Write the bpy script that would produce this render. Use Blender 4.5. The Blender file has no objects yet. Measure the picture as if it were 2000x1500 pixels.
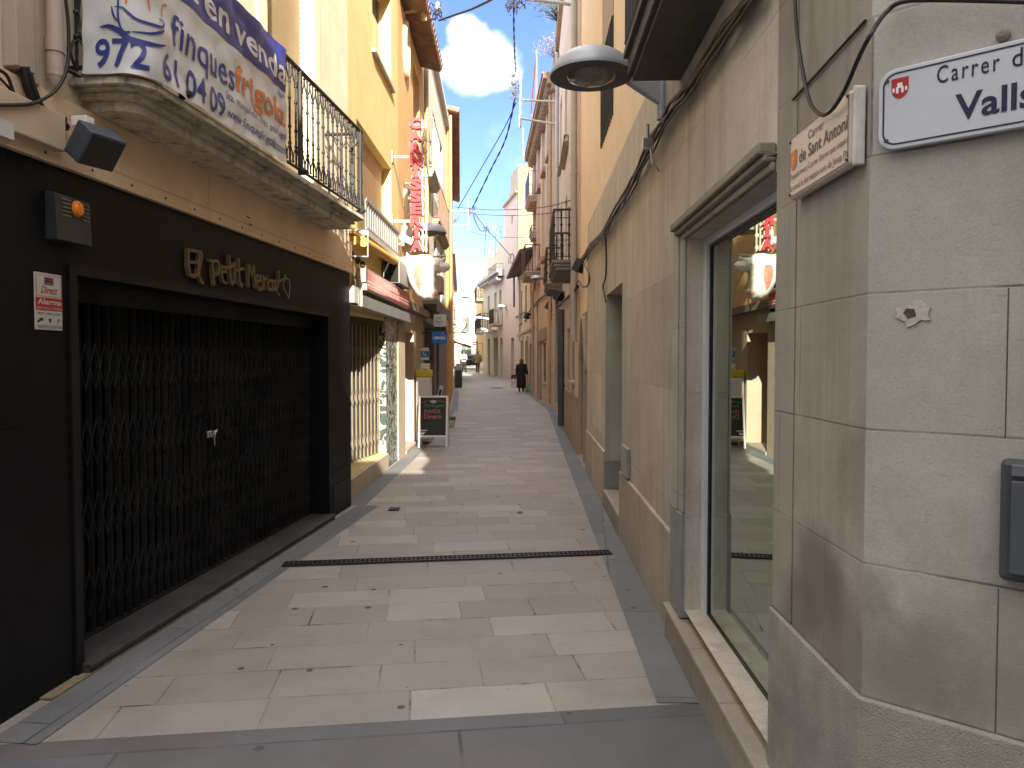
import bpy, bmesh, math, random
from mathutils import Vector, Matrix
from mathutils.geometry import intersect_point_line
random.seed(7)
R = math.radians
sc = bpy.context.scene
COL = sc.collection

# ------------------------------------------------------------------ camera
F = 1450.0; PITCH = R(1.9); CAMZ = 1.6
cd = bpy.data.cameras.new("camera"); cam = bpy.data.objects.new("camera", cd); COL.objects.link(cam)
cd.sensor_width = 36; cd.lens = 36 * F / 2000; cd.clip_start = 0.05; cd.clip_end = 2000
cam.location = (0, 0, CAMZ); cam.rotation_euler = (R(90) - PITCH, 0, 0)
sc.camera = cam

# ------------------------------------------------------------------ world, sun, exposure
SUN_TRAVEL = Vector((-1.0, 4.5, -2.2)).normalized()
ts = -SUN_TRAVEL
SUN_EL = math.asin(ts.z); SUN_AZ = math.atan2(ts.x, ts.y)
w = bpy.data.worlds.new("World"); sc.world = w; w.use_nodes = True
nt = w.node_tree; nt.nodes.clear()
def node(nt, typ, ins=None, **at):
    n = nt.nodes.new(typ)
    for k, v in at.items(): setattr(n, k, v)
    for k, v in (ins or {}).items():
        s = n.inputs[k]
        if hasattr(v, "is_linked") or isinstance(v, bpy.types.NodeSocket): nt.links.new(v, s)
        else:
            try: s.default_value = v
            except Exception:
                s.default_value = (*v, 1.0)
    return n
def math_(nt, op, a, b=0.0, c=None, clamp=False):
    ins = {0: a, 1: b}
    if c is not None: ins[2] = c
    n = node(nt, "ShaderNodeMath", ins, operation=op); n.use_clamp = clamp
    return n.outputs[0]
def maprange(nt, v, a, b, c, d, smooth=False):
    n = node(nt, "ShaderNodeMapRange", {0: v, 1: a, 2: b, 3: c, 4: d})
    if smooth: n.interpolation_type = 'SMOOTHSTEP'
    return n.outputs[0]
def mixc(nt, f, a, b, mode='MIX'):
    n = node(nt, "ShaderNodeMix", data_type='RGBA', blend_type=mode)
    for idx, v in ((0, f), (6, a), (7, b)):
        s = n.inputs[idx]
        if isinstance(v, bpy.types.NodeSocket): nt.links.new(v, s)
        else: s.default_value = v if idx == 0 or len(v) == 4 else (*v, 1)
    return n.outputs[2]
sky = node(nt, "ShaderNodeTexSky", sky_type='NISHITA', sun_disc=False, sun_elevation=SUN_EL,
           sun_rotation=SUN_AZ, altitude=50, air_density=1.0, dust_density=0.05, ozone_density=3.0)
tc = node(nt, "ShaderNodeTexCoord")
sep = node(nt, "ShaderNodeSeparateXYZ", {0: tc.outputs["Generated"]})
X, Y, Z = sep.outputs
ymax = math_(nt, 'MAXIMUM', Y, 0.02)
a = math_(nt, 'DIVIDE', X, ymax); b = math_(nt, 'DIVIDE', Z, ymax)
comb = node(nt, "ShaderNodeCombineXYZ", {0: a, 1: b, 2: 0.0})
nz = node(nt, "ShaderNodeTexNoise", {"Vector": comb.outputs[0], "Scale": 17.0, "Detail": 7.0, "Roughness": 0.62})
nz2 = node(nt, "ShaderNodeTexNoise", {"Vector": comb.outputs[0], "Scale": 6.0, "Detail": 4.0, "Roughness": 0.6})
def blob(cx, cz, rx, rz):
    dx = math_(nt, 'DIVIDE', math_(nt, 'SUBTRACT', a, cx), rx)
    dz = math_(nt, 'DIVIDE', math_(nt, 'SUBTRACT', b, cz), rz)
    q = math_(nt, 'ADD', math_(nt, 'MULTIPLY', dx, dx), math_(nt, 'MULTIPLY', dz, dz))
    return math_(nt, 'SUBTRACT', 1.0, math_(nt, 'SQRT', q))
m1 = blob(-.046, .394, .062, .050); m2 = blob(-.060, .428, .034, .034); m3 = blob(-.028, .385, .045, .034)
m = math_(nt, 'MAXIMUM', m1, math_(nt, 'MAXIMUM', m2, m3))
m = math_(nt, 'ADD', m, math_(nt, 'MULTIPLY', math_(nt, 'SUBTRACT', nz.outputs[0], 0.5), 0.75))
cl = maprange(nt, m, 0.0, 0.62, 0, 1, True)
wisp = maprange(nt, nz2.outputs[0], 0.52, 0.85, 0, 0.30, True)
cl = math_(nt, 'MULTIPLY', math_(nt, 'MAXIMUM', cl, wisp), math_(nt, 'GREATER_THAN', Y, 0.05))
# unseen cumulus added over the rest of the sky for neutral fill light, with a clear gap over the far end of the street
nz3 = node(nt, "ShaderNodeTexNoise", {"Vector": tc.outputs["Generated"], "Scale": 3.2, "Detail": 7.0, "Roughness": 0.6})
gap = math_(nt, 'MULTIPLY', maprange(nt, Y, 0.60, 0.84, 0, 1, True), maprange(nt, Z, 0.50, 0.64, 1, 0, True))
cov = math_(nt, 'SUBTRACT', math_(nt, 'ADD', nz3.outputs[0], maprange(nt, Z, 0.25, 0.75, 0.02, 0.26)), math_(nt, 'MULTIPLY', gap, 0.6))
rest = math_(nt, 'MULTIPLY', maprange(nt, cov, 0.52, 0.64, 0, 1, True), math_(nt, 'GREATER_THAN', Z, 0.0))
cl = math_(nt, 'MAXIMUM', cl, rest)
tint = mixc(nt, 1.0, sky.outputs[0], (0.66, 0.67, 0.98, 1), 'MULTIPLY')
skyc = mixc(nt, cl, tint, (10.8, 10.75, 10.8, 1))
bg = node(nt, "ShaderNodeBackground", {"Color": skyc, "Strength": 0.105})
out = node(nt, "ShaderNodeOutputWorld", {"Surface": bg.outputs[0]})
sd = bpy.data.lights.new("sun", 'SUN'); sun = bpy.data.objects.new("sun", sd); COL.objects.link(sun)
sd.energy = 5.0; sd.angle = R(0.5); sd.color = (1.0, 0.91, 0.77)
sun.rotation_euler = SUN_TRAVEL.to_track_quat('-Z', 'Y').to_euler(); sun.location = (10, -40, 25)
sc.view_settings.view_transform = 'Standard'; sc.view_settings.look = 'None'
sc.view_settings.gamma = 1; sc.view_settings.exposure = 1.68
sc.render.engine = 'CYCLES'
sc.cycles.use_denoising = True
sc.cycles.max_bounces = 10; sc.cycles.diffuse_bounces = 6; sc.cycles.glossy_bounces = 4
sc.cycles.transparent_max_bounces = 12; sc.cycles.caustics_reflective = False; sc.cycles.caustics_refractive = False
sc.cycles.sample_clamp_indirect = 6

# ------------------------------------------------------------------ geometry helpers
def gz(y):                      # street level: flat, then climbing gently
    if y < 33: return 0.0
    if y < 60: return 0.0208 * (y - 33)
    return 0.5616 + 0.008 * (y - 60)
FWD = Vector((0, math.cos(PITCH), -math.sin(PITCH))); UP = Vector((0, math.sin(PITCH), math.cos(PITCH)))
def ray(u, v): return FWD + Vector(((u - 1000) / F, 0, 0)) + UP * ((750 - v) / F)
def P(u, v, y):
    d = ray(u, v); return Vector((0, 0, CAMZ)) + d * (y / d.y)

class Wall:
    def __init__(s, A, B, side):
        s.A = Vector((A[0], A[1], 0)); s.B = Vector((B[0], B[1], 0)); d = s.B - s.A
        s.len = d.length; s.d = d.normalized()
        s.n = Vector((s.d.y, -s.d.x, 0)) if side == 'L' else Vector((-s.d.y, s.d.x, 0))
    def P(s, t, n, z): return s.A + s.d * t + s.n * n + Vector((0, 0, z))
    def px(s, u, v, n=0.0):
        r = ray(u, v); o = Vector((0, 0, CAMZ)); pt = s.A + s.n * n
        k = (pt - o).dot(s.n) / r.dot(s.n); q = o + r * k
        return (q - s.A).dot(s.d), q.z
    def ty(s, y): return (y - s.A.y) / s.d.y

class MB:
    def __init__(s): s.v = []; s.f = []; s.m = []
    def face(s, pts, mi=0):
        b0 = len(s.v); s.v += [Vector(p) for p in pts]; s.f.append(list(range(b0, b0 + len(pts)))); s.m.append(mi); return s
    def hexa(s, c, mi=0):        # 8 corners: bottom ring 0-3, top ring 4-7
        b0 = len(s.v); s.v += [Vector(p) for p in c]
        for q in ((3, 2, 1, 0), (4, 5, 6, 7), (0, 1, 5, 4), (1, 2, 6, 5), (2, 3, 7, 6), (3, 0, 4, 7)):
            s.f.append([b0 + i for i in q]); s.m.append(mi)
        return s
    def box(s, x0, x1, y0, y1, z0, z1, mi=0):
        return s.hexa([(x0, y0, z0), (x1, y0, z0), (x1, y1, z0), (x0, y1, z0), (x0, y0, z1), (x1, y0, z1), (x1, y1, z1), (x0, y1, z1)], mi)
    def wbox(s, W, t0, t1, n0, n1, z0, z1, mi=0):
        return s.hexa([W.P(t0, n0, z0), W.P(t1, n0, z0), W.P(t1, n1, z0), W.P(t0, n1, z0),
                       W.P(t0, n0, z1), W.P(t1, n0, z1), W.P(t1, n1, z1), W.P(t0, n1, z1)], mi)
    def tube(s, pts, r, seg=8, cap=True, r1=None, mi=0):
        pts = [Vector(p) for p in pts]; n = len(pts); rings = []
        up = Vector((0, 0, 1)); prev = None
        for i, p in enumerate(pts):
            t = (pts[min(i + 1, n - 1)] - pts[max(i - 1, 0)])
            if t.length < 1e-9: t = Vector((0, 0, 1))
            t.normalize()
            if prev is None:
                q = up if abs(t.z) < .9 else Vector((1, 0, 0)); a = t.cross(q).normalized()
            else:
                a = prev - t * prev.dot(t)
                a = a.normalized() if a.length > 1e-6 else t.cross(up).normalized()
            prev = a; bb = t.cross(a)
            rr = r if r1 is None else r + (r1 - r) * i / max(1, n - 1)
            if callable(rr): rr = rr(i)
            b0 = len(s.v)
            for k in range(seg):
                an = 2 * math.pi * k / seg; s.v.append(p + (a * math.cos(an) + bb * math.sin(an)) * rr)
            rings.append(b0)
        for i in range(n - 1):
            for k in range(seg):
                k2 = (k + 1) % seg; s.f.append([rings[i] + k, rings[i] + k2, rings[i + 1] + k2, rings[i + 1] + k]); s.m.append(mi)
        if cap:
            s.f.append([rings[0] + k for k in range(seg)][::-1]); s.m.append(mi)
            s.f.append([rings[-1] + k for k in range(seg)]); s.m.append(mi)
        return s
    def lathe(s, c, prof, seg=24, mi=0, sx=1, sy=1, M=None, cap=True):
        c = Vector(c); rings = []
        for r, z in prof:
            b0 = len(s.v)
            for k in range(seg):
                an = 2 * math.pi * k / seg; p = Vector((r * sx * math.cos(an), r * sy * math.sin(an), z))
                s.v.append(c + (M @ p if M else p))
            rings.append(b0)
        for i in range(len(prof) - 1):
            for k in range(seg):
                k2 = (k + 1) % seg; s.f.append([rings[i] + k, rings[i] + k2, rings[i + 1] + k2, rings[i + 1] + k]); s.m.append(mi)
        if cap:
            if prof[0][0] > 1e-4: s.f.append([rings[0] + k for k in range(seg)][::-1]); s.m.append(mi)
            if prof[-1][0] > 1e-4: s.f.append([rings[-1] + k for k in range(seg)]); s.m.append(mi)
        return s
    def prism(s, pts, fn, n0, n1, mi=0):   # outline (a,b) swept from n0 to n1 through fn(a,b,n)
        k = len(pts); b0 = len(s.v)
        s.v += [Vector(fn(p[0], p[1], n0)) for p in pts] + [Vector(fn(p[0], p[1], n1)) for p in pts]
        s.f.append([b0 + i for i in range(k)][::-1]); s.f.append([b0 + k + i for i in range(k)]); s.m += [mi, mi]
        for i in range(k):
            j = (i + 1) % k; s.f.append([b0 + i, b0 + j, b0 + k + j, b0 + k + i]); s.m.append(mi)
        return s
    def add(s, vs, fs, mi=0):
        b0 = len(s.v); s.v += [Vector(p) for p in vs]
        for f in fs: s.f.append([b0 + i for i in f]); s.m.append(mi)
        return s
    def build(s, name, mat, parent=None, smooth=False, bevel=0.0, origin=None, normals=True):
        o0 = Vector(origin) if origin is not None else (base(parent) if parent else Vector((0, 0, 0)))
        me = bpy.data.meshes.new(name)
        me.from_pydata([tuple(p - o0) for p in s.v], [], s.f)
        mats = mat if isinstance(mat, (list, tuple)) else [mat]
        for mm in mats: me.materials.append(mm)
        if len(mats) > 1: me.polygons.foreach_set("material_index", s.m)
        bm = bmesh.new(); bm.from_mesh(me)
        bmesh.ops.remove_doubles(bm, verts=bm.verts, dist=1e-5)
        if normals: bmesh.ops.recalc_face_normals(bm, faces=bm.faces)
        bm.to_mesh(me); bm.free()
        if smooth:
            me.polygons.foreach_set("use_smooth", [True] * len(me.polygons))
            if smooth != 'all': me.set_sharp_from_angle(angle=R(40))
        o = bpy.data.objects.new(name, me); COL.objects.link(o)
        if parent is not None:
            o.parent = parent; o.location = o0 - base(parent)
        else: o.location = o0
        if bevel:
            bv = o.modifiers.new("bevel", 'BEVEL'); bv.width = bevel; bv.segments = 2; bv.limit_method = 'ANGLE'; bv.angle_limit = R(35)
        return o
def base(o):
    v = Vector((0, 0, 0))
    while o is not None: v += o.location; o = o.parent
    return v
def tag(o, label=None, cat=None, group=None, kind=None):
    if label: o['label'] = label
    if cat: o['category'] = cat
    if group: o['group'] = group
    if kind: o['kind'] = kind
    return o
def thing(name, label, cat, loc=(0, 0, 0), group=None):
    o = bpy.data.objects.new(name, None); COL.objects.link(o); o.location = loc; o.empty_display_size = .2
    return tag(o, label, cat, group)
def copy_tree(o, parent=None):
    c = o.copy(); COL.objects.link(c)
    if parent is not None: c.parent = parent
    for ch in o.children: copy_tree(ch, c)
    return c

_tc = {}
def text_data(body, bold=0.0, extrude=0.0, shear=0.0, spacing=1.0):
    key = (body, bold, extrude, shear, spacing)
    if key in _tc: return _tc[key]
    cu = bpy.data.curves.new("text", 'FONT'); cu.body = body; cu.size = 1; cu.offset = bold; cu.extrude = extrude
    cu.shear = shear; cu.space_character = spacing; cu.resolution_u = 3
    o = bpy.data.objects.new("text", cu); COL.objects.link(o)
    dg = bpy.context.evaluated_depsgraph_get(); dg.update()
    me = bpy.data.meshes.new_from_object(o.evaluated_get(dg))
    vs = [v.co.copy() for v in me.vertices]; fs = [list(p.vertices) for p in me.polygons]
    bpy.data.objects.remove(o); bpy.data.meshes.remove(me); bpy.data.curves.remove(cu)
    x0 = min(v.x for v in vs); x1 = max(v.x for v in vs); y0 = min(v.y for v in vs); y1 = max(v.y for v in vs)
    res = ([Vector(((v.x - x0) / (x1 - x0), (v.y - y0) / (y1 - y0), v.z)) for v in vs], fs, (x1 - x0) / (y1 - y0))
    _tc[key] = res; return res
def text(mb, body, fn, a0, a1, b0, b1, bold=0.0, depth=0.0, shear=0.0, mi=0, spacing=1.0, sub=0):
    """letters fitted into the box a0..a1, b0..b1 of fn(a, b, depth)"""
    vs, fs, asp = text_data(body, bold, 0.05 if depth else 0.0, shear, spacing)
    if sub:                       # finer triangles, so that letters follow a curved sheet
        vs, fs = [v.copy() for v in vs], [list(f) for f in fs]
        fs = [[f[0], f[i], f[i + 1]] for f in fs for i in range(1, len(f) - 1)]
        for _ in range(sub):
            mid = {}; out = []
            def half(i, j):
                k = (min(i, j), max(i, j))
                if k not in mid: mid[k] = len(vs); vs.append((vs[i] + vs[j]) / 2)
                return mid[k]
            for a, b, c in fs:
                x, y, z = half(a, b), half(b, c), half(c, a); out += [[a, x, z], [x, b, y], [z, y, c], [x, y, z]]
            fs = out
    mb.add([fn(a0 + (a1 - a0) * v.x, b0 + (b1 - b0) * v.y, (v.z / 0.05 * .5 + .5) * depth if depth else 0.0) for v in vs], fs, mi)
    return mb

# ------------------------------------------------------------------ materials
_mats = {}
def base_mat(name):
    m = bpy.data.materials.new(name); m.use_nodes = True; nt = m.node_tree; nt.nodes.clear()
    bs = node(nt, "ShaderNodeBsdfPrincipled"); o = node(nt, "ShaderNodeOutputMaterial", {"Surface": bs.outputs[0]})
    return m, nt, bs
def M(name, col, rough=.75, metal=0.0, streak_scale=(7, 7, .35), var=.12, scale=3.0, bump=.15, bscale=60.0, streak=0.0, streak_col=None,
      stain=0.0, stain_col=(.05, .045, .04), spec=.4, stain_scale=1.3, patch=None, patch_amt=.5):
    if name in _mats: return _mats[name]
    m, nt, bs = base_mat(name); _mats[name] = m
    pos = node(nt, "ShaderNodeNewGeometry").outputs["Position"]
    n1 = node(nt, "ShaderNodeTexNoise", {"Vector": pos, "Scale": scale, "Detail": 8.0, "Roughness": .62})
    n2 = node(nt, "ShaderNodeTexNoise", {"Vector": pos, "Scale": bscale, "Detail": 4.0, "Roughness": .6})
    c0 = tuple(max(0, c * (1 - var)) for c in col); c1 = tuple(min(1, c * (1 + var)) for c in col)
    f = maprange(nt, n1.outputs[0], .3, .7, 0, 1)
    c = mixc(nt, f, c0, c1)
    if patch:
        np_ = node(nt, "ShaderNodeTexNoise", {"Vector": pos, "Scale": scale * .4, "Detail": 6.0, "Roughness": .6})
        c = mixc(nt, maprange(nt, np_.outputs[0], .5, .62, 0, patch_amt), c, patch)
    f2 = maprange(nt, n2.outputs[0], .3, .7, 1 - var * .6, 1 + var * .6)
    c = mixc(nt, 1.0, c, node(nt, "ShaderNodeCombineColor", {0: f2, 1: f2, 2: f2}).outputs[0], 'MULTIPLY')
    if streak:
        mp = node(nt, "ShaderNodeMapping", {"Vector": pos, "Scale": streak_scale})
        n3 = node(nt, "ShaderNodeTexNoise", {"Vector": mp.outputs[0], "Scale": 1.0, "Detail": 5.0, "Roughness": .65})
        c = mixc(nt, maprange(nt, n3.outputs[0], .48, .75, 0, streak), c, streak_col or tuple(x * .45 for x in col))
    if stain:
        n4 = node(nt, "ShaderNodeTexNoise", {"Vector": pos, "Scale": stain_scale, "Detail": 9.0, "Roughness": .7})
        c = mixc(nt, maprange(nt, n4.outputs[0], .52, .74, 0, stain), c, stain_col)
    nt.links.new(c, bs.inputs["Base Color"])
    bs.inputs["Roughness"].default_value = rough; bs.inputs["Metallic"].default_value = metal
    bs.inputs["Specular IOR Level"].default_value = spec
    if bump:
        bp = node(nt, "ShaderNodeBump", {"Height": math_(nt, 'ADD', n2.outputs[0], math_(nt, 'MULTIPLY', n1.outputs[0], 1.5)), "Strength": bump, "Distance": .01})
        nt.links.new(bp.outputs[0], bs.inputs["Normal"])
    return m
def slabs(name, dirv, rh, wmin, wvar, joint, colA, colB, joint_col, vdir=None, z0=0.0, rough=.7, gum=0.0, tintv=.25,
          bump=.25, streak=0.0, stain=0.0, stain_col=(.06, .055, .05), alt=None, joint_amt=.85, pock=0.0, spec=.35, wob=.006, colC=None, blots=(), blot_col=(.10, .08, .065), fine=85.0, open_joint=0.0, chips=0.0):
    m, nt, bs = base_mat(name)
    pos = node(nt, "ShaderNodeNewGeometry").outputs["Position"]
    wn = node(nt, "ShaderNodeTexNoise", {"Vector": pos, "Scale": 9.0, "Detail": 3.0})
    wob_ = node(nt, "ShaderNodeVectorMath", {0: wn.outputs["Color"], 1: (.5, .5, .5)}, operation='SUBTRACT').outputs[0]
    wob_ = node(nt, "ShaderNodeVectorMath", {0: wob_, "Scale": wob}, operation='SCALE').outputs[0]
    pw = node(nt, "ShaderNodeVectorMath", {0: pos, 1: wob_}, operation='ADD').outputs[0]
    u = node(nt, "ShaderNodeVectorMath", {0: pw, 1: dirv}, operation='DOT_PRODUCT').outputs["Value"]
    v = node(nt, "ShaderNodeVectorMath", {0: pw, 1: vdir or (0, 0, 1)}, operation='DOT_PRODUCT').outputs["Value"]
    v = math_(nt, 'SUBTRACT', v, z0)
    vr = math_(nt, 'DIVIDE', v, rh); r = math_(nt, 'FLOOR', vr); fv = math_(nt, 'MULTIPLY', math_(nt, 'SUBTRACT', vr, r), rh)
    dv = math_(nt, 'MINIMUM', fv, math_(nt, 'SUBTRACT', rh, fv))
    wr = node(nt, "ShaderNodeTexWhiteNoise", {"W": r}, noise_dimensions='1D')
    rr = node(nt, "ShaderNodeSeparateColor", {0: wr.outputs["Color"]})
    wd = math_(nt, 'ADD', math_(nt, 'MULTIPLY', rr.outputs[0], wvar), wmin)
    uu = math_(nt, 'ADD', math_(nt, 'DIVIDE', u, wd), math_(nt, 'MULTIPLY', rr.outputs[1], 7.0))
    c = math_(nt, 'FLOOR', uu); fu = math_(nt, 'MULTIPLY', math_(nt, 'SUBTRACT', uu, c), wd)
    du = math_(nt, 'MINIMUM', fu, math_(nt, 'SUBTRACT', wd, fu))
    dist = math_(nt, 'MINIMUM', du, dv)
    mask = maprange(nt, dist, joint * .5, joint * 1.5, 1, 0, True)
    cv = node(nt, "ShaderNodeCombineXYZ", {0: c, 1: r, 2: 3.3})
    tn = node(nt, "ShaderNodeTexWhiteNoise", {"Vector": cv.outputs[0]}, noise_dimensions='3D')
    tcx = node(nt, "ShaderNodeSeparateColor", {0: tn.outputs["Color"]})
    n1 = node(nt, "ShaderNodeTexNoise", {"Vector": pos, "Scale": 2.2, "Detail": 9.0, "Roughness": .65})
    n2 = node(nt, "ShaderNodeTexNoise", {"Vector": pos, "Scale": fine, "Detail": 5.0, "Roughness": .65})
    col = mixc(nt, tcx.outputs[0], colA, colB)
    if alt: col = mixc(nt, math_(nt, 'GREATER_THAN', tcx.outputs[1], .82), col, alt)
    if colC: col = mixc(nt, maprange(nt, tcx.outputs[2], .0, 1.0, 0, .45), col, colC)
    k = math_(nt, 'MULTIPLY', maprange(nt, n1.outputs[0], .3, .7, 1 - tintv * .6, 1 + tintv * .6), maprange(nt, tcx.outputs[1], 0, 1, 1 - tintv * .45, 1 + tintv * .35))
    k2 = math_(nt, 'MULTIPLY', k, maprange(nt, n2.outputs[0], .3, .7, .9, 1.1))
    col = mixc(nt, 1.0, col, node(nt, "ShaderNodeCombineColor", {0: k2, 1: k2, 2: k2}).outputs[0], 'MULTIPLY')
    if streak:
        mp = node(nt, "ShaderNodeMapping", {"Vector": pos, "Scale": (8, 8, .3)})
        n3 = node(nt, "ShaderNodeTexNoise", {"Vector": mp.outputs[0], "Scale": 1.0, "Detail": 5.0, "Roughness": .65})
        col = mixc(nt, maprange(nt, n3.outputs[0], .48, .75, 0, streak), col, stain_col)
    if stain:
        n4 = node(nt, "ShaderNodeTexNoise", {"Vector": pos, "Scale": 1.6, "Detail": 10.0, "Roughness": .72})
        col = mixc(nt, maprange(nt, n4.outputs[0], .53, .75, 0, stain), col, stain_col)
    h = math_(nt, 'MULTIPLY', n2.outputs[0], .35)
    if gum:
        vo = node(nt, "ShaderNodeTexVoronoi", {"Vector": pos, "Scale": 2.3}, voronoi_dimensions='2D')
        sp = node(nt, "ShaderNodeSeparateColor", {0: vo.outputs["Color"]})
        g = math_(nt, 'MULTIPLY', math_(nt, 'LESS_THAN', vo.outputs["Distance"], math_(nt, 'MULTIPLY', sp.outputs[1], .058)), math_(nt, 'GREATER_THAN', sp.outputs[0], .50))
        col = mixc(nt, math_(nt, 'MULTIPLY', g, gum), col, (.045, .043, .045))
    if pock:
        mp = node(nt, "ShaderNodeMapping", {"Vector": pos, "Scale": (22, 22, 70)})
        n5 = node(nt, "ShaderNodeTexNoise", {"Vector": mp.outputs[0], "Scale": 1.6, "Detail": 4.0, "Roughness": .6})
        pk = maprange(nt, n5.outputs[0], .60, .72, 0, 1)
        col = mixc(nt, math_(nt, 'MULTIPLY', pk, pock), col, tuple(x * .5 for x in colA))
        h = math_(nt, 'SUBTRACT', h, math_(nt, 'MULTIPLY', pk, .8))
    jn = node(nt, "ShaderNodeTexNoise", {"Vector": pos, "Scale": 3.0, "Detail": 5.0, "Roughness": .7})
    jm = math_(nt, 'MULTIPLY', mask, maprange(nt, jn.outputs[0], .40, .60, joint_amt * .12, joint_amt))
    if open_joint:              # a few joints have lost their mortar and read as black gaps
        oj = math_(nt, 'MULTIPLY', maprange(nt, dist, joint * .7, joint * 1.9, 1, 0, True), maprange(nt, jn.outputs[0], .56, .64, 0, open_joint))
        col = mixc(nt, oj, col, (.02, .018, .016))
    if chips:                   # short hairline scratches and pits
        mpc = node(nt, "ShaderNodeMapping", {"Vector": pos, "Scale": (9, 26, 26), "Rotation": (0, 0, .13)})
        nc = node(nt, "ShaderNodeTexNoise", {"Vector": mpc.outputs[0], "Scale": 1.5, "Detail": 6.0, "Roughness": .75})
        col = mixc(nt, maprange(nt, nc.outputs[0], .64, .72, 0, chips), col, tuple(x * .45 for x in colA))
        col = mixc(nt, maprange(nt, nc.outputs[0], .34, .27, 0, chips * .6), col, tuple(min(.6, x * 1.35) for x in colB))
    for (bx_, by_, bz_, br_, ba_) in blots:
        dd_ = node(nt, "ShaderNodeVectorMath", {0: pos, 1: (bx_, by_, bz_)}, operation='DISTANCE').outputs["Value"]
        dn_ = math_(nt, 'ADD', math_(nt, 'DIVIDE', dd_, br_), math_(nt, 'MULTIPLY', math_(nt, 'SUBTRACT', n1.outputs[0], .5), 1.9))
        col = mixc(nt, maprange(nt, dn_, .35, 1.0, ba_, 0, True), col, blot_col)
    col = mixc(nt, jm, col, joint_col)
    nt.links.new(col, bs.inputs["Base Color"])
    bs.inputs["Specular IOR Level"].default_value = spec
    nt.links.new(maprange(nt, n1.outputs[0], .3, .7, rough - .12, rough + .1), bs.inputs["Roughness"])
    h = math_(nt, 'SUBTRACT', h, math_(nt, 'MULTIPLY', mask, 1.2))
    h = math_(nt, 'ADD', h, math_(nt, 'MULTIPLY', tcx.outputs[2], .5))
    bp = node(nt, "ShaderNodeBump", {"Height": h, "Strength": bump, "Distance": .012})
    nt.links.new(bp.outputs[0], bs.inputs["Normal"])
    return m
def glass_mat(name, tint=(.75, .86, .82), ior=1.65):
    m = bpy.data.materials.new(name); m.use_nodes = True; nt = m.node_tree; nt.nodes.clear()
    fr = node(nt, "ShaderNodeFresnel", {"IOR": ior})
    tr = node(nt, "ShaderNodeBsdfTransparent", {"Color": tint}); gl = node(nt, "ShaderNodeBsdfGlossy", {"Color": (.50, .56, .515), "Roughness": 0.0})
    mx = node(nt, "ShaderNodeMixShader", {0: fr.outputs[0], 1: tr.outputs[0], 2: gl.outputs[0]})
    node(nt, "ShaderNodeOutputMaterial", {"Surface": mx.outputs[0]})
    return m

black_paint = M("black_paint", (.0062, .0069, .0088), .5, var=.3, bump=.08, stain=.25, stain_col=(.012, .0115, .011), spec=.16)
iron = M("iron", (.022, .021, .021), .55, var=.3, bump=.2)
iron_rust = M("iron_worn", (.05, .045, .042), .6, var=.3, stain=.3, stain_col=(.11, .06, .035))
dark_hole = M("dark_room", (.012, .012, .013), .9, bump=0)
pane_dark = M("pane_dark", (.02, .024, .026), .06, var=.2, bump=0, spec=.6)
rubber = M("cable_black", (.016, .016, .017), .5, var=.2, bump=0)
rubber_grey = M("cable_grey", (.10, .10, .10), .5, bump=0)
white_paint = M("white_paint", (.74, .73, .70), .45, var=.06, bump=.03)
alu = M("aluminium", (.52, .53, .54), .35, metal=.85, var=.08, bump=.02)
grey_steel = M("grey_steel", (.30, .31, .31), .45, metal=.4, var=.15, bump=.05, stain=.25, stain_col=(.18, .17, .16))
galv = M("galvanised", (.45, .45, .44), .5, metal=.3, var=.12, bump=.05)
lamp_grey = M("lamp_grey", (.40, .43, .48), .42, metal=.2, var=.05, bump=.01)
lamp_under = M("lamp_underside", (.075, .075, .09), .5, var=.1, bump=.01)
tile_red = M("roof_tile", (.25, .155, .105), .85, var=.35, scale=5, bump=.3, stain=.5, stain_col=(.27, .24, .19))
# ------------------------------------------------------------------ street axes
WL1 = Wall((-2.326, 2.40), (-1.76, 8.06), 'L')
WL2 = Wall((-1.875, 8.06), (-1.83, 12.05), 'L')
WL3 = Wall((-1.83, 12.05), (-1.85, 15.5), 'L')
WL4 = Wall((-1.85, 15.5), (-2.03, 23.0), 'L')
WL5 = Wall((-1.95, 23.0), (-2.85, 36.0), 'L')
WL6 = Wall((-2.95, 36.0), (-4.3, 56.0), 'L')
WL7 = Wall((-4.3, 56.0), (-6.0, 78.0), 'L')
WR1 = Wall((.88, 1.842), (1.113, 12.4), 'R')
WRC = Wall((.88 + .745 * 3.2, 1.842 - .667 * 3.2), (.88, 1.842), 'R')     # chamfered corner face
WR2 = Wall((1.113, 12.4), (1.37, 23.4), 'R')
WR3 = Wall((1.37, 23.4), (.99, 32.7), 'R')
WR4 = Wall((.99, 32.7), (.33, 43.5), 'R')
WR5 = Wall((.33, 43.5), (-.5, 48.0), 'R')
WR6 = Wall((-.5, 48.0), (-2.2, 57.0), 'R')
WR7 = Wall((-2.2, 61.0), (-3.6, 74.0), 'R')
WE = Wall((-9.5, 86.0), (2.0, 86.0), 'L')                                   # closes the far end

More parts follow.
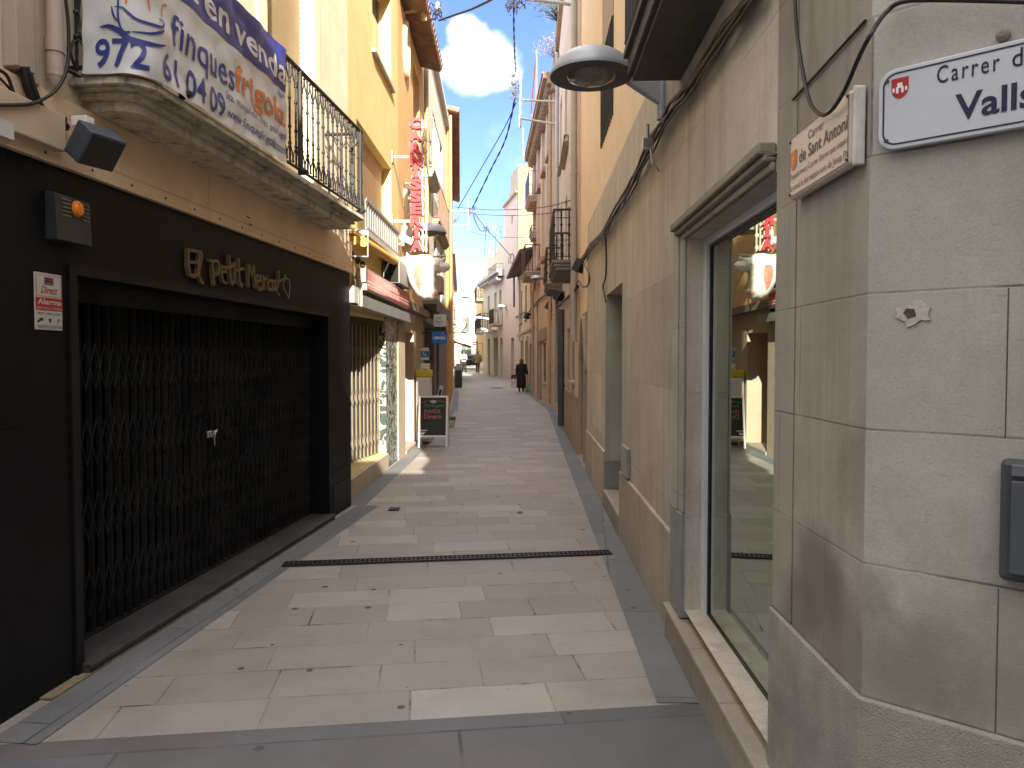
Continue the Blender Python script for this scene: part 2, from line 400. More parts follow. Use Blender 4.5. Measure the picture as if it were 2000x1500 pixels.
# ------------------------------------------------------------------ ground
TILT = Vector((1, .13, 0)).normalized(); TV = Vector((-.13, 1, 0)).normalized()
pav = slabs("limestone_paving", tuple(TILT), .322, .46, .34, .0045, (.272, .252, .228), (.325, .297, .265), (.085, .078, .07), vdir=tuple(TV),
            z0=3.28 * TV.y, rough=.62, gum=.9, tintv=.19, bump=.22, stain=.55, stain_col=(.175, .155, .135), alt=(.34, .318, .29), wob=.008, colC=(.29, .255, .232), open_joint=.9, chips=.45, joint_amt=.6)
strip_m = slabs("grey_granite_strip", (.1, .995, 0), .5, .9, .5, .006, (.148, .154, .165), (.172, .177, .187), (.07, .065, .06), vdir=(.995, -.1, 0), z0=.17,
                rough=.7, tintv=.25, bump=.2, stain=.55, stain_col=(.11, .10, .09), gum=.6, chips=.5)
cross_m = slabs("cross_street_stone", tuple(TILT), .62, 1.1, .5, .007, (.112, .116, .130), (.137, .141, .153), (.06, .058, .055), vdir=tuple(TV),
                z0=3.18 * TV.y - .62 * 8, rough=.65, tintv=.3, bump=.25, stain=.85, stain_col=(.15, .118, .095), gum=.6, colC=(.14, .118, .108), chips=.5)
ground_m = M("ground_far", (.22, .20, .18), .9, var=.2)
mb = MB().face([(-400, -400, -.35), (400, -400, -.35), (400, 600, -.35), (-400, 600, -.35)])
tag(mb.build("ground", ground_m), kind="structure")
def edge_y(x): return 3.30 + .125 * x        # where the cross street ends and the paving begins
mb = MB()
ys = [4.6, 8, 12, 18, 24, 28, 33, 38, 44, 50, 56, 60, 66, 74, 84, 100, 130]
mb.face([(-14, edge_y(-3.2), 0), (-3.2, edge_y(-3.2), 0), (3.2, edge_y(3.2), 0), (14, edge_y(3.2), 0), (14, 4.6, 0), (-14, 4.6, 0)])
for y0, y1 in zip(ys, ys[1:]):
    mb.face([(-14, y0, gz(y0)), (14, y0, gz(y0)), (14, y1, gz(y1)), (-14, y1, gz(y1))])
tag(mb.build("street_paving", pav), kind="structure")
mb = MB().face([(-40, -30, 0), (40, -30, 0), (40, edge_y(3.2), 0), (3.2, edge_y(3.2), 0), (-3.2, edge_y(-3.2), 0), (-40, edge_y(-3.2), 0)])
tag(mb.build("cross_street_paving", cross_m), kind="structure")
def strip(path, n0, n1):
    mb = MB(); z = .004
    for (W, t0, t1) in path:
        k = max(1, int((t1 - t0) / 3))
        for i in range(k):
            a, b = t0 + (t1 - t0) * i / k, t0 + (t1 - t0) * (i + 1) / k
            q = [W.P(a, n0, 0), W.P(b, n0, 0), W.P(b, n1, 0), W.P(a, n1, 0)]
            mb.face([p + Vector((0, 0, gz(p.y) + z)) for p in q])
    return mb
tag(strip([(WL1, WL1.ty(3.06), WL1.len + .03)], .07, .29).build("left_gutter_paving", strip_m), kind="structure")
tag(strip([(WL2, .03, WL2.len), (WL3, 0, WL3.len), (WL4, 0, WL4.len), (WL5, 0, WL5.len), (WL6, 0, WL6.len)], .05, .27).build("left_gutter_paving_far", strip_m), kind="structure")
tag(strip([(WR1, WR1.ty(3.40), WR1.len), (WR2, 0, WR2.len), (WR3, 0, WR3.len), (WR4, 0, WR4.len)], .02, .24).build("right_gutter_paving", strip_m), kind="structure")

# drain grate across the street
dr_a, dr_b = P(553, 1107, 5.72), P(1192, 1084, 6.08); dr_a.z = dr_b.z = 0
dd = (dr_b - dr_a).normalized(); dn = Vector((-dd.y, dd.x, 0)); L = (dr_b - dr_a).length
root = thing("drain_grate", "long black slotted drain grate laid across the pale stone paving", "drain grate", dr_a)
def fd(a, b, n): return dr_a + dd * a + dn * b + Vector((0, 0, n))
mb = MB().hexa([fd(0, -.052, .005), fd(L, -.052, .005), fd(L, .052, .005), fd(0, .052, .005), fd(0, -.052, .008), fd(L, -.052, .008), fd(L, .052, .008), fd(0, .052, .008)])
mb.build("channel", dark_hole, root)
mb = MB()
for b0, b1 in ((-.06, -.042), (.042, .06), (-.006, .006)):
    mb.hexa([fd(0, b0, .004), fd(L, b0, .004), fd(L, b1, .004), fd(0, b1, .004), fd(0, b0, .017), fd(L, b0, .017), fd(L, b1, .017), fd(0, b1, .017)])
k = int(L / .036)
for i in range(k):
    a0 = i * L / k; mb.hexa([fd(a0, -.05, .004), fd(a0 + .014, -.05, .004), fd(a0 + .014, .05, .004), fd(a0, .05, .004), fd(a0, -.05, .015), fd(a0 + .014, -.05, .015), fd(a0 + .014, .05, .015), fd(a0, .05, .015)])
mb.build("slotted_frame", M("cast_iron", (.035, .034, .034), .5, metal=.3, var=.3, stain=.4, stain_col=(.08, .055, .04)), root)
p = P(770, 997, 7.86); mb = MB().box(p.x - .055, p.x + .055, p.y - .07, p.y + .07, .003, .012)
for i in range(5): mb.box(p.x - .05 + i * .022, p.x - .04 + i * .022, p.y - .055, p.y + .055, .012, .015)
tag(mb.build("gully_cover", iron, None, origin=(p.x, p.y, 0)), "small square grey metal gully cover in the paving near the left wall", "gully cover")
p = P(970, 757, 38.5); mb = MB()
mb.lathe((p.x, p.y, gz(p.y) + .004), [(.36, 0), (.36, .008), (.30, .012), (0.001, .012)], 24)
tag(mb.build("manhole_cover", iron, None, origin=(p.x, p.y, gz(p.y))), "round dark manhole cover far up the street paving", "manhole cover")
p = P(1016, 1003, 7.7); mb = MB()
lf = [(0, 0), (.02, .03), (.05, .035), (.06, .01), (.09, .0), (.06, -.015), (.045, -.04), (.02, -.03)]
mb.face([(p.x - .04 + a, p.y + b * 1.3, .008 + .02 * abs(b) * 6 * random.random()) for a, b in lf])
tag(mb.build("dry_leaf", M("leaf_dry", (.22, .13, .06), .8), None, origin=(p.x, p.y, 0)), "dry brown leaf lying on the pale paving", "leaf")

# ------------------------------------------------------------------ facade builder
def facade(mb, W, t0, t1, z0, z1, openings=(), depth=5.0, reveal=.2, caps=True, n=0.0, shell=True, near_cap=True):
    """front skin with real openings and reveals; openings = (t0,t1,z0,z1[,reveal])"""
    ts_ = sorted({t0, t1} | {o[0] for o in openings} | {o[1] for o in openings})
    zs_ = sorted({z0, z1} | {o[2] for o in openings} | {o[3] for o in openings})
    ts_ = [t for t in ts_ if t0 <= t <= t1]; zs_ = [z for z in zs_ if z0 <= z <= z1]
    for a, b in zip(ts_, ts_[1:]):
        for c, d in zip(zs_, zs_[1:]):
            tm, zm = (a + b) / 2, (c + d) / 2
            if any(o[0] < tm < o[1] and o[2] < zm < o[3] for o in openings): continue
            mb.face([W.P(a, n, c), W.P(b, n, c), W.P(b, n, d), W.P(a, n, d)])
    for o in openings:
        a, b, c, d = o[:4]; r = o[4] if len(o) > 4 else reveal
        mb.face([W.P(a, n, c), W.P(a, n, d), W.P(a, n - r, d), W.P(a, n - r, c)])
        mb.face([W.P(b, n, c), W.P(b, n, d), W.P(b, n - r, d), W.P(b, n - r, c)])
        mb.face([W.P(a, n, d), W.P(b, n, d), W.P(b, n - r, d), W.P(a, n - r, d)])
        mb.face([W.P(a, n, c), W.P(b, n, c), W.P(b, n - r, c), W.P(a, n - r, c)])
    if shell:
        if near_cap: mb.face([W.P(t0, n, z0), W.P(t0, -depth, z0), W.P(t0, -depth, z1), W.P(t0, n, z1)])
        mb.face([W.P(t1, n, z0), W.P(t1, -depth, z0), W.P(t1, -depth, z1), W.P(t1, n, z1)])
        mb.face([W.P(t0, -depth, z0), W.P(t1, -depth, z0), W.P(t1, -depth, z1), W.P(t0, -depth, z1)])
        mb.face([W.P(t0, n, z1), W.P(t1, n, z1), W.P(t1, -depth, z1), W.P(t0, -depth, z1)])
    return mb
def window(W, parent, a, b, c, d, r, style='glass', frame=None, sill=None, fw=.05, name="window", bars=False):
    """frame part with pane / blind / sill as sub-parts, closing an opening"""
    fm = frame or white_paint; n0, n1 = -r, -r + .045
    mb = MB()
    mb.wbox(W, a, a + fw, n0, n1, c, d).wbox(W, b - fw, b, n0, n1, c, d)
    mb.wbox(W, a + fw, b - fw, n0, n1, c, c + fw).wbox(W, a + fw, b - fw, n0, n1, d - fw, d)
    if style != 'blind' and b - a > .6: mb.wbox(W, (a + b) / 2 - fw / 2, (a + b) / 2 + fw / 2, n0, n1, c + fw, d - fw)
    f = mb.build(name, fm, parent, bevel=.004)
    mid = W.P((a + b) / 2, 0, c)
    if style == 'blind':
        mb = MB(); z = c + fw
        while z < d - fw:
            z2 = min(z + .045, d - fw)
            mb.hexa([W.P(a + fw, n0 + .005, z), W.P(b - fw, n0 + .005, z), W.P(b - fw, n0 + .018, z), W.P(a + fw, n0 + .018, z),
                     W.P(a + fw, n0 + .005, z2 - .003), W.P(b - fw, n0 + .005, z2 - .003), W.P(b - fw, n0 + .032, z2 - .006), W.P(a + fw, n0 + .032, z2 - .006)]); z += .045
        mb.wbox(W, a, b, n0 - .02, n0, c, d)
        mb.build("roller_blind", BLIND, f)
    else:
        MB().wbox(W, a + fw * .6, b - fw * .6, n0 + .008, n0 + .016, c + fw * .6, d - fw * .6).build("pane", pane_dark, f)
        if style == 'shut':
            mb = MB()
            for q0, q1 in ((a + fw, (a + b) / 2 - .012), ((a + b) / 2 + .012, b - fw)):
                mb.wbox(W, q0, q1, n1 + .002, n1 + .03, c + fw, d - fw)
                z = c + .15
                while z < d - .2: mb.wbox(W, q0 + .06, q1 - .06, n1 + .03, n1 + .042, z, z + .03); z += .055
            mb.build("shutter", SHUTTER, f)
    if sill: MB().wbox(W, a - .06, b + .06, 0, sill, c - .06, c - .002).build("sill", STONE_SILL, f, bevel=.006)
    if bars:
        mb = MB(); k = max(2, int((b - a) / .12))
        for i in range(1, k): mb.tube([W.P(a + (b - a) * i / k, -.04, c), W.P(a + (b - a) * i / k, -.04, d)], .008, 6)
        for zz in (.25, .5, .75): mb.tube([W.P(a, -.04, c + (d - c) * zz), W.P(b, -.04, c + (d - c) * zz)], .008, 6)
        mb.build("window_bars", iron, f)
    return f
def balcony(W, parent, a, b, z, n, h, th=.16, mat=None, rail_mat=None, step=.11, ornate=False, top_r=.014, bar=.008, panel=None):
    mb = MB(); t = th / 3
    mb.wbox(W, a + .05, b - .05, .001, n - .06, z - th, z - 2 * t).wbox(W, a + .025, b - .025, .001, n - .03, z - 2 * t, z - t).wbox(W, a, b, .001, n, z - t, z)
    s = mb.build("balcony", mat or CORN, parent, bevel=.008)
    mb = MB(); rim = [W.P(a + .03, .01, 0), W.P(a + .03, n - .03, 0), W.P(b - .03, n - .03, 0), W.P(b - .03, .01, 0)]
    for zz, rr in ((z + .06, .010), (z + h, top_r)):
        mb.tube([p + Vector((0, 0, zz)) for p in rim], rr, 6)
    if ornate: mb.tube([p + Vector((0, 0, z + h - .14)) for p in rim], .008, 6)
    for p, q in zip(rim, rim[1:]):
        k = max(1, int((q - p).length / step))
        for i in range(k + 1):
            o = p.lerp(q, i / k)
            mb.tube([o + Vector((0, 0, z)), o + Vector((0, 0, z + h))], bar, 5, cap=False)
            if ornate:
                for zz in (.3, .5, .7): mb.lathe(o + Vector((0, 0, z + h * zz)), [(.004, -.04), (bar * 1.9, 0), (.004, .04)], 6)
    mb.build("railing", rail_mat or iron, s)
    if panel:
        MB().wbox(W, a + .02, b - .02, n - .02, n - .012, z + .05, z + h - .02).build("cloth_panel", panel, s)
    return s
def downpipe(W, parent, t, z0, z1, r=.045, mat=None, n=.06, step=1.9, bend=None):
    mb = MB()
    pts = [W.P(t, n, z0), W.P(t, n, z1)] if not bend else [W.P(t, n, z0), W.P(t, n, z1 - .35), W.P(t + bend, n, z1 - .15), W.P(t + bend, n, z1)]
    mb.tube(pts, r, 12)
    z = z0 + .9
    while z < z1 - .4: mb.tube([W.P(t, n, z), W.P(t, n, z + .05)], r + .007, 12); mb.wbox(W, t - .012, t + .012, .001, n, z + .01, z + .04); z += step
    return mb.build("downpipe", mat or PIPE, parent, smooth=True)
def eaves(W, parent, t0, t1, z, n, mat=None, back=3.0, rise=.9, name="roof"):
    """tiled eave: sloped deck with rows of half-round clay tiles whose ends show"""
    mb = MB()
    mb.hexa([W.P(t0, -back, z + rise), W.P(t1, -back, z + rise), W.P(t1, n, z), W.P(t0, n, z),
             W.P(t0, -back, z + rise + .05), W.P(t1, -back, z + rise + .05), W.P(t1, n, z + .05), W.P(t0, n, z + .05)])
    k = int((t1 - t0) / .22); sl = Vector((0, 0, rise)) - W.n * (back + n)
    for i in range(k):
        t = t0 + (i + .5) * (t1 - t0) / k
        for j in range(6):
            f0, f1 = j / 6, (j + 1.15) / 6
            a_, b_ = W.P(t, n + .04, z + .07) + sl * f0, W.P(t, n + .04, z + .07) + sl * min(f1, 1)
            mb.tube([a_, b_], .085, 8, r1=.070)
    return mb.build(name, mat or tile_red, parent, smooth=True)
BLIND = M("roller_blind", (.52, .42, .27), .5, var=.1, bump=.02)
SHUTTER = M("shutter_green", (.10, .12, .10), .6)
STONE_SILL = M("stone_sill", (.46, .42, .36), .8, stain=.3)
CORN = M("cornice", (.40, .36, .31), .85, stain=.45, stain_col=(.16, .13, .11))
PIPE = M("pipe_grey", (.42, .40, .38), .55, var=.1, bump=.05, stain=.3, stain_col=(.25, .2, .16))

# ================================================================== LEFT 1: cream corner house with the black shop front
rt = thing("corner_house", "cream corner house with black shop front and iron balcony on the left", "house", WL1.P(0, 0, 0))
cream = M("cream_render", (.60, .53, .40), .85, var=.10, streak=.22, streak_col=(.36, .31, .24), stain=.15, stain_col=(.3, .26, .2), bump=.2)
gate0, gate1 = WL1.px(145, 545)[0], WL1.px(640, 620)[0]
GT = 2.02
dt0, dt1 = WL1.ty(6.0), WL1.ty(7.02)
dt2, dt3 = WL1.ty(3.98), WL1.ty(4.75)
mb = facade(MB(), WL1, 0, WL1.len, 2.53, 11.6, [(dt0, dt1, 3.05, 5.4, .12), (dt2, dt3, 3.05, 5.4, .12), (dt0, dt1, 6.5, 8.6, .12), (WL1.ty(4.0), WL1.ty(4.8), 6.5, 8.6, .12)], depth=6)
mb.face([WL1.P(0, 0, 2.53), WL1.P(WL1.len, 0, 2.53), WL1.P(WL1.len, -6, 2.53), WL1.P(0, -6, 2.53)])
mb.build("wall", cream, rt)
for q in ((dt0, dt1, 3.05, 5.4), (dt2, dt3, 3.05, 5.4), (dt0, dt1, 6.5, 8.6), (WL1.ty(4.0), WL1.ty(4.8), 6.5, 8.6)):
    window(WL1, rt, *q, .12, 'blind', frame=M("frame_cream", (.62, .56, .44), .6))
mb = MB()   # raised render surround of the lit balcony door
for q in ((dt0, dt1),):
    mb.wbox(WL1, q[0] - .16, q[0] - .002, .001, .022, 3.0, 5.55).wbox(WL1, q[1] + .002, q[1] + .16, .001, .022, 3.0, 5.55).wbox(WL1, q[0] - .002, q[1] + .002, .001, .022, 5.402, 5.55)
mb.build("door_surround", M("surround_cream", (.64, .57, .43), .8, var=.08, streak=.15, streak_col=(.42, .36, .27)), rt)
eaves(WL1, rt, -.2, WL1.len, 11.62, .35)
# black shop front with its deep opening
mb = facade(MB(), WL1, 0, WL1.len, -.1, 2.529, [(gate0, gate1, -.1, GT, .26)], depth=6, reveal=.26, n=.004)
mb.build("shop_front", black_paint, rt)
mb = MB()   # joints and plinth lines on the black cladding
mb.wbox(WL1, gate1 + .10, WL1.len - .06, .004, .012, .06, .32).wbox(WL1, gate1 + .10, WL1.len - .06, .004, .012, .42, .45)
mb.wbox(WL1, .1, gate0 - .12, .004, .008, 1.30, 1.306)
mb.wbox(WL1, gate0 - .055, gate0 - .002, .004, .018, -.02, GT + .05).wbox(WL1, gate0 - .002, gate1 + .03, .004, .018, GT + .002, GT + .05)
mb.build("trim", M("black_trim", (.011, .011, .012), .5, var=.3, bump=.05, spec=.2), rt)
# doorstep
mb = MB().wbox(WL1, gate0 - .02, gate1 - .004, -.255, .062, -.05, .055)
mb.wbox(WL1, gate0 - .02, gate1 - .004, -.03, .072, .030, .060)
mb.build("doorstep", M("black_stone", (.045, .045, .047), .55, var=.4, scale=4, stain=.6, stain_col=(.13, .12, .11), bump=.3), rt, bevel=.008)
mb = MB().wbox(WL1, gate0 - .3, gate1, .001, .068, -.05, .012)
mb.build("mortar_fillet", M("dirty_mortar", (.22, .18, .12), .95, var=.35, scale=6, bump=.5, stain=.6, stain_col=(.06, .05, .04)), rt)
# back of the shop, dark
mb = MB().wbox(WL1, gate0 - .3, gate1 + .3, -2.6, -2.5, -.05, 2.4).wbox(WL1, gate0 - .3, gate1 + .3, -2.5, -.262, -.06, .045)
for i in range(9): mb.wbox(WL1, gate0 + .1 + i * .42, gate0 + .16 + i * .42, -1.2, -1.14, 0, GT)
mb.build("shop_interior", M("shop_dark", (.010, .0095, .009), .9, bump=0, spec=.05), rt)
# folding scissor gate
gm = M("gate_black", (.018, .0178, .018), .6, metal=0, var=.5, bump=.05, spec=.16)
GN = -.20
mb = MB().wbox(WL1, gate0, gate1, GN - .03, GN + .03, GT - .11, GT - .001).wbox(WL1, gate0, gate1, GN - .015, GN + .015, .056, .07)
sp = .083; nb = int((gate1 - gate0) / sp); sp = (gate1 - gate0) / nb
for zc in (.30, .72, 1.14, 1.56):        # lattice bands
    for i in range(nb):
        a_ = gate0 + i * sp; b_ = a_ + sp
        for (p_, q_) in ((0, 1), (1, 0)):
            mb.tube([WL1.P(a_, GN + .012, zc + (-.13 if p_ == 0 else .13)), WL1.P(b_, GN + .012, zc + (-.13 if q_ == 0 else .13))], .0045, 4, cap=False)
gate = mb.build("folding_gate", gm, rt)
mb = MB().wbox(WL1, gate0 + .5 * sp - .009, gate0 + .5 * sp + .009, GN - .016, GN + .004, .07, GT - .11)
mb.wbox(WL1, gate0 + .5 * sp - .009, gate0 + .5 * sp - .006, GN + .004, GN + .012, .07, GT - .11).wbox(WL1, gate0 + .5 * sp + .006, gate0 + .5 * sp + .009, GN + .004, GN + .012, .07, GT - .11)
bar0 = mb.build("bar", gm, gate)
for i in range(1, nb):
    c = bar0.copy(); COL.objects.link(c); c.parent = gate; c.location = bar0.location + WL1.d * sp * i
# chain and padlock
t_, z_ = WL1.px(413, 847, GN + .03); mb = MB()
for k_ in range(4): mb.tube([WL1.P(t_ - .07 + .14 * i / 8, GN + .03 + .012 * math.sin(i * 2.2 + k_), z_ + .012 * k_ - .02 + .006 * math.sin(i * 3 + k_)) for i in range(9)], .004, 5)
mb.tube([WL1.P(t_ + .03, GN + .035, z_ - .02), WL1.P(t_ + .035, GN + .035, z_ - .09)], .006, 5)
mb.build("chain", M("steel_chain", (.42, .41, .40), .4, metal=.7), gate)
# tan fascia above the shop front
tan = M("fascia_tan", (.70, .535, .39), .6, var=.07, bump=.03, stain=.22, stain_col=(.22, .13, .08), streak=.08)
mb = MB()
cuts = [0, WL1.px(398, 370)[0], WL1.px(571, 430)[0], WL1.len]
for a_, b_ in zip(cuts, cuts[1:]):
    mb.wbox(WL1, a_ + .002, b_ - .002, .005, .035, 2.608, 2.86).wbox(WL1, a_ + .002, b_ - .002, .005, .039, 2.53, 2.604)
mb.build("fascia", tan, rt)
for u_, v_ in ((485, 424), (489, 438)): t_, z_ = WL1.px(u_, v_, .036); MB().tube([WL1.P(t_ - .02, .037, z_), WL1.P(t_ + .02, .037, z_ - .004)], .005, 5).build("screw", iron_rust, rt)
for i in range(14): t_ = WL1.ty(3.5 + i * .33); MB().lathe(WL1.P(t_, .040, 2.565), [(.006, -.006), (.006, .006)], 8).build("screw", iron_rust, rt)
# cream header box at the left end
mb = MB().wbox(WL1, 0, WL1.px(130, 300, .09)[0], .041, .09, 2.585, 2.755)
mb.build("header_box", M("header_pale", (.52, .43, .33), .6, var=.06, stain=.1), rt, bevel=.006)
t_, z_ = WL1.px(26, 258, .09); MB().wbox(WL1, t_ - .12, t_, .091, .094, z_ - .035, z_ + .035).build("blank_label", M("label_grey", (.5, .53, .56), .5), rt)

# ---- balcony of the corner house (part) with rounded near corner
BN, BY0, BY1 = .395, 3.715, 7.36
def plan(n_off, r):     # outline from the wall at the near side round to the wall at the far side
    t0, t1, n = WL1.ty(BY0) - n_off, WL1.ty(BY1) + n_off * .6, BN + n_off
    pts = [(t0, 0.001), (t0, n - r)]
    for i in range(1, 9):
        an = math.pi / 2 * i / 8; pts.append((t0 + r - r * math.cos(an), n - r + r * math.sin(an)))
    pts += [(t1 - .03, n), (t1, n - .03), (t1, .001)]
    return pts
mb = MB()
for (off, z0_, z1_, r_) in ((-.12, 2.862, 2.912, .11), (-.075, 2.912, 2.922, .12), (-.085, 2.922, 2.945, .12), (-.035, 2.945, 2.955, .14), (0.0, 2.955, 2.990, .16)):
    mb.prism(plan(off, r_), lambda a_, b_, n_: WL1.P(a_, b_, n_), z0_, z1_)
balc = mb.build("balcony", M("balcony_stone", (.60, .565, .475), .9, var=.18, scale=4, streak=.95, streak_col=(.05, .046, .04), streak_scale=(11, 11, 1.2), stain=.35, stain_col=(.14, .12, .10), bump=.35), rt, bevel=.006)
mb = MB().prism(plan(-.035, .14), lambda a_, b_, n_: WL1.P(a_, b_, n_), 2.9905, 3.014)
mb.build("brick_course", slabs("brick_edge", (.1, .995, 0), .05, .13, .03, .004, (.33, .20, .14), (.40, .27, .19), (.30, .27, .22), z0=2.97, rough=.9, stain=.4), balc)
rp = plan(-.02, .14)
ptop = [WL1.P(a_, b_, 0) for a_, b_ in rp]
RZ0, RZ1 = 3.045, 3.80
MB().tube([p_ + Vector((0, 0, RZ0)) for p_ in ptop], .012, 8).build("bottom_rail", iron, balc)
MB().tube([p_ + Vector((0, 0, RZ1)) for p_ in ptop], .017, 8).build("handrail", iron, balc)
def along(pts, s):
    for p_, q_ in zip(pts, pts[1:]):
        l_ = (q_ - p_).length
        if s <= l_: return p_.lerp(q_, s / l_), (q_ - p_).normalized()
        s -= l_
    return pts[-1], (pts[-1] - pts[-2]).normalized()
PL = sum((q_ - p_).length for p_, q_ in zip(ptop, ptop[1:]))
# one twisted baluster with collars and fleur scrolls
mb = MB(); H = RZ1 - RZ0; o = Vector((0, 0, 0))
tw = []
for i in range(25):
    z_ = H * i / 24; tw.append(z_)
for k_ in range(4):
    mb.tube([Vector((.005 * math.cos(i * .9 + k_ * math.pi / 2), .005 * math.sin(i * .9 + k_ * math.pi / 2), z_)) for i, z_ in enumerate(tw)], .0042, 5, cap=False)
for zc in (.15, .27, .48, .60): mb.lathe((0, 0, zc), [(.007, -.014), (.014, -.006), (.014, .006), (.007, .014)], 8)
for sgn in (-1, 1):
    for z0_, dz in ((.15, -.12), (.60, .12)):
        pts = [Vector((0, sgn * .055 * math.sin(i / 8 * 1.9), z0_ + dz * (i / 8))) for i in range(9)]
        mb.tube(pts, .0055, 5)
        e_ = pts[-1]; mb.lathe(e_, [(.001, -.011), (.011, 0), (.001, .011)], 6)
nbal = int(PL / .118)
bal0 = None
for i in range(nbal + 1):
    p_, d_ = along(ptop, PL * (i + .3) / (nbal + .6)); an = math.atan2(d_.y, d_.x) - math.pi / 2
    if bal0 is None: bal0 = c = mb.build("baluster", iron, balc, smooth=True, origin=(0, 0, 0))
    else: c = bal0.copy(); COL.objects.link(c); c.parent = balc
    c.location = p_ + Vector((0, 0, RZ0)) - base(balc); c.rotation_euler = (0, 0, an)
for y_ in (4.1, 5.76, 7.26):
    t_ = WL1.ty(y_); mb = MB().tube([WL1.P(t_, BN - .02, RZ0 - .035), WL1.P(t_, BN - .02, RZ1)], .019, 8)
    mb.lathe(WL1.P(t_, BN + .005, RZ0 - .01), [(.001, -.032), (.03, -.012), (.032, .008), (.001, .03)], 10)
    mb.build("post", iron, balc)
# ---- banner tied to the railing, wrapped round the corner
vinyl = M("banner_vinyl", (.62, .64, .66), .38, var=.05, scale=2, bump=.06, bscale=9, stain=.12, stain_col=(.45, .42, .38))
blue_ink = M("ink_blue", (.035, .045, .25), .4, var=.1, bump=0); orange_ink = M("ink_orange", (.66, .20, .07), .4, var=.06, bump=0)
bp_ = plan(.012, .13); bpts = [WL1.P(a_, b_, 0) for a_, b_ in bp_]
S0 = .095 - .001
S1 = None
acc = 0
def bsurf(s, z, off=0.0):
    p_, d_ = along(bpts, s); nrm = Vector((d_.y, -d_.x, 0))
    if nrm.dot(WL1.n) < 0 and abs(nrm.dot(WL1.n)) > .3: nrm = -nrm
    q = .006 * math.sin(s * 9 + z * 5) + .005 * math.sin(s * 23 - z * 11) + .004 * math.sin(z * 31 + s * 3) + .008 * math.sin(s * 5.0)
    q += .014 * max(0, 3.08 - z) / .1 * math.sin(s * 13)
    return p_ + nrm * (abs(q) + off) + Vector((0, 0, z))
CORNER = BN + .012
def bs(u, v):        # pixel -> (arc length, z) on the banner
    t_, z_ = WL1.px(u, v, CORNER)
    tc_ = WL1.ty(BY0) - .012
    cl = CORNER - (2 - math.pi / 2) * .13   # length from wall to where the front line would start
    if t_ > tc_ + .0: return cl + (t_ - tc_), z_
    y_ = WL1.P(tc_, 0.2, 0).y; q = P(u, v, y_); n_ = (q - WL1.A).dot(WL1.n)
    return min(n_, CORNER) - (2 - math.pi / 2) * .13 * max(0, n_ / CORNER) ** 2, q.z
S1 = bs(556, 200)[0]; BZ0, BZ1 = 2.995, 3.80
mb = MB(); ns, nzz = 110, 26
for i in range(ns):
    for j in range(nzz):
        s0_, s1_ = S0 + (S1 - S0) * i / ns, S0 + (S1 - S0) * (i + 1) / ns
        z0_, z1_ = BZ0 + (BZ1 - BZ0) * j / nzz, BZ0 + (BZ1 - BZ0) * (j + 1) / nzz
        mb.face([bsurf(s0_, z0_), bsurf(s1_, z0_), bsurf(s1_, z1_), bsurf(s0_, z1_)])
ban = mb.build("sale_banner", vinyl, None, smooth='all', origin=WL1.P(WL1.ty(4.4), BN, 3.0))
tag(ban, "large white and blue estate agent sale banner tied along the iron balcony railing", "banner")
def bf(off): return lambda a_, b_, n_: bsurf(a_, b_, off + n_)
def band(mb, s0, s1, zf0, zf1, off, k=130, kz=14):
    for i in range(k):
        for j in range(kz):
            a_, b_ = s0 + (s1 - s0) * i / k, s0 + (s1 - s0) * (i + 1) / k
            c0, c1 = zf0 + (zf1 - zf0) * j / kz, zf0 + (zf1 - zf0) * (j + 1) / kz
            mb.face([bsurf(a_, c0, off), bsurf(b_, c0, off), bsurf(b_, c1, off), bsurf(a_, c1, off)])
mb = MB(); band(mb, bs(312, 0)[0], S1 - .002, 3.50, BZ1 - .002, .003); mb.build("blue_band", blue_ink, ban, smooth='all')
inkw = M("ink_white", (.66, .67, .68), .4, var=.04, bump=0)
for w_, u0_, u1_, zt_ in (("a", 352, 384, 3.655), ("en", 397, 446, 3.655), ("venda", 456, 554, 3.705)):
    mb = MB(); text(mb, w_, bf(.005), bs(u0_, 60)[0], bs(u1_, 100)[0], 3.545, zt_, bold=.016, sub=3); mb.build("white_lettering", inkw, ban)
mb = MB()
text(mb, "972", bf(.005), bs(191, 120)[0], bs(297, 130)[0] - .01, 3.022, 3.165, bold=.014, sub=2)
mb.build("phone_lettering", blue_ink, ban); mb = MB(); text(mb, "61", bf(.005), bs(312, 140)[0], bs(343, 140)[0], 3.022, 3.165, bold=.012, sub=1)
mb.build("phone_lettering", blue_ink, ban); mb = MB(); text(mb, "04", bf(.005), bs(361, 160)[0], bs(394, 180)[0], 3.022, 3.165, bold=.012, sub=1)
mb.build("phone_lettering", blue_ink, ban); mb = MB(); text(mb, "09", bf(.005), bs(405, 180)[0], bs(436, 200)[0], 3.022, 3.165, bold=.012, sub=1)
mb.build("phone_lettering", blue_ink, ban); mb = MB()
text(mb, "finques", bf(.005), bs(332, 80)[0], bs(456, 150)[0], 3.175, 3.40, bold=.004, sub=2)
mb.build("name_lettering", blue_ink, ban); mb = MB()
text(mb, "api", bf(.005), bs(541, 190)[0], bs(553, 195)[0], 3.435, 3.485)
mb.build("small_lettering", blue_ink, ban); mb = MB()
aw0, aw1 = bs(440, 200)[0], S1 - .01
for w_, f0_, f1_, zl_ in (("Sta.", 0, .10, 3.158), ("margarida,", .13, .48, 3.145), ("14-bis", .52, .66, 3.158), ("palafrugell", .70, 1.0, 3.145)):
    mb = MB(); text(mb, w_, bf(.005), aw0 + (aw1 - aw0) * f0_, aw0 + (aw1 - aw0) * f1_, zl_, 3.205, sub=1); mb.build("address_lettering", blue_ink, ban)
mb = MB()
text(mb, "www.finquesfrigola.com", bf(.005), bs(442, 230)[0], S1 - .01, 3.035, 3.115, bold=.004, shear=.2, sub=1)
mb.build("website_lettering", blue_ink, ban); mb = MB()
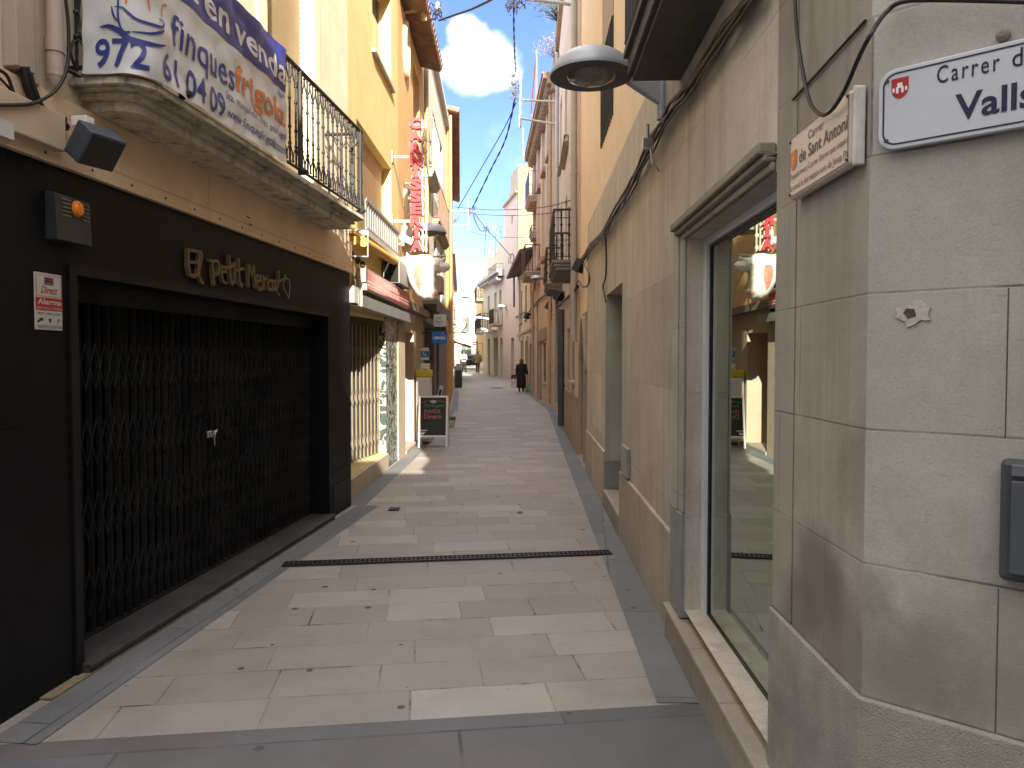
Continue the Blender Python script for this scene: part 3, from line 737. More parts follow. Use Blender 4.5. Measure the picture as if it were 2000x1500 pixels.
def stroke(mb, pts, wd, off=.005, k=6):
    q = [bs(*p_) for p_ in pts]; fine = []
    for i in range(len(q) - 1):
        p0, p1, p2, p3 = q[max(i - 1, 0)], q[i], q[i + 1], q[min(i + 2, len(q) - 1)]
        for j in range(k):
            t_ = j / k
            fine.append(tuple(.5 * ((2 * p1[c_]) + (-p0[c_] + p2[c_]) * t_ + (2 * p0[c_] - 5 * p1[c_] + 4 * p2[c_] - p3[c_]) * t_ ** 2 + (-p0[c_] + 3 * p1[c_] - 3 * p2[c_] + p3[c_]) * t_ ** 3) for c_ in (0, 1)))
    fine.append(q[-1]); n_ = len(fine); L_, R_ = [], []
    for i, (a_, b_) in enumerate(fine):
        x0, y0 = fine[max(i - 1, 0)]; x1, y1 = fine[min(i + 1, n_ - 1)]
        d_ = Vector((x1 - x0, y1 - y0)); d_ = d_.normalized() if d_.length > 1e-9 else Vector((1, 0))
        ww = wd(i / (n_ - 1)) / 2 if callable(wd) else wd / 2
        L_.append((a_ - d_.y * ww, b_ + d_.x * ww)); R_.append((a_ + d_.y * ww, b_ - d_.x * ww))
    for i in range(n_ - 1):
        mb.face([bsurf(*L_[i], off), bsurf(*L_[i + 1], off), bsurf(*R_[i + 1], off), bsurf(*R_[i], off)])
lens = lambda m_: (lambda t_: .004 + m_ * math.sin(math.pi * t_))
stroke(mb, [(201, 54), (225, 54), (250, 63), (275, 77), (300, 88), (317, 89)], lens(.024))
stroke(mb, [(250, -10), (250, 25), (252, 50), (260, 64), (275, 64)], .010)
stroke(mb, [(242, 18), (260, 20), (282, 36), (302, 51), (312, 52), (314, 43), (306, 36)], lens(.010))
stroke(mb, [(278, 63), (296, 66), (308, 63), (313, 59)], lens(.009))
stroke(mb, [(234, 16), (239, 33), (248, 46)], lens(.007))
mb.build("boat_emblem", blue_ink, ban)
mb = MB(); text(mb, "frigola", bf(.005), bs(457, 150)[0], bs(554, 220)[0], 3.20, 3.415, bold=.016, sub=2)
mb.build("orange_lettering", orange_ink, ban)
for pts in ([(268, -8), (267, 10)], [(293, -5), (295, 20)], [(313, 32), (313, 16), (317, 9), (322, 12)]): mb = MB(); stroke(mb, pts, .010); mb.build("emblem_stroke", orange_ink, ban)

# ---- things fixed to the corner house
# alarm box
A0, A1 = WL1.ty(3.53), WL1.ty(3.77)
rt2 = thing("alarm_box", "dark grey burglar alarm box with orange beacon on the black shop front", "alarm box", WL1.P(A0, .005, 2.28))
am = M("alarm_grey", (.030, .033, .037), .45, var=.15, bump=.02)
mb = MB().hexa([WL1.P(A0, .005, 2.165), WL1.P(A1, .005, 2.165), WL1.P(A1, .075, 2.165), WL1.P(A0, .075, 2.165), WL1.P(A0, .005, 2.40), WL1.P(A1, .005, 2.40), WL1.P(A1, .066, 2.385), WL1.P(A0, .066, 2.385)])
mb.build("housing", am, rt2, bevel=.006)
mb = MB()
for i in range(5):
    z_ = 2.285 + i * .019
    mb.wbox(WL1, A0 + .035, A0 + .095, .066, .074, z_, z_ + .009).wbox(WL1, A0 + .175, A1 - .012, .066, .074, z_, z_ + .009)
mb.build("grille", M("grille_grey", (.12, .125, .13), .5, var=.1, bump=0), rt2)
mb = MB(); mb.lathe(WL1.P(A0 + .137, .066, 2.335), [(.036, 0), (.036, .012), (.026, .026), (.001, .030)], 14, M=Matrix(((WL1.d.x, 0, WL1.n.x), (WL1.d.y, 0, WL1.n.y), (0, 1, 0))), sx=.92, sy=1.15)
mb.build("beacon", M("beacon_orange", (.85, .24, .02), .25, var=.1, bump=0), rt2, smooth=True)
# alarm notice
t0_, z1_ = WL1.px(67, 530, .012); t1_, _ = WL1.px(120, 538, .012); _, z0_ = WL1.px(68, 643, .012)
sg = MB().wbox(WL1, t0_, t1_, .006, .013, z0_, z1_).build("alarm_notice", M("notice_white", (.50, .49, .46), .45, var=.05, bump=0), None, origin=WL1.P(t0_, .006, z0_), bevel=.002)
tag(sg, "small white and red alarm notice stuck on the black shop front", "notice")
wd_, ht_ = t1_ - t0_, z1_ - z0_
ff = lambda off: (lambda a_, b_, n_: WL1.P(t0_ + a_ * wd_, off + n_, z0_ + b_ * ht_))
def rect(mb, fn, a0, a1, b0, b1): return mb.face([fn(a0, b0, 0), fn(a1, b0, 0), fn(a1, b1, 0), fn(a0, b1, 0)])
red_ink = M("ink_red", (.42, .025, .03), .4, bump=0, var=.05); black_ink = M("ink_black", (.012, .012, .016), .4, bump=0)
mb = MB(); rect(mb, ff(.0145), 0.005, .995, .345, .565)
for q in ((.03, .97, .955, .962), (.03, .97, .585, .592), (.03, .05, .592, .955), (.95, .97, .592, .955)): rect(mb, ff(.0145), *q)
text(mb, "Direct", ff(.0145), .2, .82, .64, .77, shear=.35, bold=.01)
for i in range(3): mb.face([ff(.0155)(.36 + .035 + i * .105 + .042 * math.cos(k_ * math.pi / 4), .885 + .026 * math.sin(k_ * math.pi / 4), 0) for k_ in range(8)])
mb.build("red_print", red_ink, sg)
mb = MB(); rect(mb, ff(.0145), .34, .67, .80, .925)
for i in range(3):
    rect(mb, ff(.0145), .08 + i * .31, .30 + i * .31, .292, .300); rect(mb, ff(.0145), .08 + i * .31, .28 + i * .31, .268, .276)
    rect(mb, ff(.0145), .335 + .31 * i, .341 + .31 * i, .10, .33) if i < 2 else None
mb.face([ff(.0145)(*p_, 0) for p_ in ((.05, .13), (.12, .13), (.16, .155), (.27, .16), (.27, .21), (.12, .2), (.12, .17), (.05, .15))])
mb.face([ff(.0145)(*p_, 0) for p_ in ((.46, .2), (.58, .2), (.56, .15), (.52, .11), (.48, .15))])
for k_ in (.04, .08): stroke_pts = [(.81 + k_ * math.cos(a_), .185 + k_ * .5 * math.sin(a_)) for a_ in (-.8, -.4, 0, .4, .8)]; mb.tube([ff(.0147)(p_[0], p_[1], 0) for p_ in stroke_pts], .0012, 4)
mb.tube([ff(.0147)(.80, .11, 0), ff(.0147)(.80, .2, 0)], .0015, 4)
mb.build("dark_print", M("ink_navy", (.02, .03, .08), .4, bump=0), sg)
mb = MB(); text(mb, "Alarma", ff(.0165), .06, .95, .445, .545, bold=.03); text(mb, "con aviso a Policía", ff(.0165), .04, .97, .36, .41)
text(mb, "SECURITAS", ff(.0165), .365, .645, .81, .84)
mb.build("pale_print", M("ink_pale", (.5, .48, .45), .4, bump=0), sg)
mb = MB(); rect(mb, ff(.0145), .06, .97, .03, .085); mb.build("grey_print", M("ink_grey", (.28, .28, .27), .4, bump=0), sg)
# hand-drawn shop lettering
root = thing("shop_lettering", "raised gold handwritten shop name on the black shop front", "lettering", WL1.P(WL1.px(365, 520)[0], .005, 1.95))
lm = M("letter_gold", (.15, .105, .05), .5, var=.15, bump=.03)
LT = [[[(205, 210), (210, 480), (235, 590), (290, 620), (350, 580), (360, 420), (370, 260)], [(205, 215), (330, 235)], [(225, 400), (330, 405)]],
      [[(345, 245), (395, 250), (410, 300), (375, 500), (360, 590), (400, 690), (430, 715)]],
      [[(535, 370), (570, 390), (580, 560), (598, 735)], [(570, 380), (640, 385), (668, 440), (660, 560), (610, 600)]],
      [[(700, 550), (770, 540), (765, 480), (715, 465), (700, 560), (730, 690), (775, 715)]],
      [[(822, 305), (830, 500), (845, 700), (865, 735), (885, 690)], [(780, 490), (885, 455)]],
      [[(905, 480), (910, 715)], [(880, 420), (905, 425), (910, 450)]],
      [[(965, 350), (970, 560), (985, 740), (1010, 770), (1020, 725)], [(935, 530), (1040, 495)]],
      [[(1110, 440), (1115, 765)], [(1112, 445), (1165, 600)], [(1165, 600), (1190, 450)], [(1190, 450), (1218, 780)]],
      [[(1240, 690), (1290, 680), (1285, 610), (1240, 600), (1235, 690), (1260, 800), (1310, 815), (1320, 770)]],
      [[(1330, 610), (1345, 805)], [(1335, 680), (1385, 630)]],
      [[(1470, 680), (1420, 670), (1400, 720), (1415, 800), (1450, 825), (1475, 790)]],
      [[(1510, 680), (1465, 700), (1470, 800), (1500, 820), (1515, 770), (1510, 670), (1525, 830)]],
      [[(1568, 540), (1565, 700), (1545, 790)], [(1535, 700), (1650, 650)]]]
for strokes in LT:
    mb = MB()
    for st in strokes:
        q = [WL1.px(340 + x_ / 7.692, 460 + y_ / 7.692, .025) for x_, y_ in st]
        for (ta, za), (tb, zb) in zip(q, q[1:]):
            d_ = Vector((tb - ta, zb - za)); l_ = d_.length; d_ /= max(l_, 1e-6); h_ = .0095
            pa = (ta - d_.x * h_ * .7, za - d_.y * h_ * .7); pb = (tb + d_.x * h_ * .7, zb + d_.y * h_ * .7); nx, nz_ = -d_.y * h_, d_.x * h_
            mb.prism([(pa[0] + nx, pa[1] + nz_), (pb[0] + nx, pb[1] + nz_), (pb[0] - nx, pb[1] - nz_), (pa[0] - nx, pa[1] - nz_)], lambda a_, b_, n_: WL1.P(a_, n_, b_), .006, .032 + .001 * random.random())
    mb.build("letter", lm, root)
mb = MB()
for st in ([(1675, 640), (1650, 690), (1640, 740), (1665, 830), (1700, 890), (1720, 940)], [(1690, 640), (1730, 670), (1740, 760), (1735, 860), (1725, 940)], [(1545, 770), (1555, 860), (1585, 895)]):
    q = [WL1.px(340 + x_ / 7.692, 460 + y_ / 7.692, .015) for x_, y_ in st]; mb.tube([WL1.P(a_, .015, b_) for a_, b_ in q], .0035, 5)
mb.build("fruit_outline", M("wire_pale", (.3, .3, .3), .4, bump=0), root)
q = WL1.px(340 + 1675 / 7.692, 460 + 640 / 7.692, .02); mb = MB().wbox(WL1, q[0] - .012, q[0] + .012, .01, .02, q[1] - .015, q[1] + .03)
mb.build("stalk", M("leaf_green", (.10, .26, .05), .5, bump=0), root)
# floodlight
fc = P(187, 286, 3.60)
root = thing("floodlight", "square blue-grey floodlight hanging under the stone balcony above the alarm box", "floodlight", fc)
Rm = Matrix.Rotation(R(-112), 3, 'Z') @ Matrix.Rotation(R(-38), 3, 'X')
def bxm(c, Rm, hx, hy, hz): return [Vector(c) + Rm @ Vector(q) for q in ((-hx, -hy, -hz), (hx, -hy, -hz), (hx, hy, -hz), (-hx, hy, -hz), (-hx, -hy, hz), (hx, -hy, hz), (hx, hy, hz), (-hx, hy, hz))]
MB().hexa(bxm(fc, Rm, .095, .06, .085)).build("housing", M("flood_blue", (.055, .07, .095), .5, var=.25, bump=.05), root, bevel=.008)
MB().hexa(bxm(fc + Rm @ Vector((0, .063, 0)), Rm, .085, .004, .075)).build("lens", M("flood_lens", (.03, .026, .022), .3, bump=0), root)
mb = MB().hexa(bxm(fc + Vector((-.06, 0, .115)), Matrix.Rotation(R(-10), 3, 'Z'), .04, .03, .025)); mb.build("bracket", white_paint, root, bevel=.005)
tb, zb = WL1.px(160, 232, .02); MB().tube([fc + Vector((-.06, 0, .12)), WL1.P(tb, .02, zb)], .008, 6).build("arm", iron, root)
# conduit boxes, drainpipe
duct = M("duct_pinkbeige", (.40, .345, .30), .55, var=.08, bump=.03, stain=.2, stain_col=(.25, .2, .17))
t0_, _ = WL1.px(24, 60, .05); t1_, _ = WL1.px(60, 60, .05); t2_, _ = WL1.px(77, 60, .05); zd = WL1.px(35, 130, .06)[1]
root = thing("cable_duct", "beige cable duct box running down the wall left of the drainpipe", "cable duct", WL1.P(t0_, 0, zd))
MB().wbox(WL1, t0_, t1_, .001, .07, zd, 7.5).build("duct", duct, root, bevel=.004)
MB().wbox(WL1, t1_ + .002, t2_, .001, .05, zd - .03, 7.5).build("duct_cover", duct, root, bevel=.004)
t_, zt = WL1.px(108, 158, .06); mb = MB()
mb.tube([WL1.P(t_, .06, zt + .02), WL1.P(t_, .06, 7.5)], .038, 14).tube([WL1.P(t_, .06, zt + .13), WL1.P(t_, .06, zt + .19)], .043, 14).lathe(WL1.P(t_, .06, zt), [(.018, -.03), (.034, 0), (.039, .06)], 14)
mb.build("drainpipe", M("drain_pink", (.46, .37, .32), .5, var=.06, bump=.02, stain=.2, stain_col=(.25, .19, .16)), rt, smooth=True)
# wrought-iron bracket ornament between pipe and banner
t_, zt = WL1.px(157, 150, .04); mb = MB()
mb.tube([WL1.P(t_ + .006 * math.sin(i * 1.1), .04 + .006 * math.cos(i * 1.1), zt + .22 + i * .03) for i in range(60)], .009, 6)
for sg_ in (-1, 1):
    mb.tube([WL1.P(t_ + sg_ * .05 * i / 6, .04, zt + .20 - .05 * (i / 6) ** .6) for i in range(7)], .007, 6)
    mb.tube([WL1.P(t_ + sg_ * (.02 + .05 * math.sin(i / 6 * 2.6)), .04, zt + .02 + .13 * i / 6) for i in range(7)], .008, 6)
mb.lathe(WL1.P(t_, .04, zt + .205), [(.008, -.03), (.022, -.01), (.022, .01), (.008, .03)], 8)
mb.tube([WL1.P(t_ - .1, .04, zt), WL1.P(t_ + .12, .04, zt)], .01, 6)
tag(mb.build("iron_scroll", iron, None, origin=WL1.P(t_, .04, zt)), "twisted wrought iron scroll bar beside the left edge of the banner", "ironwork")
# cable bundle
def cable(name, label, pts, r, mat=rubber, sub=8, group=None, seg=6):
    fine = []
    pts = [Vector(p_) for p_ in pts]
    for i in range(len(pts) - 1):
        p0, p1, p2, p3 = pts[max(i - 1, 0)], pts[i], pts[i + 1], pts[min(i + 2, len(pts) - 1)]
        for j in range(sub):
            t_ = j / sub; fine.append(.5 * (2 * p1 + (p2 - p0) * t_ + (2 * p0 - 5 * p1 + 4 * p2 - p3) * t_ ** 2 + (3 * p1 - p0 - 3 * p2 + p3) * t_ ** 3))
    fine.append(pts[-1])
    mb = MB().tube(fine, r, seg)
    return tag(mb.build(name, mat, None, smooth='all', origin=pts[0]), label, "cable", group)
def wpts(W, l, n): return [W.P(W.px(u_, v_, n)[0], n, W.px(u_, v_, n)[1]) for u_, v_ in l]
for i in range(7):
    dx = (i - 3) * 2.2
    cable("cable", "thick bundle of black cables dropping from the beige duct above the shop fascia", wpts(WL1, [(48 + dx, 130), (58 + dx * 1.3, 170), (72 + dx, 200), (92 + dx * .7, 228 + dx * .5), (128, 240 + dx * 1.2)], .05 + .012 * (i % 3)), .010, group="cables above the black shop front")
cable("cable", "black cable looping from above past the drainpipe to the duct cables", wpts(WL1, [(128, -5), (134, 60), (131, 130), (110, 175), (70, 200), (30, 205), (-10, 205)], .10), .008)
cable("cable", "black cable sagging down from the left frame edge to the fascia", wpts(WL1, [(-5, 135), (15, 150), (32, 195), (55, 220), (100, 238)], .07), .008)
cable("cable", "thin black cable below the sagging one at the left frame edge", wpts(WL1, [(-5, 148), (20, 175), (40, 210), (62, 228)], .06), .006)
cable("cable", "fat black cable lying along the top of the pale header box", wpts(WL1, [(-10, 211), (40, 222), (85, 236), (130, 248)], .06), .020)
# ================================================================== LEFT 2: orange-yellow house with the closed shop
yel = M("orange_render", (.64, .52, .245), .85, var=.08, streak=.12, streak_col=(.52, .34, .14), bump=.2, stain=.12, stain_col=(.45, .28, .12))
rt = thing("orange_house", "orange-yellow rendered house with closed shop under a grey canopy on the left", "house", WL2.P(0, 0, 0))
W = WL2
g0, g1 = W.ty(8.18), W.ty(10.75)
w1 = (W.ty(10.0), W.ty(11.42), 5.72, 7.03); w2 = (W.ty(9.0), W.ty(11.38), 3.18, 4.49); w3 = (W.ty(10.0), W.ty(11.42), 8.3, 9.6)
mb = facade(MB(), W, 0, W.len, -.1, 10.6, [(*w1, .2), (*w2, .16), (*w3, .2), (g0, g1, .24, 2.16, .58)], depth=6)
mb.build("wall", yel, rt)
for q, r_ in ((w1, .2), (w3, .2), (w2, .16)):
    f = window(W, rt, *q, r_, 'blind' if q is w2 else 'glass', frame=M("frame_tan", (.5, .36, .2), .6), sill=.06 if q is not w2 else None)
MB().wbox(W, W.ty(8.9), W.ty(11.45), .001, .15, 3.08, 3.14).build("ledge", galv, rt)
mb = MB(); k = 17
for i in range(k):
    t_ = W.ty(9.0) + (W.ty(11.3) - W.ty(9.0)) * i / (k - 1); mb.wbox(W, t_ - .03, t_ + .03, .10, .115, 3.16, 3.52)
mb.wbox(W, W.ty(8.95), W.ty(11.35), .116, .13, 3.16, 3.19).wbox(W, W.ty(8.95), W.ty(11.35), .116, .13, 3.50, 3.535)
mb.build("slat_railing", M("slat_grey", (.22, .23, .23), .5, var=.08, bump=0), rt)
# folded awning roll
mb = MB().tube([W.P(W.ty(8.45), .19, 2.93), W.P(W.ty(11.9), .19, 3.02)], .055, 14)
mb.wbox(W, W.ty(8.45), W.ty(8.5), .001, .2, 2.9, 2.99).wbox(W, W.ty(11.85), W.ty(11.9), .001, .2, 2.99, 3.08)
mb.build("awning_roll", M("awning_yellow", (.62, .36, .08), .7, var=.12, bump=.1), rt, smooth=True)
mb = MB().wbox(W, W.ty(8.4), W.ty(11.95), .001, .10, 3.02, 3.075); mb.build("string_course", M("course_yellow", (.62, .42, .17), .8), rt)
# canopy, shutter, marble
mb = MB().hexa([W.P(W.ty(8.32), .001, 2.21), W.P(W.ty(12.5), .001, 2.21), W.P(W.ty(12.5), .19, 2.21), W.P(W.ty(8.32), .16, 2.21),
               W.P(W.ty(8.32), .001, 2.23), W.P(W.ty(12.5), .001, 2.23), W.P(W.ty(12.5), .19, 2.23), W.P(W.ty(8.32), .16, 2.23)])
mb.hexa([W.P(W.ty(8.32), .14, 2.2), W.P(W.ty(12.5), .17, 2.2), W.P(W.ty(12.5), .195, 2.2), W.P(W.ty(8.32), .165, 2.2),
         W.P(W.ty(8.32), .14, 2.335), W.P(W.ty(12.5), .17, 2.335), W.P(W.ty(12.5), .195, 2.335), W.P(W.ty(8.32), .165, 2.335)])
mb.build("canopy", grey_steel, rt)
gm2 = M("shutter_tan", (.25, .21, .15), .45, metal=.25, var=.15, bump=.03, stain=.5, stain_col=(.16, .13, .10))
GS = .42                        # the gate stands askew: deeper in at its near end
def gn(t): return -GS * (1 - (t - g0) / (g1 - g0))
def slant(mb, t0, t1, a, b, z0, z1):
    return mb.hexa([W.P(t0, a + gn(t0), z0), W.P(t1, a + gn(t1), z0), W.P(t1, b + gn(t1), z0), W.P(t0, b + gn(t0), z0),
                    W.P(t0, a + gn(t0), z1), W.P(t1, a + gn(t1), z1), W.P(t1, b + gn(t1), z1), W.P(t0, b + gn(t0), z1)])
mb = MB(); slant(mb, g0, g1, -.12, -.11, .241, 2.159); slant(mb, g0, g1, -.08, -.02, 2.08, 2.158)
fg = mb.build("folding_gate", M("gate_back", (.06, .055, .05), .8), rt)
nb = 19; sp = (g1 - g0) / nb
for zc in (.5, 1.1, 1.7):
    mb2 = MB()
    for i in range(nb):
        a_ = g0 + i * sp
        mb2.tube([W.P(a_, -.045 + gn(a_), zc - .12), W.P(a_ + sp, -.045 + gn(a_ + sp), zc + .12)], .003, 4, cap=False).tube([W.P(a_, -.045 + gn(a_), zc + .12), W.P(a_ + sp, -.045 + gn(a_ + sp), zc - .12)], .003, 4, cap=False)
    mb2.build("lattice", gm2, fg)
mb = MB().wbox(W, g0 + .02, g0 + .075, -.068 - GS, -.05 - GS, .25, 2.08); b0_ = mb.build("bar", gm2, fg, bevel=.004)
for i in range(1, nb):
    c = b0_.copy(); COL.objects.link(c); c.parent = fg; c.location = b0_.location + W.d * sp * i + W.n * GS * i / nb
# marble pier material
m, ntm, bs_ = base_mat("green_marble"); pos = node(ntm, "ShaderNodeNewGeometry").outputs["Position"]
n1 = node(ntm, "ShaderNodeTexNoise", {"Vector": pos, "Scale": 3.2, "Detail": 7.0, "Roughness": .6, "Distortion": 1.8})
rid = math_(ntm, 'ABSOLUTE', math_(ntm, 'SUBTRACT', n1.outputs[0], .5))
cc = mixc(ntm, maprange(ntm, rid, 0.0, .055, 1, 0), (.055, .08, .068), (.62, .65, .58))
ntm.links.new(cc, bs_.inputs["Base Color"]); bs_.inputs["Roughness"].default_value = .25
marble = m
MB().wbox(W, g1 - .014, W.ty(11.75), -.074, .02, .02, 2.2).build("marble_pier", marble, rt)
MB().wbox(W, W.ty(11.76), W.ty(12.45), .001, .035, -.05, 2.2).build("stone_pier", M("pier_tan", (.48, .40, .31), .75, stain=.25, streak=.15), rt, bevel=.006)
MB().wbox(W, .02, g1 + .008, -.001, .05, -.05, .235).build("shop_plinth", M("plinth_cream", (.50, .43, .33), .6, var=.08, stain=.3), rt, bevel=.006)
# white conduit with its box at the joint of the two houses
mb = MB().tube([W.P(.05, .045, .02), W.P(.05, .045, 2.2)], .017, 10).tube([W.P(.05, .045, .02), W.P(.05, .045, .30)], .026, 10).wbox(W, .03, .33, .02, .16, 2.22, 2.40)
mb.tube([W.P(.05, .045, 2.2), W.P(.35, .17, 2.2), W.P(.36, .17, 2.5)], .012, 8)
tag(mb.build("conduit", M("conduit_white", (.55, .53, .48), .5, stain=.3), None, smooth=True, origin=W.P(.05, 0, 0)), "white electrical conduit and junction box at the edge of the black shop front", "conduit")
mb = MB().tube([W.P(W.ty(8.1), .03, 3.0), W.P(W.ty(8.15), .30, 3.0), W.P(W.ty(8.15), .30, 2.72), W.P(W.ty(8.1), .05, 2.72)], .011, 8)
tag(mb.build("pipe_loop", galv, None, smooth=True, origin=W.P(0, 0, 2.9)), "thin bent metal pipe loop under the end of the stone balcony", "pipe")
mb = MB()
for i in range(3): mb.lathe(W.P(.25 + .25 * i, .1, 2.75 - .02 * i), [(.012, -.04), (.03, -.01), (.03, .04), (.01, .05)], 8)
mb.tube([W.P(.1, .1, 2.80), W.P(.9, .1, 2.74)], .008, 6)
tag(mb.build("spot_lamps", iron, None, origin=W.P(.1, .1, 2.8)), "small black spotlights on a rod above the red shop sign", "spotlight")
bpy.data.objects["spot_lamps"].name = "spotlight_rod"
# air conditioner behind the sign
root = thing("air_conditioner", "grey air conditioner box above the red shop sign", "air conditioner", W.P(W.ty(10.6), 0, 2.68))
MB().wbox(W, W.ty(10.55), W.ty(11.5), .02, .26, 2.68, 3.0).build("housing", M("ac_grey", (.20, .19, .185), .5, bump=.02), root, bevel=.01)
MB().wbox(W, W.ty(10.535), W.ty(10.548), .04, .24, 2.70, 2.98).build("side_grille", dark_hole, root)
# red illuminated-sign box (unlit)
s0, s1, z0_, z1_ = W.ty(8.62), W.ty(11.95), 2.40, 2.655
root = thing("shop_sign_box", "long red and white sign box above the grey shop canopy", "sign", W.P(s0, .1, z0_))
MB().wbox(W, s0, s1, .08, .19, z0_, z1_).build("box", M("sign_frame", (.35, .30, .27), .5, metal=.3, bump=0), root, bevel=.004)
sgn_red = M("sign_red", (.40, .045, .045), .18, var=.08, bump=0, spec=.6)
MB().wbox(W, s0 + .03, s1 - .03, .1905, .196, z0_ + .02, z1_ - .02).build("panel", sgn_red, root)
sw = M("sign_white", (.58, .50, .46), .25, bump=0, var=.05)
mb = MB()
for z_ in (z0_ + .055, z0_ + .095): mb.wbox(W, s0 + .03, s0 + .95, .1962, .198, z_, z_ + .022).wbox(W, s1 - 1.15, s1 - .03, .1962, .198, z_, z_ + .022)
mb.build("stripe", sw, root)
mb = MB(); random.seed(3)
for r_, (zz, hh) in enumerate(((z0_ + .135, .075), (z0_ + .045, .075))):
    t_ = s0 + 1.05
    while t_ < s0 + 2.25:
        w_ = .035 + .03 * random.random(); mb.wbox(W, t_, t_ + .016, .1962, .198, zz, zz + hh)
        if random.random() > .35: mb.wbox(W, t_ + .016, t_ + w_, .1962, .198, zz + hh * random.choice((0, .4, .8)), zz + hh * random.choice((0, .4, .8)) + hh * .18)
        t_ += w_ + .028
mb.build("worn_lettering", M("sign_pale", (.60, .38, .34), .3, bump=0), root)

# ================================================================== LEFT 3: deeper-orange house with the phone shop
W = WL3
rt = thing("tiled_orange_house", "orange house with overhanging clay tile eaves and an oval niche on the left", "house", W.P(0, 0, 0))
yel2 = M("orange_render_deep", (.62, .39, .18), .85, var=.10, streak=.15, streak_col=(.46, .27, .12), bump=.2, stain=.15, stain_col=(.4, .26, .14))
d0, d1 = W.ty(12.55), W.ty(14.9)
wa = (W.ty(14.0), W.ty(15.0), 5.7, 7.1)
mb = facade(MB(), W, 0, W.len, 2.45, 7.5, [(*wa, .15)], depth=6)
mb.build("wall", yel2, rt)
window(W, rt, *wa, .15, 'glass', sill=.05)
plast = M("shop_plaster", (.47, .38, .285), .85, var=.1, streak=.2, stain=.2, bump=.15)
mb = facade(MB(), W, .40, W.len, -.1, 2.449, [(.42, W.ty(13.9), .06, 2.08, .5)], depth=6, reveal=.5)
mb.build("shop_wall", plast, rt)
mb = MB().wbox(W, .42, W.ty(13.9), -.56, -.501, .06, 2.08)
dr = mb.build("door", M("door_frame_beige", (.46, .40, .32), .6), rt)
MB().wbox(W, .62, W.ty(13.75), -.5, -.495, .35, 1.95).build("pane", pane_dark, dr)
MB().wbox(W, .42, W.ty(13.9), -.5, .06, -.05, .055).build("doorstep", M("step_stone", (.36, .31, .27), .7, stain=.3), rt)
eaves(W, rt, -.02, W.len - .03, 7.5, .38)
for c_ in (4.15, 6.9):
    mb = MB()
    pts = [W.P(W.ty(12.9) + .22 * math.cos(a_ * math.pi / 12), .02, c_ + .45 * math.sin(a_ * math.pi / 12)) for a_ in range(25)]
    mb.tube(pts, .05, 8).build("oval_moulding", M("moulding_cream", (.62, .52, .36), .8), rt, smooth=True)
mb = MB().wbox(W, .1, W.len, .001, .14, 2.45, 2.58); mb.build("soffit", M("soffit_brown", (.20, .15, .11), .8, stain=.4), rt)
# clothing of the passage: white cabinet, notices, letterbox
root = thing("white_cabinet", "white drinks cabinet with yellow top in the phone shop doorway", "cabinet", W.P(W.ty(13.5), .02, 0))
a_, b_ = W.ty(13.95), W.ty(14.35)
MB().wbox(W, a_, b_, .03, .30, .05, 1.27).build("body", white_paint, root, bevel=.03)
MB().wbox(W, a_, b_, .03, .31, 1.275, 1.40).build("top", M("cabinet_yellow", (.62, .47, .05), .5, bump=0), root, bevel=.01)
mb = MB(); text(mb, "U", lambda x, z, n: W.P(x, .3005 + n, z), a_ + .1, a_ + .24, 1.14, 1.22, bold=.02); mb.build("lettering", black_ink, root)
def card(name, label, cat, u0, u1, v0, v1, y, mat, th=.012, origin_drop=0):
    """flat sign facing the camera end of the street, at distance y"""
    p0, p1 = P(u0, v1, y), P(u1, v0, y)
    o = MB().box(p0.x, p1.x, y, y + th, p0.z, p1.z).build(name, mat, None, origin=(p0.x, y, p0.z), bevel=.003)
    tag(o, label, cat); fn = lambda a_, b_, n_: Vector((p0.x + (p1.x - p0.x) * a_, y - .002 - n_, p0.z + (p1.z - p0.z) * b_))
    return o, fn
def cbox(o, fn, items, name, mat, off=0.0):
    mb = MB()
    for a0, a1, b0, b1 in items: mb.face([fn(a0, b0, off), fn(a1, b0, off), fn(a1, b1, off), fn(a0, b1, off)])
    return mb.build(name, mat, o)
# projecting signs of the phone shop
o, fn = card("projecting_sign", "blue projecting shop sign with white lettering below a white sign", "sign", 843, 873, 648, 671, 15.2, M("sign_blue", (.02, .16, .50), .4, bump=0, var=.05), .05)
mb = MB(); text(mb, "LEBARA", fn, .12, .90, .36, .62, bold=.03); mb.build("lettering", white_paint, o)
cbox(o, fn, [(.68, .82, .82, .99)], "pink_square", M("pink_ink", (.62, .06, .25), .4, bump=0)); cbox(o, fn, [(.83, .985, .82, .99), (.02, .12, .02, .12)], "navy_square", M("navy_ink", (.02, .02, .10), .4, bump=0))
MB().tube([fn(.3, 1.0, -.02), W.P(W.ty(15.2), 0, fn(.3, 1, 0).z - .02)], .012, 6).build("bracket", iron, o)
o, fn = card("light_box_sign", "small white square projecting sign with a green wave emblem above the blue sign", "sign", 847, 871, 614, 638, 15.35, M("lightbox_white", (.55, .56, .56), .4, bump=0, var=.04), .10)
tl = M("teal_ink", (.02, .22, .22), .4, bump=0)
mb = MB(); mb.tube([fn(.4 + .22 * math.cos(a_), .55 + .2 * math.sin(a_), .001) for a_ in [i * .35 for i in range(2, 16)]], .006, 5).tube([fn(.3, .42, .001), fn(.5, .36, .001), fn(.75, .45, .001)], .006, 5).tube([fn(.5, .6, .001), fn(.55, .85, .001)], .005, 5)
mb.build("emblem", tl, o)
cbox(o, fn, [(.2, .62, .20, .24)], "caption", M("caption_grey", (.25, .27, .27), .5, bump=0))
MB().box(fn(0, 0, 0).x, fn(1, 0, 0).x, 15.36, 15.44, fn(0, 0, 0).z - .10, fn(0, 0, 0).z - .002).build("bracket", iron, o)
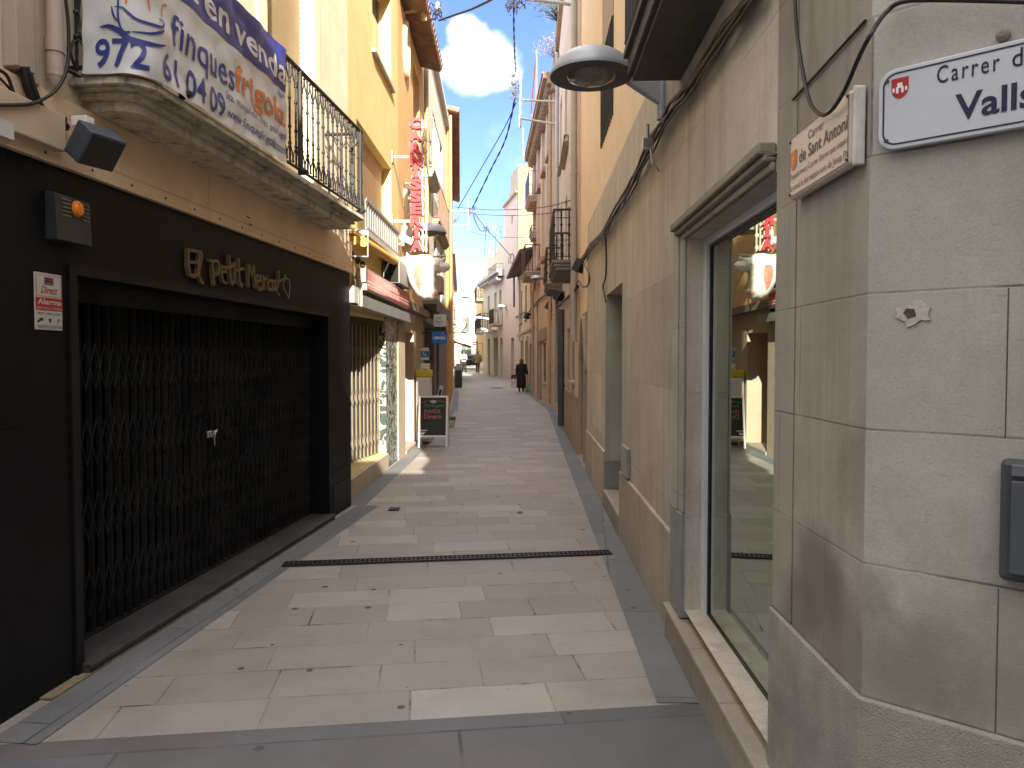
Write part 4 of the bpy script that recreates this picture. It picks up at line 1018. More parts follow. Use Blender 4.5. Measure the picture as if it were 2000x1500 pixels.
# notices on the plaster
o, fn = card("wall_notice", "blue and white notice on the plaster above the letterbox", "notice", 821, 838, 679, 703, 14.55, M("paper_white", (.52, .52, .5), .6, bump=0), .01)
cbox(o, fn, [(.05, .98, .22, .72)], "blue_band", M("notice_blue", (.03, .15, .38), .5, bump=0)); cbox(o, fn, [(.25, .45, .35, .65), (.5, .7, .3, .5)], "emblem", M("notice_pale", (.35, .4, .25), .5, bump=0), .002)
root = thing("letterbox", "white metal letterbox on the plaster beside the phone shop door", "letterbox", P(830, 734, 14.5))
p0, p1 = P(821, 734, 14.5), P(839, 710, 14.5); MB().box(p0.x, p1.x, 14.5, 14.6, p0.z, p1.z).build("box", white_paint, root, bevel=.008)
MB().box(p0.x + .03, p1.x - .03, 14.494, 14.4995, p0.z + .12, p0.z + .135).box(p0.x + .04, p0.x + .06, 14.494, 14.4995, p0.z + .06, p0.z + .10).build("slot", iron, root)
o, fn = card("red_notice", "red notice board with two pale lines beside the cabinet", "notice", 823, 842, 736, 758, 14.3, M("notice_red", (.50, .04, .05), .5, bump=0), .01)
cbox(o, fn, [(.08, .9, .66, .72), (.08, .9, .12, .2), (.3, .8, .4, .43)], "pale_line", M("pale_line", (.5, .35, .33), .5, bump=0))
pc = P(830, 770, 14.1); mb = MB(); mb.lathe(pc, [(.11, -.006), (.11, .006)], 24, M=Matrix.Rotation(R(90), 3, 'X'))
o = mb.build("round_sign", M("ria_orange", (.62, .14, .05), .5, bump=0, var=.05), None, origin=pc); tag(o, "round orange sign with white letters just above the chalkboard", "sign")
mb = MB(); text(mb, "ria", lambda a_, b_, n_: Vector((pc.x - .09 + a_ * .18, pc.y - .0075 - n_, pc.z - .06 + b_ * .12)), 0, 1, 0, 1, bold=.05); mb.build("lettering", white_paint, o)
o, fn = card("leaning_frame", "narrow white framed board leaning in the dark shop doorway", "board", 853, 861, 752, 778, 16.3, white_paint, .02)
cbox(o, fn, [(.25, .8, .08, .7)], "dark_panel", black_ink); o.rotation_euler = (0, R(12), 0)

# ================================================================== LEFT 4: white house
W = WL4
rt = thing("white_house", "white rendered house with small glazed balcony between two orange houses", "house", W.P(0, 0, 0))
whi = M("white_render", (.62, .575, .50), .85, var=.07, streak=.15, streak_col=(.42, .37, .3), bump=.2)
wins = [(.55, 1.45, 5.65, 7.7), (2.6, 3.5, 5.65, 7.6), (5.0, 5.9, 5.65, 7.6), (.6, 1.4, 3.2, 4.6), (2.8, 3.6, 3.0, 4.6), (5.0, 5.8, 3.0, 4.6)]
mb = facade(MB(), W, 0, W.len, 2.75, 8.7, [(*q, .18) for q in wins], depth=6); mb.build("wall", whi, rt)
for q in wins: window(W, rt, *q, .18, 'shut' if q[0] > 4 else 'glass')
s_ = balcony(W, rt, .15, 1.9, 5.6, .24, 1.05, step=.1, mat=M("balcony_white", (.60, .57, .52), .8, stain=.2), rail_mat=M("rail_grey", (.3, .31, .31), .5))
balcony(W, rt, 2.3, 6.3, 4.95, .18, .95, step=.13, mat=M("balcony_brown", (.36, .28, .2), .8), rail_mat=M("rail_brown", (.20, .13, .09), .6))
sh = facade(MB(), W, 0, W.len, -.1, 2.749, [(.3, 2.6, -.1, 2.35, .35), (3.4, 4.4, -.1, 2.3, .25)], depth=6, reveal=.35); sh.build("shop_wall", M("dark_render", (.20, .185, .17), .8, stain=.3), rt)
MB().wbox(W, .3, 2.6, -.4, -.351, -.05, 2.35).build("shop_door", M("dark_door", (.035, .035, .037), .4, bump=0), rt)
MB().wbox(W, 3.4, 4.4, -.3, -.251, -.05, 2.3).build("house_door", M("door_brown", (.11, .06, .035), .5), rt)
MB().wbox(W, 2.6, 2.75, .001, .05, -.05, 2.4).wbox(W, .1, 2.75, .001, .06, 2.4, 2.52).build("door_frame", grey_steel, rt)
mb = MB().wbox(W, 0, 4.6, .001, .28, 2.76, 2.86); mb.hexa([W.P(0, .28, 2.60), W.P(4.6, .28, 2.60), W.P(4.6, .30, 2.60), W.P(0, .30, 2.60), W.P(0, .28, 2.86), W.P(4.6, .28, 2.86), W.P(4.6, .30, 2.86), W.P(0, .30, 2.86)])
mb.build("awning_box", M("awning_brown", (.22, .19, .16), .7, stain=.4), rt)
mb = MB().wbox(W, 0, W.len, -.2, .12, 8.71, 8.85); mb.build("parapet", M("parapet_white", (.62, .57, .5), .85, stain=.3), rt)
downpipe(W, rt, .12, 3.0, 8.4, .05, M("pipe_ochre", (.46, .30, .14), .6), .07)
mb = MB().wbox(W, .5, 1.3, .01, .35, 3.05, 3.4); mb.build("planter", M("planter_tan", (.40, .32, .2), .8), rt)
# ================================================================== LEFT 5..7
W = WL5
rt = thing("ochre_house", "ochre house with low brown tiled eaves beyond the white house on the left", "house", W.P(0, 0, 0))
och = M("ochre_render", (.56, .29, .09), .85, var=.1, streak=.15, bump=.15)
wins = [(2.0, 3.0, 5.2, 7.2), (5.0, 6.0, 5.2, 7.2), (8.5, 9.5, 5.2, 7.2), (2.0, 3.0, 2.9, 4.4), (5.0, 6.0, 2.9, 4.4), (8.5, 9.5, 2.9, 4.4), (3.5, 5.0, -.1, 2.3), (7.5, 8.6, -.1, 2.3)]
mb = facade(MB(), W, 0, W.len, -.2, 9.15, [(*q, .2) for q in wins], depth=5); mb.build("wall", och, rt)
for q in wins[:6]: window(W, rt, *q, .2, 'shut')
for q in wins[6:]: MB().wbox(W, q[0], q[1], -.25, -.201, q[2], q[3]).build("door", M("door_brown", (.11, .06, .035), .5), rt)
eaves(W, rt, -.1, W.len, 9.15, .30, back=3)
downpipe(W, rt, .1, 2.4, 9.1, .05, M("pipe_ochre", (.46, .30, .14), .6), .06)
W = WL6
rt = thing("pale_far_house", "pale far house with shop awning on the left beyond the litter bin", "house", W.P(0, 0, 0))
pal = M("pale_render", (.58, .54, .48), .85, var=.08, streak=.15)
wins = [(2 + 4 * i, 3 + 4 * i, 3.6, 5.4) for i in range(5)] + [(2 + 4 * i, 3.2 + 4 * i, .0, 2.5) for i in range(5)]
mb = facade(MB(), W, 0, W.len, -.2, 6.7, [(*q, .2) for q in wins], depth=5); mb.build("wall", pal, rt)
for q in wins: window(W, rt, *q, .2, 'glass')
for i in range(2): balcony(W, rt, 1.7 + 4 * i, 3.4 + 4 * i, 3.55, .4, .95)
mb = MB().wbox(W, 0, W.len, -.2, .2, 6.71, 6.9); mb.build("cornice", CORN, rt)
mb = MB().hexa([W.P(8, .02, 2.7), W.P(14, .02, 2.7), W.P(14, 1.1, 2.35), W.P(8, 1.1, 2.35), W.P(8, .02, 2.75), W.P(14, .02, 2.75), W.P(14, 1.1, 2.4), W.P(8, 1.1, 2.4)])
mb.build("awning", M("awning_red", (.50, .22, .17), .8), rt)
W = WL7
rt = thing("low_far_house", "low white house at the far left end of the street", "house", W.P(0, 0, 0))
wins = [(3 + 5 * i, 4.2 + 5 * i, 3.6, 5.2) for i in range(4)]
mb = facade(MB(), W, 0, W.len, -.2, 7.2, [(*q, .2) for q in wins], depth=5); mb.build("wall", pal, rt)
for q in wins: window(W, rt, *q, .2, 'shut')
W = WE
rt = thing("end_house", "sunlit white house closing the far end of the street", "house", W.P(0, 0, 0))
endm = M("end_render", (.66, .62, .54), .85, var=.06)
wins = [(1.2 + 2.4 * i, 2.2 + 2.4 * i, 4.6, 6.4) for i in range(4)] + [(1.2 + 2.4 * i, 2.4 + 2.4 * i, .8, 3.2) for i in range(4)]
mb = facade(MB(), W, 0, W.len, -.2, 9.4, [(*q, .2) for q in wins], depth=5); mb.build("wall", endm, rt)
for q in wins: window(W, rt, *q, .2, 'shut')
mb = MB().wbox(W, -.1, W.len + .1, -.3, .25, 9.41, 9.6); mb.build("cornice", CORN, rt)
# ================================================================== RIGHT 1: stone-clad corner house
W = WR1
rt = thing("stone_house", "stone clad corner house with large shop window on the right", "house", W.P(0, 0, 0))
st_dir = tuple(WR1.d); stc = (.30, .262, .215)
stone = slabs("stone_cladding", st_dir, .672, 1.0, .7, .0022, (.53, .485, .415), (.57, .525, .455), (.19, .165, .13), z0=.754, rough=.8, tintv=.26, bump=.14, streak=.45,
              stain=.4, stain_col=(.20, .16, .12), joint_amt=.7, wob=.003, colC=(.49, .42, .36))
stone_c = slabs("stone_corner", tuple(WRC.d), .336, .95, .45, .0028, (.345, .332, .29), (.385, .37, .33), (.095, .085, .075), z0=.754, rough=.85, tintv=.30, bump=.17,
                streak=.2, stain=.4, stain_col=(.19, .17, .145), pock=.15, wob=.003, fine=150.0, chips=.18,
                blots=((.92, 1.81, .86, .22, .5), (1.05, 1.69, .92, .28, .35), (1.12, 1.62, .80, .2, .35), (.89, 1.835, 1.02, .12, .5)), blot_col=(.145, .128, .102))  # paler, cooler base puts the cool light on this face into the colour
stone_p = slabs("stone_pilaster", st_dir, .336, .9, .3, .0026, (.285, .26, .21), (.315, .288, .235), (.12, .10, .085), z0=.754, rough=.85, tintv=.25, bump=.25,
                streak=.5, stain=.5, stain_col=(.15, .12, .10), wob=.003, fine=140.0,
                blots=((.885, 1.95, .85, .25, .5), (.89, 2.15, .98, .22, .6), (.895, 2.3, .84, .2, .55), (.882, 1.86, 1.3, .2, .35)), blot_col=(.125, .105, .08))  # darker, browner base sets it off from the brighter-lit corner face
stone_d = M("stone_plinth", (.31, .285, .245), .85, var=.2, scale=4, bump=.6, bscale=210, stain=.5, stain_col=(.11, .095, .08), streak=.25)
trim = slabs("stone_trim", st_dir, .9, 3.0, .5, .002, (.40, .405, .35), (.43, .435, .38), (.10, .09, .075), z0=.87, rough=.8, tintv=.2, bump=.2, streak=.35, stain=.3, stain_col=(.16, .14, .11))
ora = M("orange_plaster", (.77, .625, .465), .85, var=.06, streak=.16, streak_col=(.52, .37, .24), bump=.18, stain=.1, stain_col=(.4, .26, .16))
wz0, wz1 = .255, 2.235
wt0, wt1 = W.ty(2.53), W.ty(3.95)
dt0, dt1 = W.ty(6.66), W.ty(8.06)
SPLIT = W.ty(10.6)
mb = facade(MB(), W, W.ty(2.53), SPLIT, .60, 3.49, [(wt0, wt1, wz0, wz1, .13), (dt0, dt1, -.1, 2.29, .4)], depth=6, shell=False)
mb.face([W.P(SPLIT, 0, .6), W.P(SPLIT, -.03, .6), W.P(SPLIT, -.03, 3.49), W.P(SPLIT, 0, 3.49)]); mb.face([W.P(0, 0, 3.49), W.P(SPLIT, 0, 3.49), W.P(SPLIT, -.03, 3.49), W.P(0, -.03, 3.49)])
mb.build("stone_wall", stone, rt)
for a_, b_ in ((0, W.ty(2.335)), (W.ty(2.348), W.ty(2.53))):
    mb = facade(MB(), W, a_, b_, .754, 3.49, [], shell=False)
    for t_ in (a_, b_): mb.face([W.P(t_, 0, .754), W.P(t_, -.03, .754), W.P(t_, -.03, 3.49), W.P(t_, 0, 3.49)])
    mb.build("pilaster", stone_p, rt)
MB().wbox(W, W.ty(2.335), W.ty(2.348), -.04, -.008, .754, 3.49).build("joint_filler", M("joint_grey", (.16, .15, .14), .9, var=.3, scale=20, stain=.6), rt)
mb = facade(MB(), WRC, 0, WRC.len, .754, 3.9, [], shell=False); mb.build("corner_wall", stone_c, rt)
mb = MB().wbox(WRC, -.01, WRC.len + .006, -.1, .014, -.1, .752)
mb.wbox(W, -.008, W.ty(2.53) - .001, -.1, .012, -.1, .750)
mb.build("corner_plinth", stone_d, rt, bevel=.005)
plm = slabs("plinth_stone", st_dir, 3.0, 1.2, .3, .002, (.44, .385, .32), (.47, .415, .345), (.14, .12, .095), z0=-1.0, rough=.82, tintv=.22, bump=.2, streak=.4, stain=.35, stain_col=(.17, .13, .095))
for cuts in ([W.ty(4.27), W.ty(5.4), dt0 - .001], [dt1 + .001, W.ty(9.2), SPLIT]):
    for a_, b_ in zip(cuts, cuts[1:]): MB().wbox(W, a_ + .001, b_ - .001, -.02, .022, -.1, .598).build("plinth", plm, rt, bevel=.008)
# orange plaster above and beyond
sl = [(W.ty(7.7), W.ty(8.9), 4.1, 6.6, .2), (W.ty(7.7), W.ty(8.9), 7.3, 8.8, .2), (W.ty(4.2), W.ty(5.3), 3.52, 5.6, .2), (W.ty(10.78), W.ty(11.75), .12, 2.05, .35)]
mb = facade(MB(), W, 0, W.len, 3.491, 9.15, sl[:3], depth=6, n=-.03)
mb = facade(mb, W, SPLIT, W.len, -.1, 3.491, [sl[3]], depth=6, n=-.03, shell=False)
mb.face([W.P(W.len, -.03, -.1), W.P(W.len, -6, -.1), W.P(W.len, -6, 3.491), W.P(W.len, -.03, 3.491)])
mb.face([W.P(0, -6, -.1), W.P(W.len, -6, -.1), W.P(W.len, -6, 3.49), W.P(0, -6, 3.49)])
mb.build("upper_wall", ora, rt)
mb = facade(MB(), WRC, 0, WRC.len, 3.901, 9.15, [], depth=.5, shell=True); mb.build("corner_upper_wall", stone_c, rt)
eaves(W, rt, .1, W.len, 9.17, .3, back=5, rise=.5)
for q in sl[:3]: 
    f = window(W, rt, *q[:4], .2, 'glass', frame=M("frame_grey", (.3, .29, .27), .6))
q = sl[0]; mb = MB()
for i in range(11): t_ = q[0] + (q[1] - q[0]) * i / 10; mb.tube([W.P(t_, -.02, q[2]), W.P(t_, -.02, q[2] + 1.0)], .009, 6)
mb.tube([W.P(q[0], -.02, q[2] + 1.0), W.P(q[1], -.02, q[2] + 1.0)], .014, 6).tube([W.P(q[0], -.02, q[2] + .05), W.P(q[1], -.02, q[2] + .05)], .012, 6)
mb.build("window_guard", iron, rt)
# shop window: moulded surround, lintel, sill, aluminium frame, glass
t4 = W.ty(4.24)
mb = MB()
mb.wbox(W, wt1 + .001, t4, .001, .018, .775, 2.36).wbox(W, wt1 + .10, t4 - .08, .018, .030, .775, 2.36)
mb.build("jamb", trim, rt, bevel=.006)
mb = MB()
for (o_, z0_, z1_) in ((.022, wz1 + .002, wz1 + .035), (.045, wz1 + .035, wz1 + .06), (.065, wz1 + .06, wz1 + .10)):
    mb.wbox(W, wt0 + .002, wt1 + .10 + o_ * .7, .001 if o_ < .03 else .0012, o_, z0_, z1_)
mb.build("lintel", M("lintel_stone", (.30, .27, .22), .8, var=.12, streak=.3, stain=.3), rt, bevel=.008)
MB().wbox(W, wt1 + .001, t4, -.12, .026, .205, .773).build("jamb_base", M("granite_blue", (.26, .27, .275), .75, var=.2, bscale=140, bump=.3, stain=.45, stain_col=(.14, .12, .09)), rt, bevel=.008)
mb = MB()
for a_, b_ in ((W.ty(1.95), W.ty(2.98)), (W.ty(2.985), W.ty(3.55)), (W.ty(3.555), W.ty(4.25))):
    mb.wbox(W, a_, b_, -.14 if a_ > wt0 - .1 or True else 0, .062, .168, .200).wbox(W, a_, b_, -.05, .048, -.1, .166)
mb.build("window_sill", M("sill_stone", (.33, .29, .235), .75, var=.14, stain=.4, stain_col=(.17, .14, .11), bump=.2, streak=.1), rt, bevel=.006)
mb = MB()
FN0, FN1 = -.13, -.085
mb.wbox(W, wt1 - .065, wt1 - .001, FN0, FN1, .20, wz1 - .001).wbox(W, wt0 - .3, wt1 - .065, FN0, FN1 + .005, .202, .25).wbox(W, wt0 - .3, wt1 - .065, FN0, FN1, wz1 - .04, wz1 - .002)
wf = mb.build("window_frame", M("alu_white", (.74, .77, .82), .4, metal=.1, var=.04, bump=0), rt, bevel=.003)
MB().wbox(W, wt1 - .085, wt1 - .066, FN0, -.104, .252, wz1 - .042).wbox(W, wt0 - .3, wt1 - .086, FN0, -.104, .252, .264).wbox(W, wt0 - .3, wt1 - .086, FN0, -.104, wz1 - .054, wz1 - .042).build("gasket", rubber, wf)
shopglass = glass_mat("shop_glass", (.70, .82, .76), 1.42)
mb = MB().face([W.P(wt0 - .3, -.112, .26), W.P(wt1 - .05, -.112, .26), W.P(wt1 - .05, -.112, wz1 - .05), W.P(wt0 - .3, -.112, wz1 - .05)])
mb.build("pane", shopglass, wf)
# room behind the glass
room = M("room_wall", (.70, .71, .64), .8, var=.05, bump=.02)
mb = MB(); ty = W.ty
mb.wbox(W, ty(1.95), ty(6.2), -3.1, -3.0, .1, 3.0).wbox(W, ty(4.6), ty(4.7), -3.0, -.55, .1, 3.0).wbox(W, ty(1.9), ty(2.0), -3.0, -.14, .1, 3.0).wbox(W, ty(2.0), ty(4.6), -3.0, -.14, 2.6, 2.7)
mb.wbox(W, wt1 - .02, wt1 + .06, -.55, -.135, .2, 2.6)
mb.build("shop_room", room, rt)
MB().wbox(W, ty(1.9), ty(4.7), -3.0, -.14, .1, .2).build("shop_floor", M("room_floor", (.12, .115, .10), .4, bump=.02), rt)
mb = MB().wbox(W, ty(4.585), ty(4.597), -1.9, -.56, .2, .34); mb.build("skirting", M("skirting", (.30, .30, .27), .6), rt)
mb = MB().wbox(W, ty(4.585), ty(4.598), -.86, -.78, .62, .70).lathe(W.P(ty(4.58), -.82, .66), [(.025, -.01), (.025, .01)], 12); mb.build("socket", white_paint, rt)
mb = MB().wbox(W, ty(4.57), ty(4.598), -2.2, -.62, .86, .90); mb.build("radiator_rail", M("rail_grey2", (.25, .26, .24), .5), rt)
cable("lead", "thin black power lead hanging from the socket inside the shop window", [W.P(ty(4.57), -.82, .66), W.P(ty(4.56), -.80, .5), W.P(ty(4.5), -.74, .3), W.P(ty(4.4), -.66, .215)], .006)
# doorway
MB().wbox(W, dt0, dt1, -.42, -.37, .19, 2.29).build("door", M("door_dark", (.05, .045, .04), .5), rt)
mb = MB().wbox(W, dt0 + .001, dt1 - .001, -.36, .03, -.08, .19); mb.build("doorstep", M("sill_stone", (.36, .31, .25)), rt, bevel=.006)
mb = MB().wbox(W, dt1 - .02, dt1 - .001, -.36, .004, .50, 2.28); mb.build("door_jamb", trim, rt)
MB().wbox(W, dt1 - .024, dt1 - .001, -.36, .012, .195, .498).build("jamb_block", M("granite_blue", (.26, .27, .275)), rt)
t0_, z0_ = W.px(1219, 922); t1_, z1_ = W.px(1231, 877)
# pointed-arch doorway in the orange part
q = sl[3]; mb = MB(); c_ = (q[0] + q[1]) / 2; hw = (q[1] - q[0]) / 2
arch = []
for i in range(9):
    an = i / 8 * 1.05; arch.append((hw - 2 * hw * (1 - math.cos(an)) , 2.0 * hw * math.sin(an) * .55))
arc_pts = [(q[0], 1.55)] + [(c_ - hw + (hw) * (i / 8), 1.55 + .62 * math.sin(i / 8 * math.pi / 2)) for i in range(1, 9)] + [(c_ + hw * (i / 8), 1.55 + .62 * math.cos(i / 8 * math.pi / 2)) for i in range(1, 9)]
left = [(q[0] - .005, 2.3), (q[0] - .005, 1.55)] + arc_pts[1:9] + [(c_, 2.3)]
right = [(c_, 2.3)] + arc_pts[8:] + [(q[1] + .005, 1.55), (q[1] + .005, 2.3)]
mb.prism(left, lambda a_, b_, n_: W.P(a_, n_, b_), -.30, -.005); mb.prism(right, lambda a_, b_, n_: W.P(a_, n_, b_), -.30, -.005)
mb.build("arch", M("arch_stone", (.33, .28, .23), .85, var=.15, stain=.3), rt)
mb = MB(); mb.tube([W.P(q[0] - .05, .0, .1), W.P(q[0] - .05, .0, 1.5)] + [W.P(a_ + (-.05 if a_ < c_ else .05), 0, b_ + .05) for a_, b_ in arc_pts] + [W.P(q[1] + .05, 0, 1.5), W.P(q[1] + .05, 0, .1)], .045, 8)
mb.wbox(W, q[0] - .14, q[0] - .02, -.02, .03, 1.44, 1.5).wbox(W, q[1] + .02, q[1] + .14, -.02, .03, 1.44, 1.5)
mb.build("arch_moulding", M("arch_stone", (.33, .28, .23)), rt, smooth=True)
MB().wbox(W, q[0], q[1], -.36, -.31, .1, 2.3).build("arched_door", M("door_grey", (.15, .145, .14), .6, streak=.2), rt)
# rectangular hood on the wall, meter plate, junction bits
tag(MB().wbox(W, t0_, t1_, .001, .03, z0_, z1_).build("meter_plate", M("meter_grey", (.32, .33, .33), .5, bump=.02), None, origin=W.P(t0_, 0, z0_), bevel=.004), "small grey meter cover plate set in the stone wall near the doorway", "meter cover")
# ---- shallow dark balcony above the shop window
t0_, t1_ = W.ty(2.2), W.ty(4.16)
dkc = M("balcony_dark", (.10, .093, .085), .8, var=.25, scale=5, stain=.5, stain_col=(.03, .03, .03), streak=.2)
mb = MB().wbox(W, t0_, t1_, -.02, .265, 3.14, 3.17).wbox(W, t0_, t1_, -.02, .29, 3.17, 3.26).wbox(W, t0_, t1_, -.02, .315, 3.26, 3.30)
bc = mb.build("balcony", dkc, rt, bevel=.004)
mb = MB(); rim = [W.P(t0_ + .02, .30, 0), W.P(t1_ - .02, .30, 0), W.P(t1_ - .02, -.02, 0)]
for zz in (3.34, 4.2): mb.tube([p_ + Vector((0, 0, zz)) for p_ in rim], .014, 6)
for p_, q_ in zip(rim, rim[1:]):
    k = int((q_ - p_).length / .085)
    for i in range(k + 1): o_ = p_.lerp(q_, i / k); mb.tube([o_ + Vector((0, 0, 3.34)), o_ + Vector((0, 0, 4.2))], .011, 6, cap=False)
mb.build("railing", iron, bc)
MB().wbox(W, t0_ + .03, t1_ - .03, .270, .276, 3.36, 4.15).build("privacy_screen", M("screen_blue", (.03, .04, .06), .6, bump=0), bc)
# ---- street lamps (one kind, several places)
def street_lamp(c, wallp, label, r=.245, tilt=0.0):
    root = thing("street_lamp", label, "street lamp", wallp, "half-dome street lamps")
    c = Vector(c); k = r / .245
    Mx = Matrix.Rotation(tilt, 3, 'Y')
    prof = [(.245, 0), (.247, .012), (.242, .03), (.225, .065), (.195, .10), (.15, .128), (.09, .147), (.03, .153), (.001, .154)]
    MB().lathe(c, [(a_ * k, b_ * k) for a_, b_ in prof], 40, M=Mx, cap=False).build("lamp_shade", lamp_grey, root, smooth=True)
    MB().lathe(c, [(.245 * k, .0), (.235 * k, -.004), (.15 * k, .002), (.148 * k, .02)], 40, M=Mx, cap=False).build("rim", lamp_under, root, smooth=True)
    gl = M("lamp_glass", (.17, .17, .14), .12, var=.3, scale=14, bump=0, spec=.6)
    MB().lathe(c, [(.149 * k, .004), (.13 * k, -.018 * k), (.08 * k, -.036 * k), (.001, -.043 * k)], 32, M=Mx, cap=False).build("lens", gl, root, smooth=True)
    d_ = (Vector(wallp) - c); d_.z = 0; dl = d_.length; d_.normalize(); z_ = c.z + .02
    a0 = c + d_ * r * .85; a0.z = z_; w0 = Vector(wallp); 
    sd_ = Vector((-d_.y, d_.x, 0)) * .02
    e0 = c + d_ * (r * .97); e0.z = z_
    ww = Vector((w0.x, w0.y, 0))
    mb = MB().hexa([e0 - sd_ + Vector((0, 0, -.03)), e0 + sd_ + Vector((0, 0, -.03)), ww + sd_ + Vector((0, 0, z_ - .15)), ww - sd_ + Vector((0, 0, z_ - .15)),
                    e0 - sd_ + Vector((0, 0, .05)), e0 + sd_ + Vector((0, 0, .05)), ww + sd_ + Vector((0, 0, z_ + .02)), ww - sd_ + Vector((0, 0, z_ + .02))])
    mb.build("arm", lamp_grey, root, bevel=.006)
    pz = z_ - .22; MB().tube([ww - d_ * .03 + Vector((0, 0, pz)), ww - d_ * .03 + Vector((0, 0, z_ + .12))], .026, 12).build("wall_tube", lamp_grey, root, smooth=True)
    return root
lp = P(1155, 150, 4.45); wp = W.P(W.ty(4.62), 0, lp.z)
street_lamp(lp, wp, "large grey half-dome street lamp on the stone wall under the dark balcony")
mb = MB(); p_ = W.P(W.ty(4.66), .10, lp.z - .33); mb.box(p_.x - .03, p_.x + .03, p_.y - .02, p_.y + .02, p_.z - .03, p_.z + .03).tube([p_ + Vector((.0, 0, .03)), p_ + Vector((.0, 0, .12))], .012, 6)
mb.tube([p_ + Vector((.02, 0, -.03)), p_ + Vector((.03, 0, -.12)), W.P(W.ty(4.7), .02, p_.z - .16)], .007, 6)
tag(mb.build("junction_box", alu, None, origin=p_), "small grey junction box and lead hanging below the large street lamp", "junction box")
# ---- black cable run along the right wall
run = [(1475, -15), (1420, 55), (1350, 165), (1318, 205), (1280, 265), (1250, 330), (1215, 395), (1180, 455), (1150, 490), (1138, 512)]
fine_run = []
for (a_, b_), (c_, d_) in zip(run, run[1:]):
    for k_ in range(3): fine_run.append((a_ + (c_ - a_) * k_ / 3, b_ + (d_ - b_) * k_ / 3))
fine_run.append(run[-1]); run = fine_run
for i in range(6):
    l = [(u_ + (i - 2.5) * (3.4 * (1 - k_ / 42)) + 2.5 * math.sin(k_ * 1.3 + i * 2.1) * (1 - k_ / 40) + random.uniform(-1.5, 1.5), v_ + (i % 3 - 1) * 3 + random.uniform(-2, 2)) for k_, (u_, v_) in enumerate(run)]
    cable("cable", "black cable of the thick bundle running down along the stone wall to the orange wall", wpts(W, l, .03 + .012 * (i % 3)), .0105 if i < 4 else .007, group="cable bundle on the right wall")
cable("cable", "black cable dropping from the wall bundle to the head of the doorway", wpts(W, [(1182, 455), (1184, 500), (1183, 540), (1178, 560), (1183, 590)], .02), .009)
cable("cable", "black cable hanging in a long loop over the smaller street sign", wpts(W, [(1552, -20), (1556, 60), (1568, 140), (1582, 200), (1604, 224), (1625, 214), (1650, 175), (1676, 115), (1700, 68)], .055)
      + wpts(WRC, [(1730, 25), (1765, 3), (1850, 0), (2050, 5)], .03), .0055, sub=10)
cable("cable", "thin dark joint cable above the shop window trim", wpts(W, [(1548, 195), (1590, 150), (1640, 95), (1690, 40)], .006), .004)
# ---- street name signs
W = WR1
ta, za = W.px(1544, 275, .035); tb, zb = W.px(1664, 168, .035); _, zc = W.px(1544, 388, .035); _, zd = W.px(1664, 325, .035)
zt_, zb_ = (za + zb) / 2, (zc + zd) / 2
root = thing("street_sign", "smaller cream street name plaque on the stone wall beside the shop window", "street sign", W.P(tb, .0, zb_), "street name signs")
cer = M("enamel_cream", (.60, .50, .42), .3, var=.03, bump=0); enw = M("enamel_white", (.50, .52, .56), .28, var=.03, bump=0); navy = M("enamel_navy", (.015, .018, .05), .35, bump=0)
MB().wbox(W, tb, ta, .004, .038, zb_, zt_).build("plate", cer, root, bevel=.012)
MB().wbox(W, tb - .012, tb - .0005, .004, .034, zb_ - .004, zt_ + .004).build("edge", M("enamel_edge", (.55, .54, .52), .35, bump=0), root, bevel=.005)
wS, hS = ta - tb, zt_ - zb_
fs = lambda a_, b_, n_: W.P(ta - a_ * wS, .0395 + n_, zb_ + b_ * hS)
brn = M("ink_brown", (.055, .04, .045), .4, bump=0)
mb = MB(); text(mb, "Carrer", fs, .36, .62, .75, .88); text(mb, "de Sant Antoni", fs, .2, .97, .49, .69, bold=.012)
text(mb, "Popularment Carrer Estret que inspirà", fs, .04, .985, .28, .40); text(mb, "la novel·la del mateix nom de Josep Pla", fs, .04, .985, .09, .22)
for q in ((.02, .98, .955, .965), (.02, .98, .035, .045), (.02, .026, .045, .955), (.974, .98, .045, .955)): mb.face([fs(q[0], q[2], 0), fs(q[1], q[2], 0), fs(q[1], q[3], 0), fs(q[0], q[3], 0)])
mb.build("lettering", brn, root)
def shield(fn, cx, cy, sx, sy): 
    return [fn(cx + sx * x_, cy + sy * y_, 0) for x_, y_ in ((-1, 1), (1, 1), (1, -.2), (.8, -.65), (.4, -.95), (0, -1.05), (-.4, -.95), (-.8, -.65), (-1, -.2))]
MB().face(shield(fs, .095, .60, .06, .15)).build("crest", M("crest_orange", (.62, .16, .05), .4, bump=0), root)
mb = MB()
for x0_, x1_, y0_, y1_ in ((-.4, -.15, -.5, .1), (.15, .4, -.5, .1), (-.3, .3, .1, .45)): mb.face([fs(.095 + .06 * x_, .60 + .15 * y_, .001) for x_, y_ in ((x0_, y0_), (x1_, y0_), (x1_, y1_), (x0_, y1_))])
mb.build("crest_castle", M("crest_gold", (.70, .42, .12), .4, bump=0), root)
mb = MB()
for a_, b_ in ((.03, .92), (.03, .08), (.965, .92), (.965, .08)): mb.lathe(fs(a_, b_, 0), [(.004, -.003), (.004, .003)], 8)
mb.build("screw", iron_rust, root)
W = WRC
ta, za = W.px(1717, 142, .02); _, zb = W.px(1717, 297, .02)
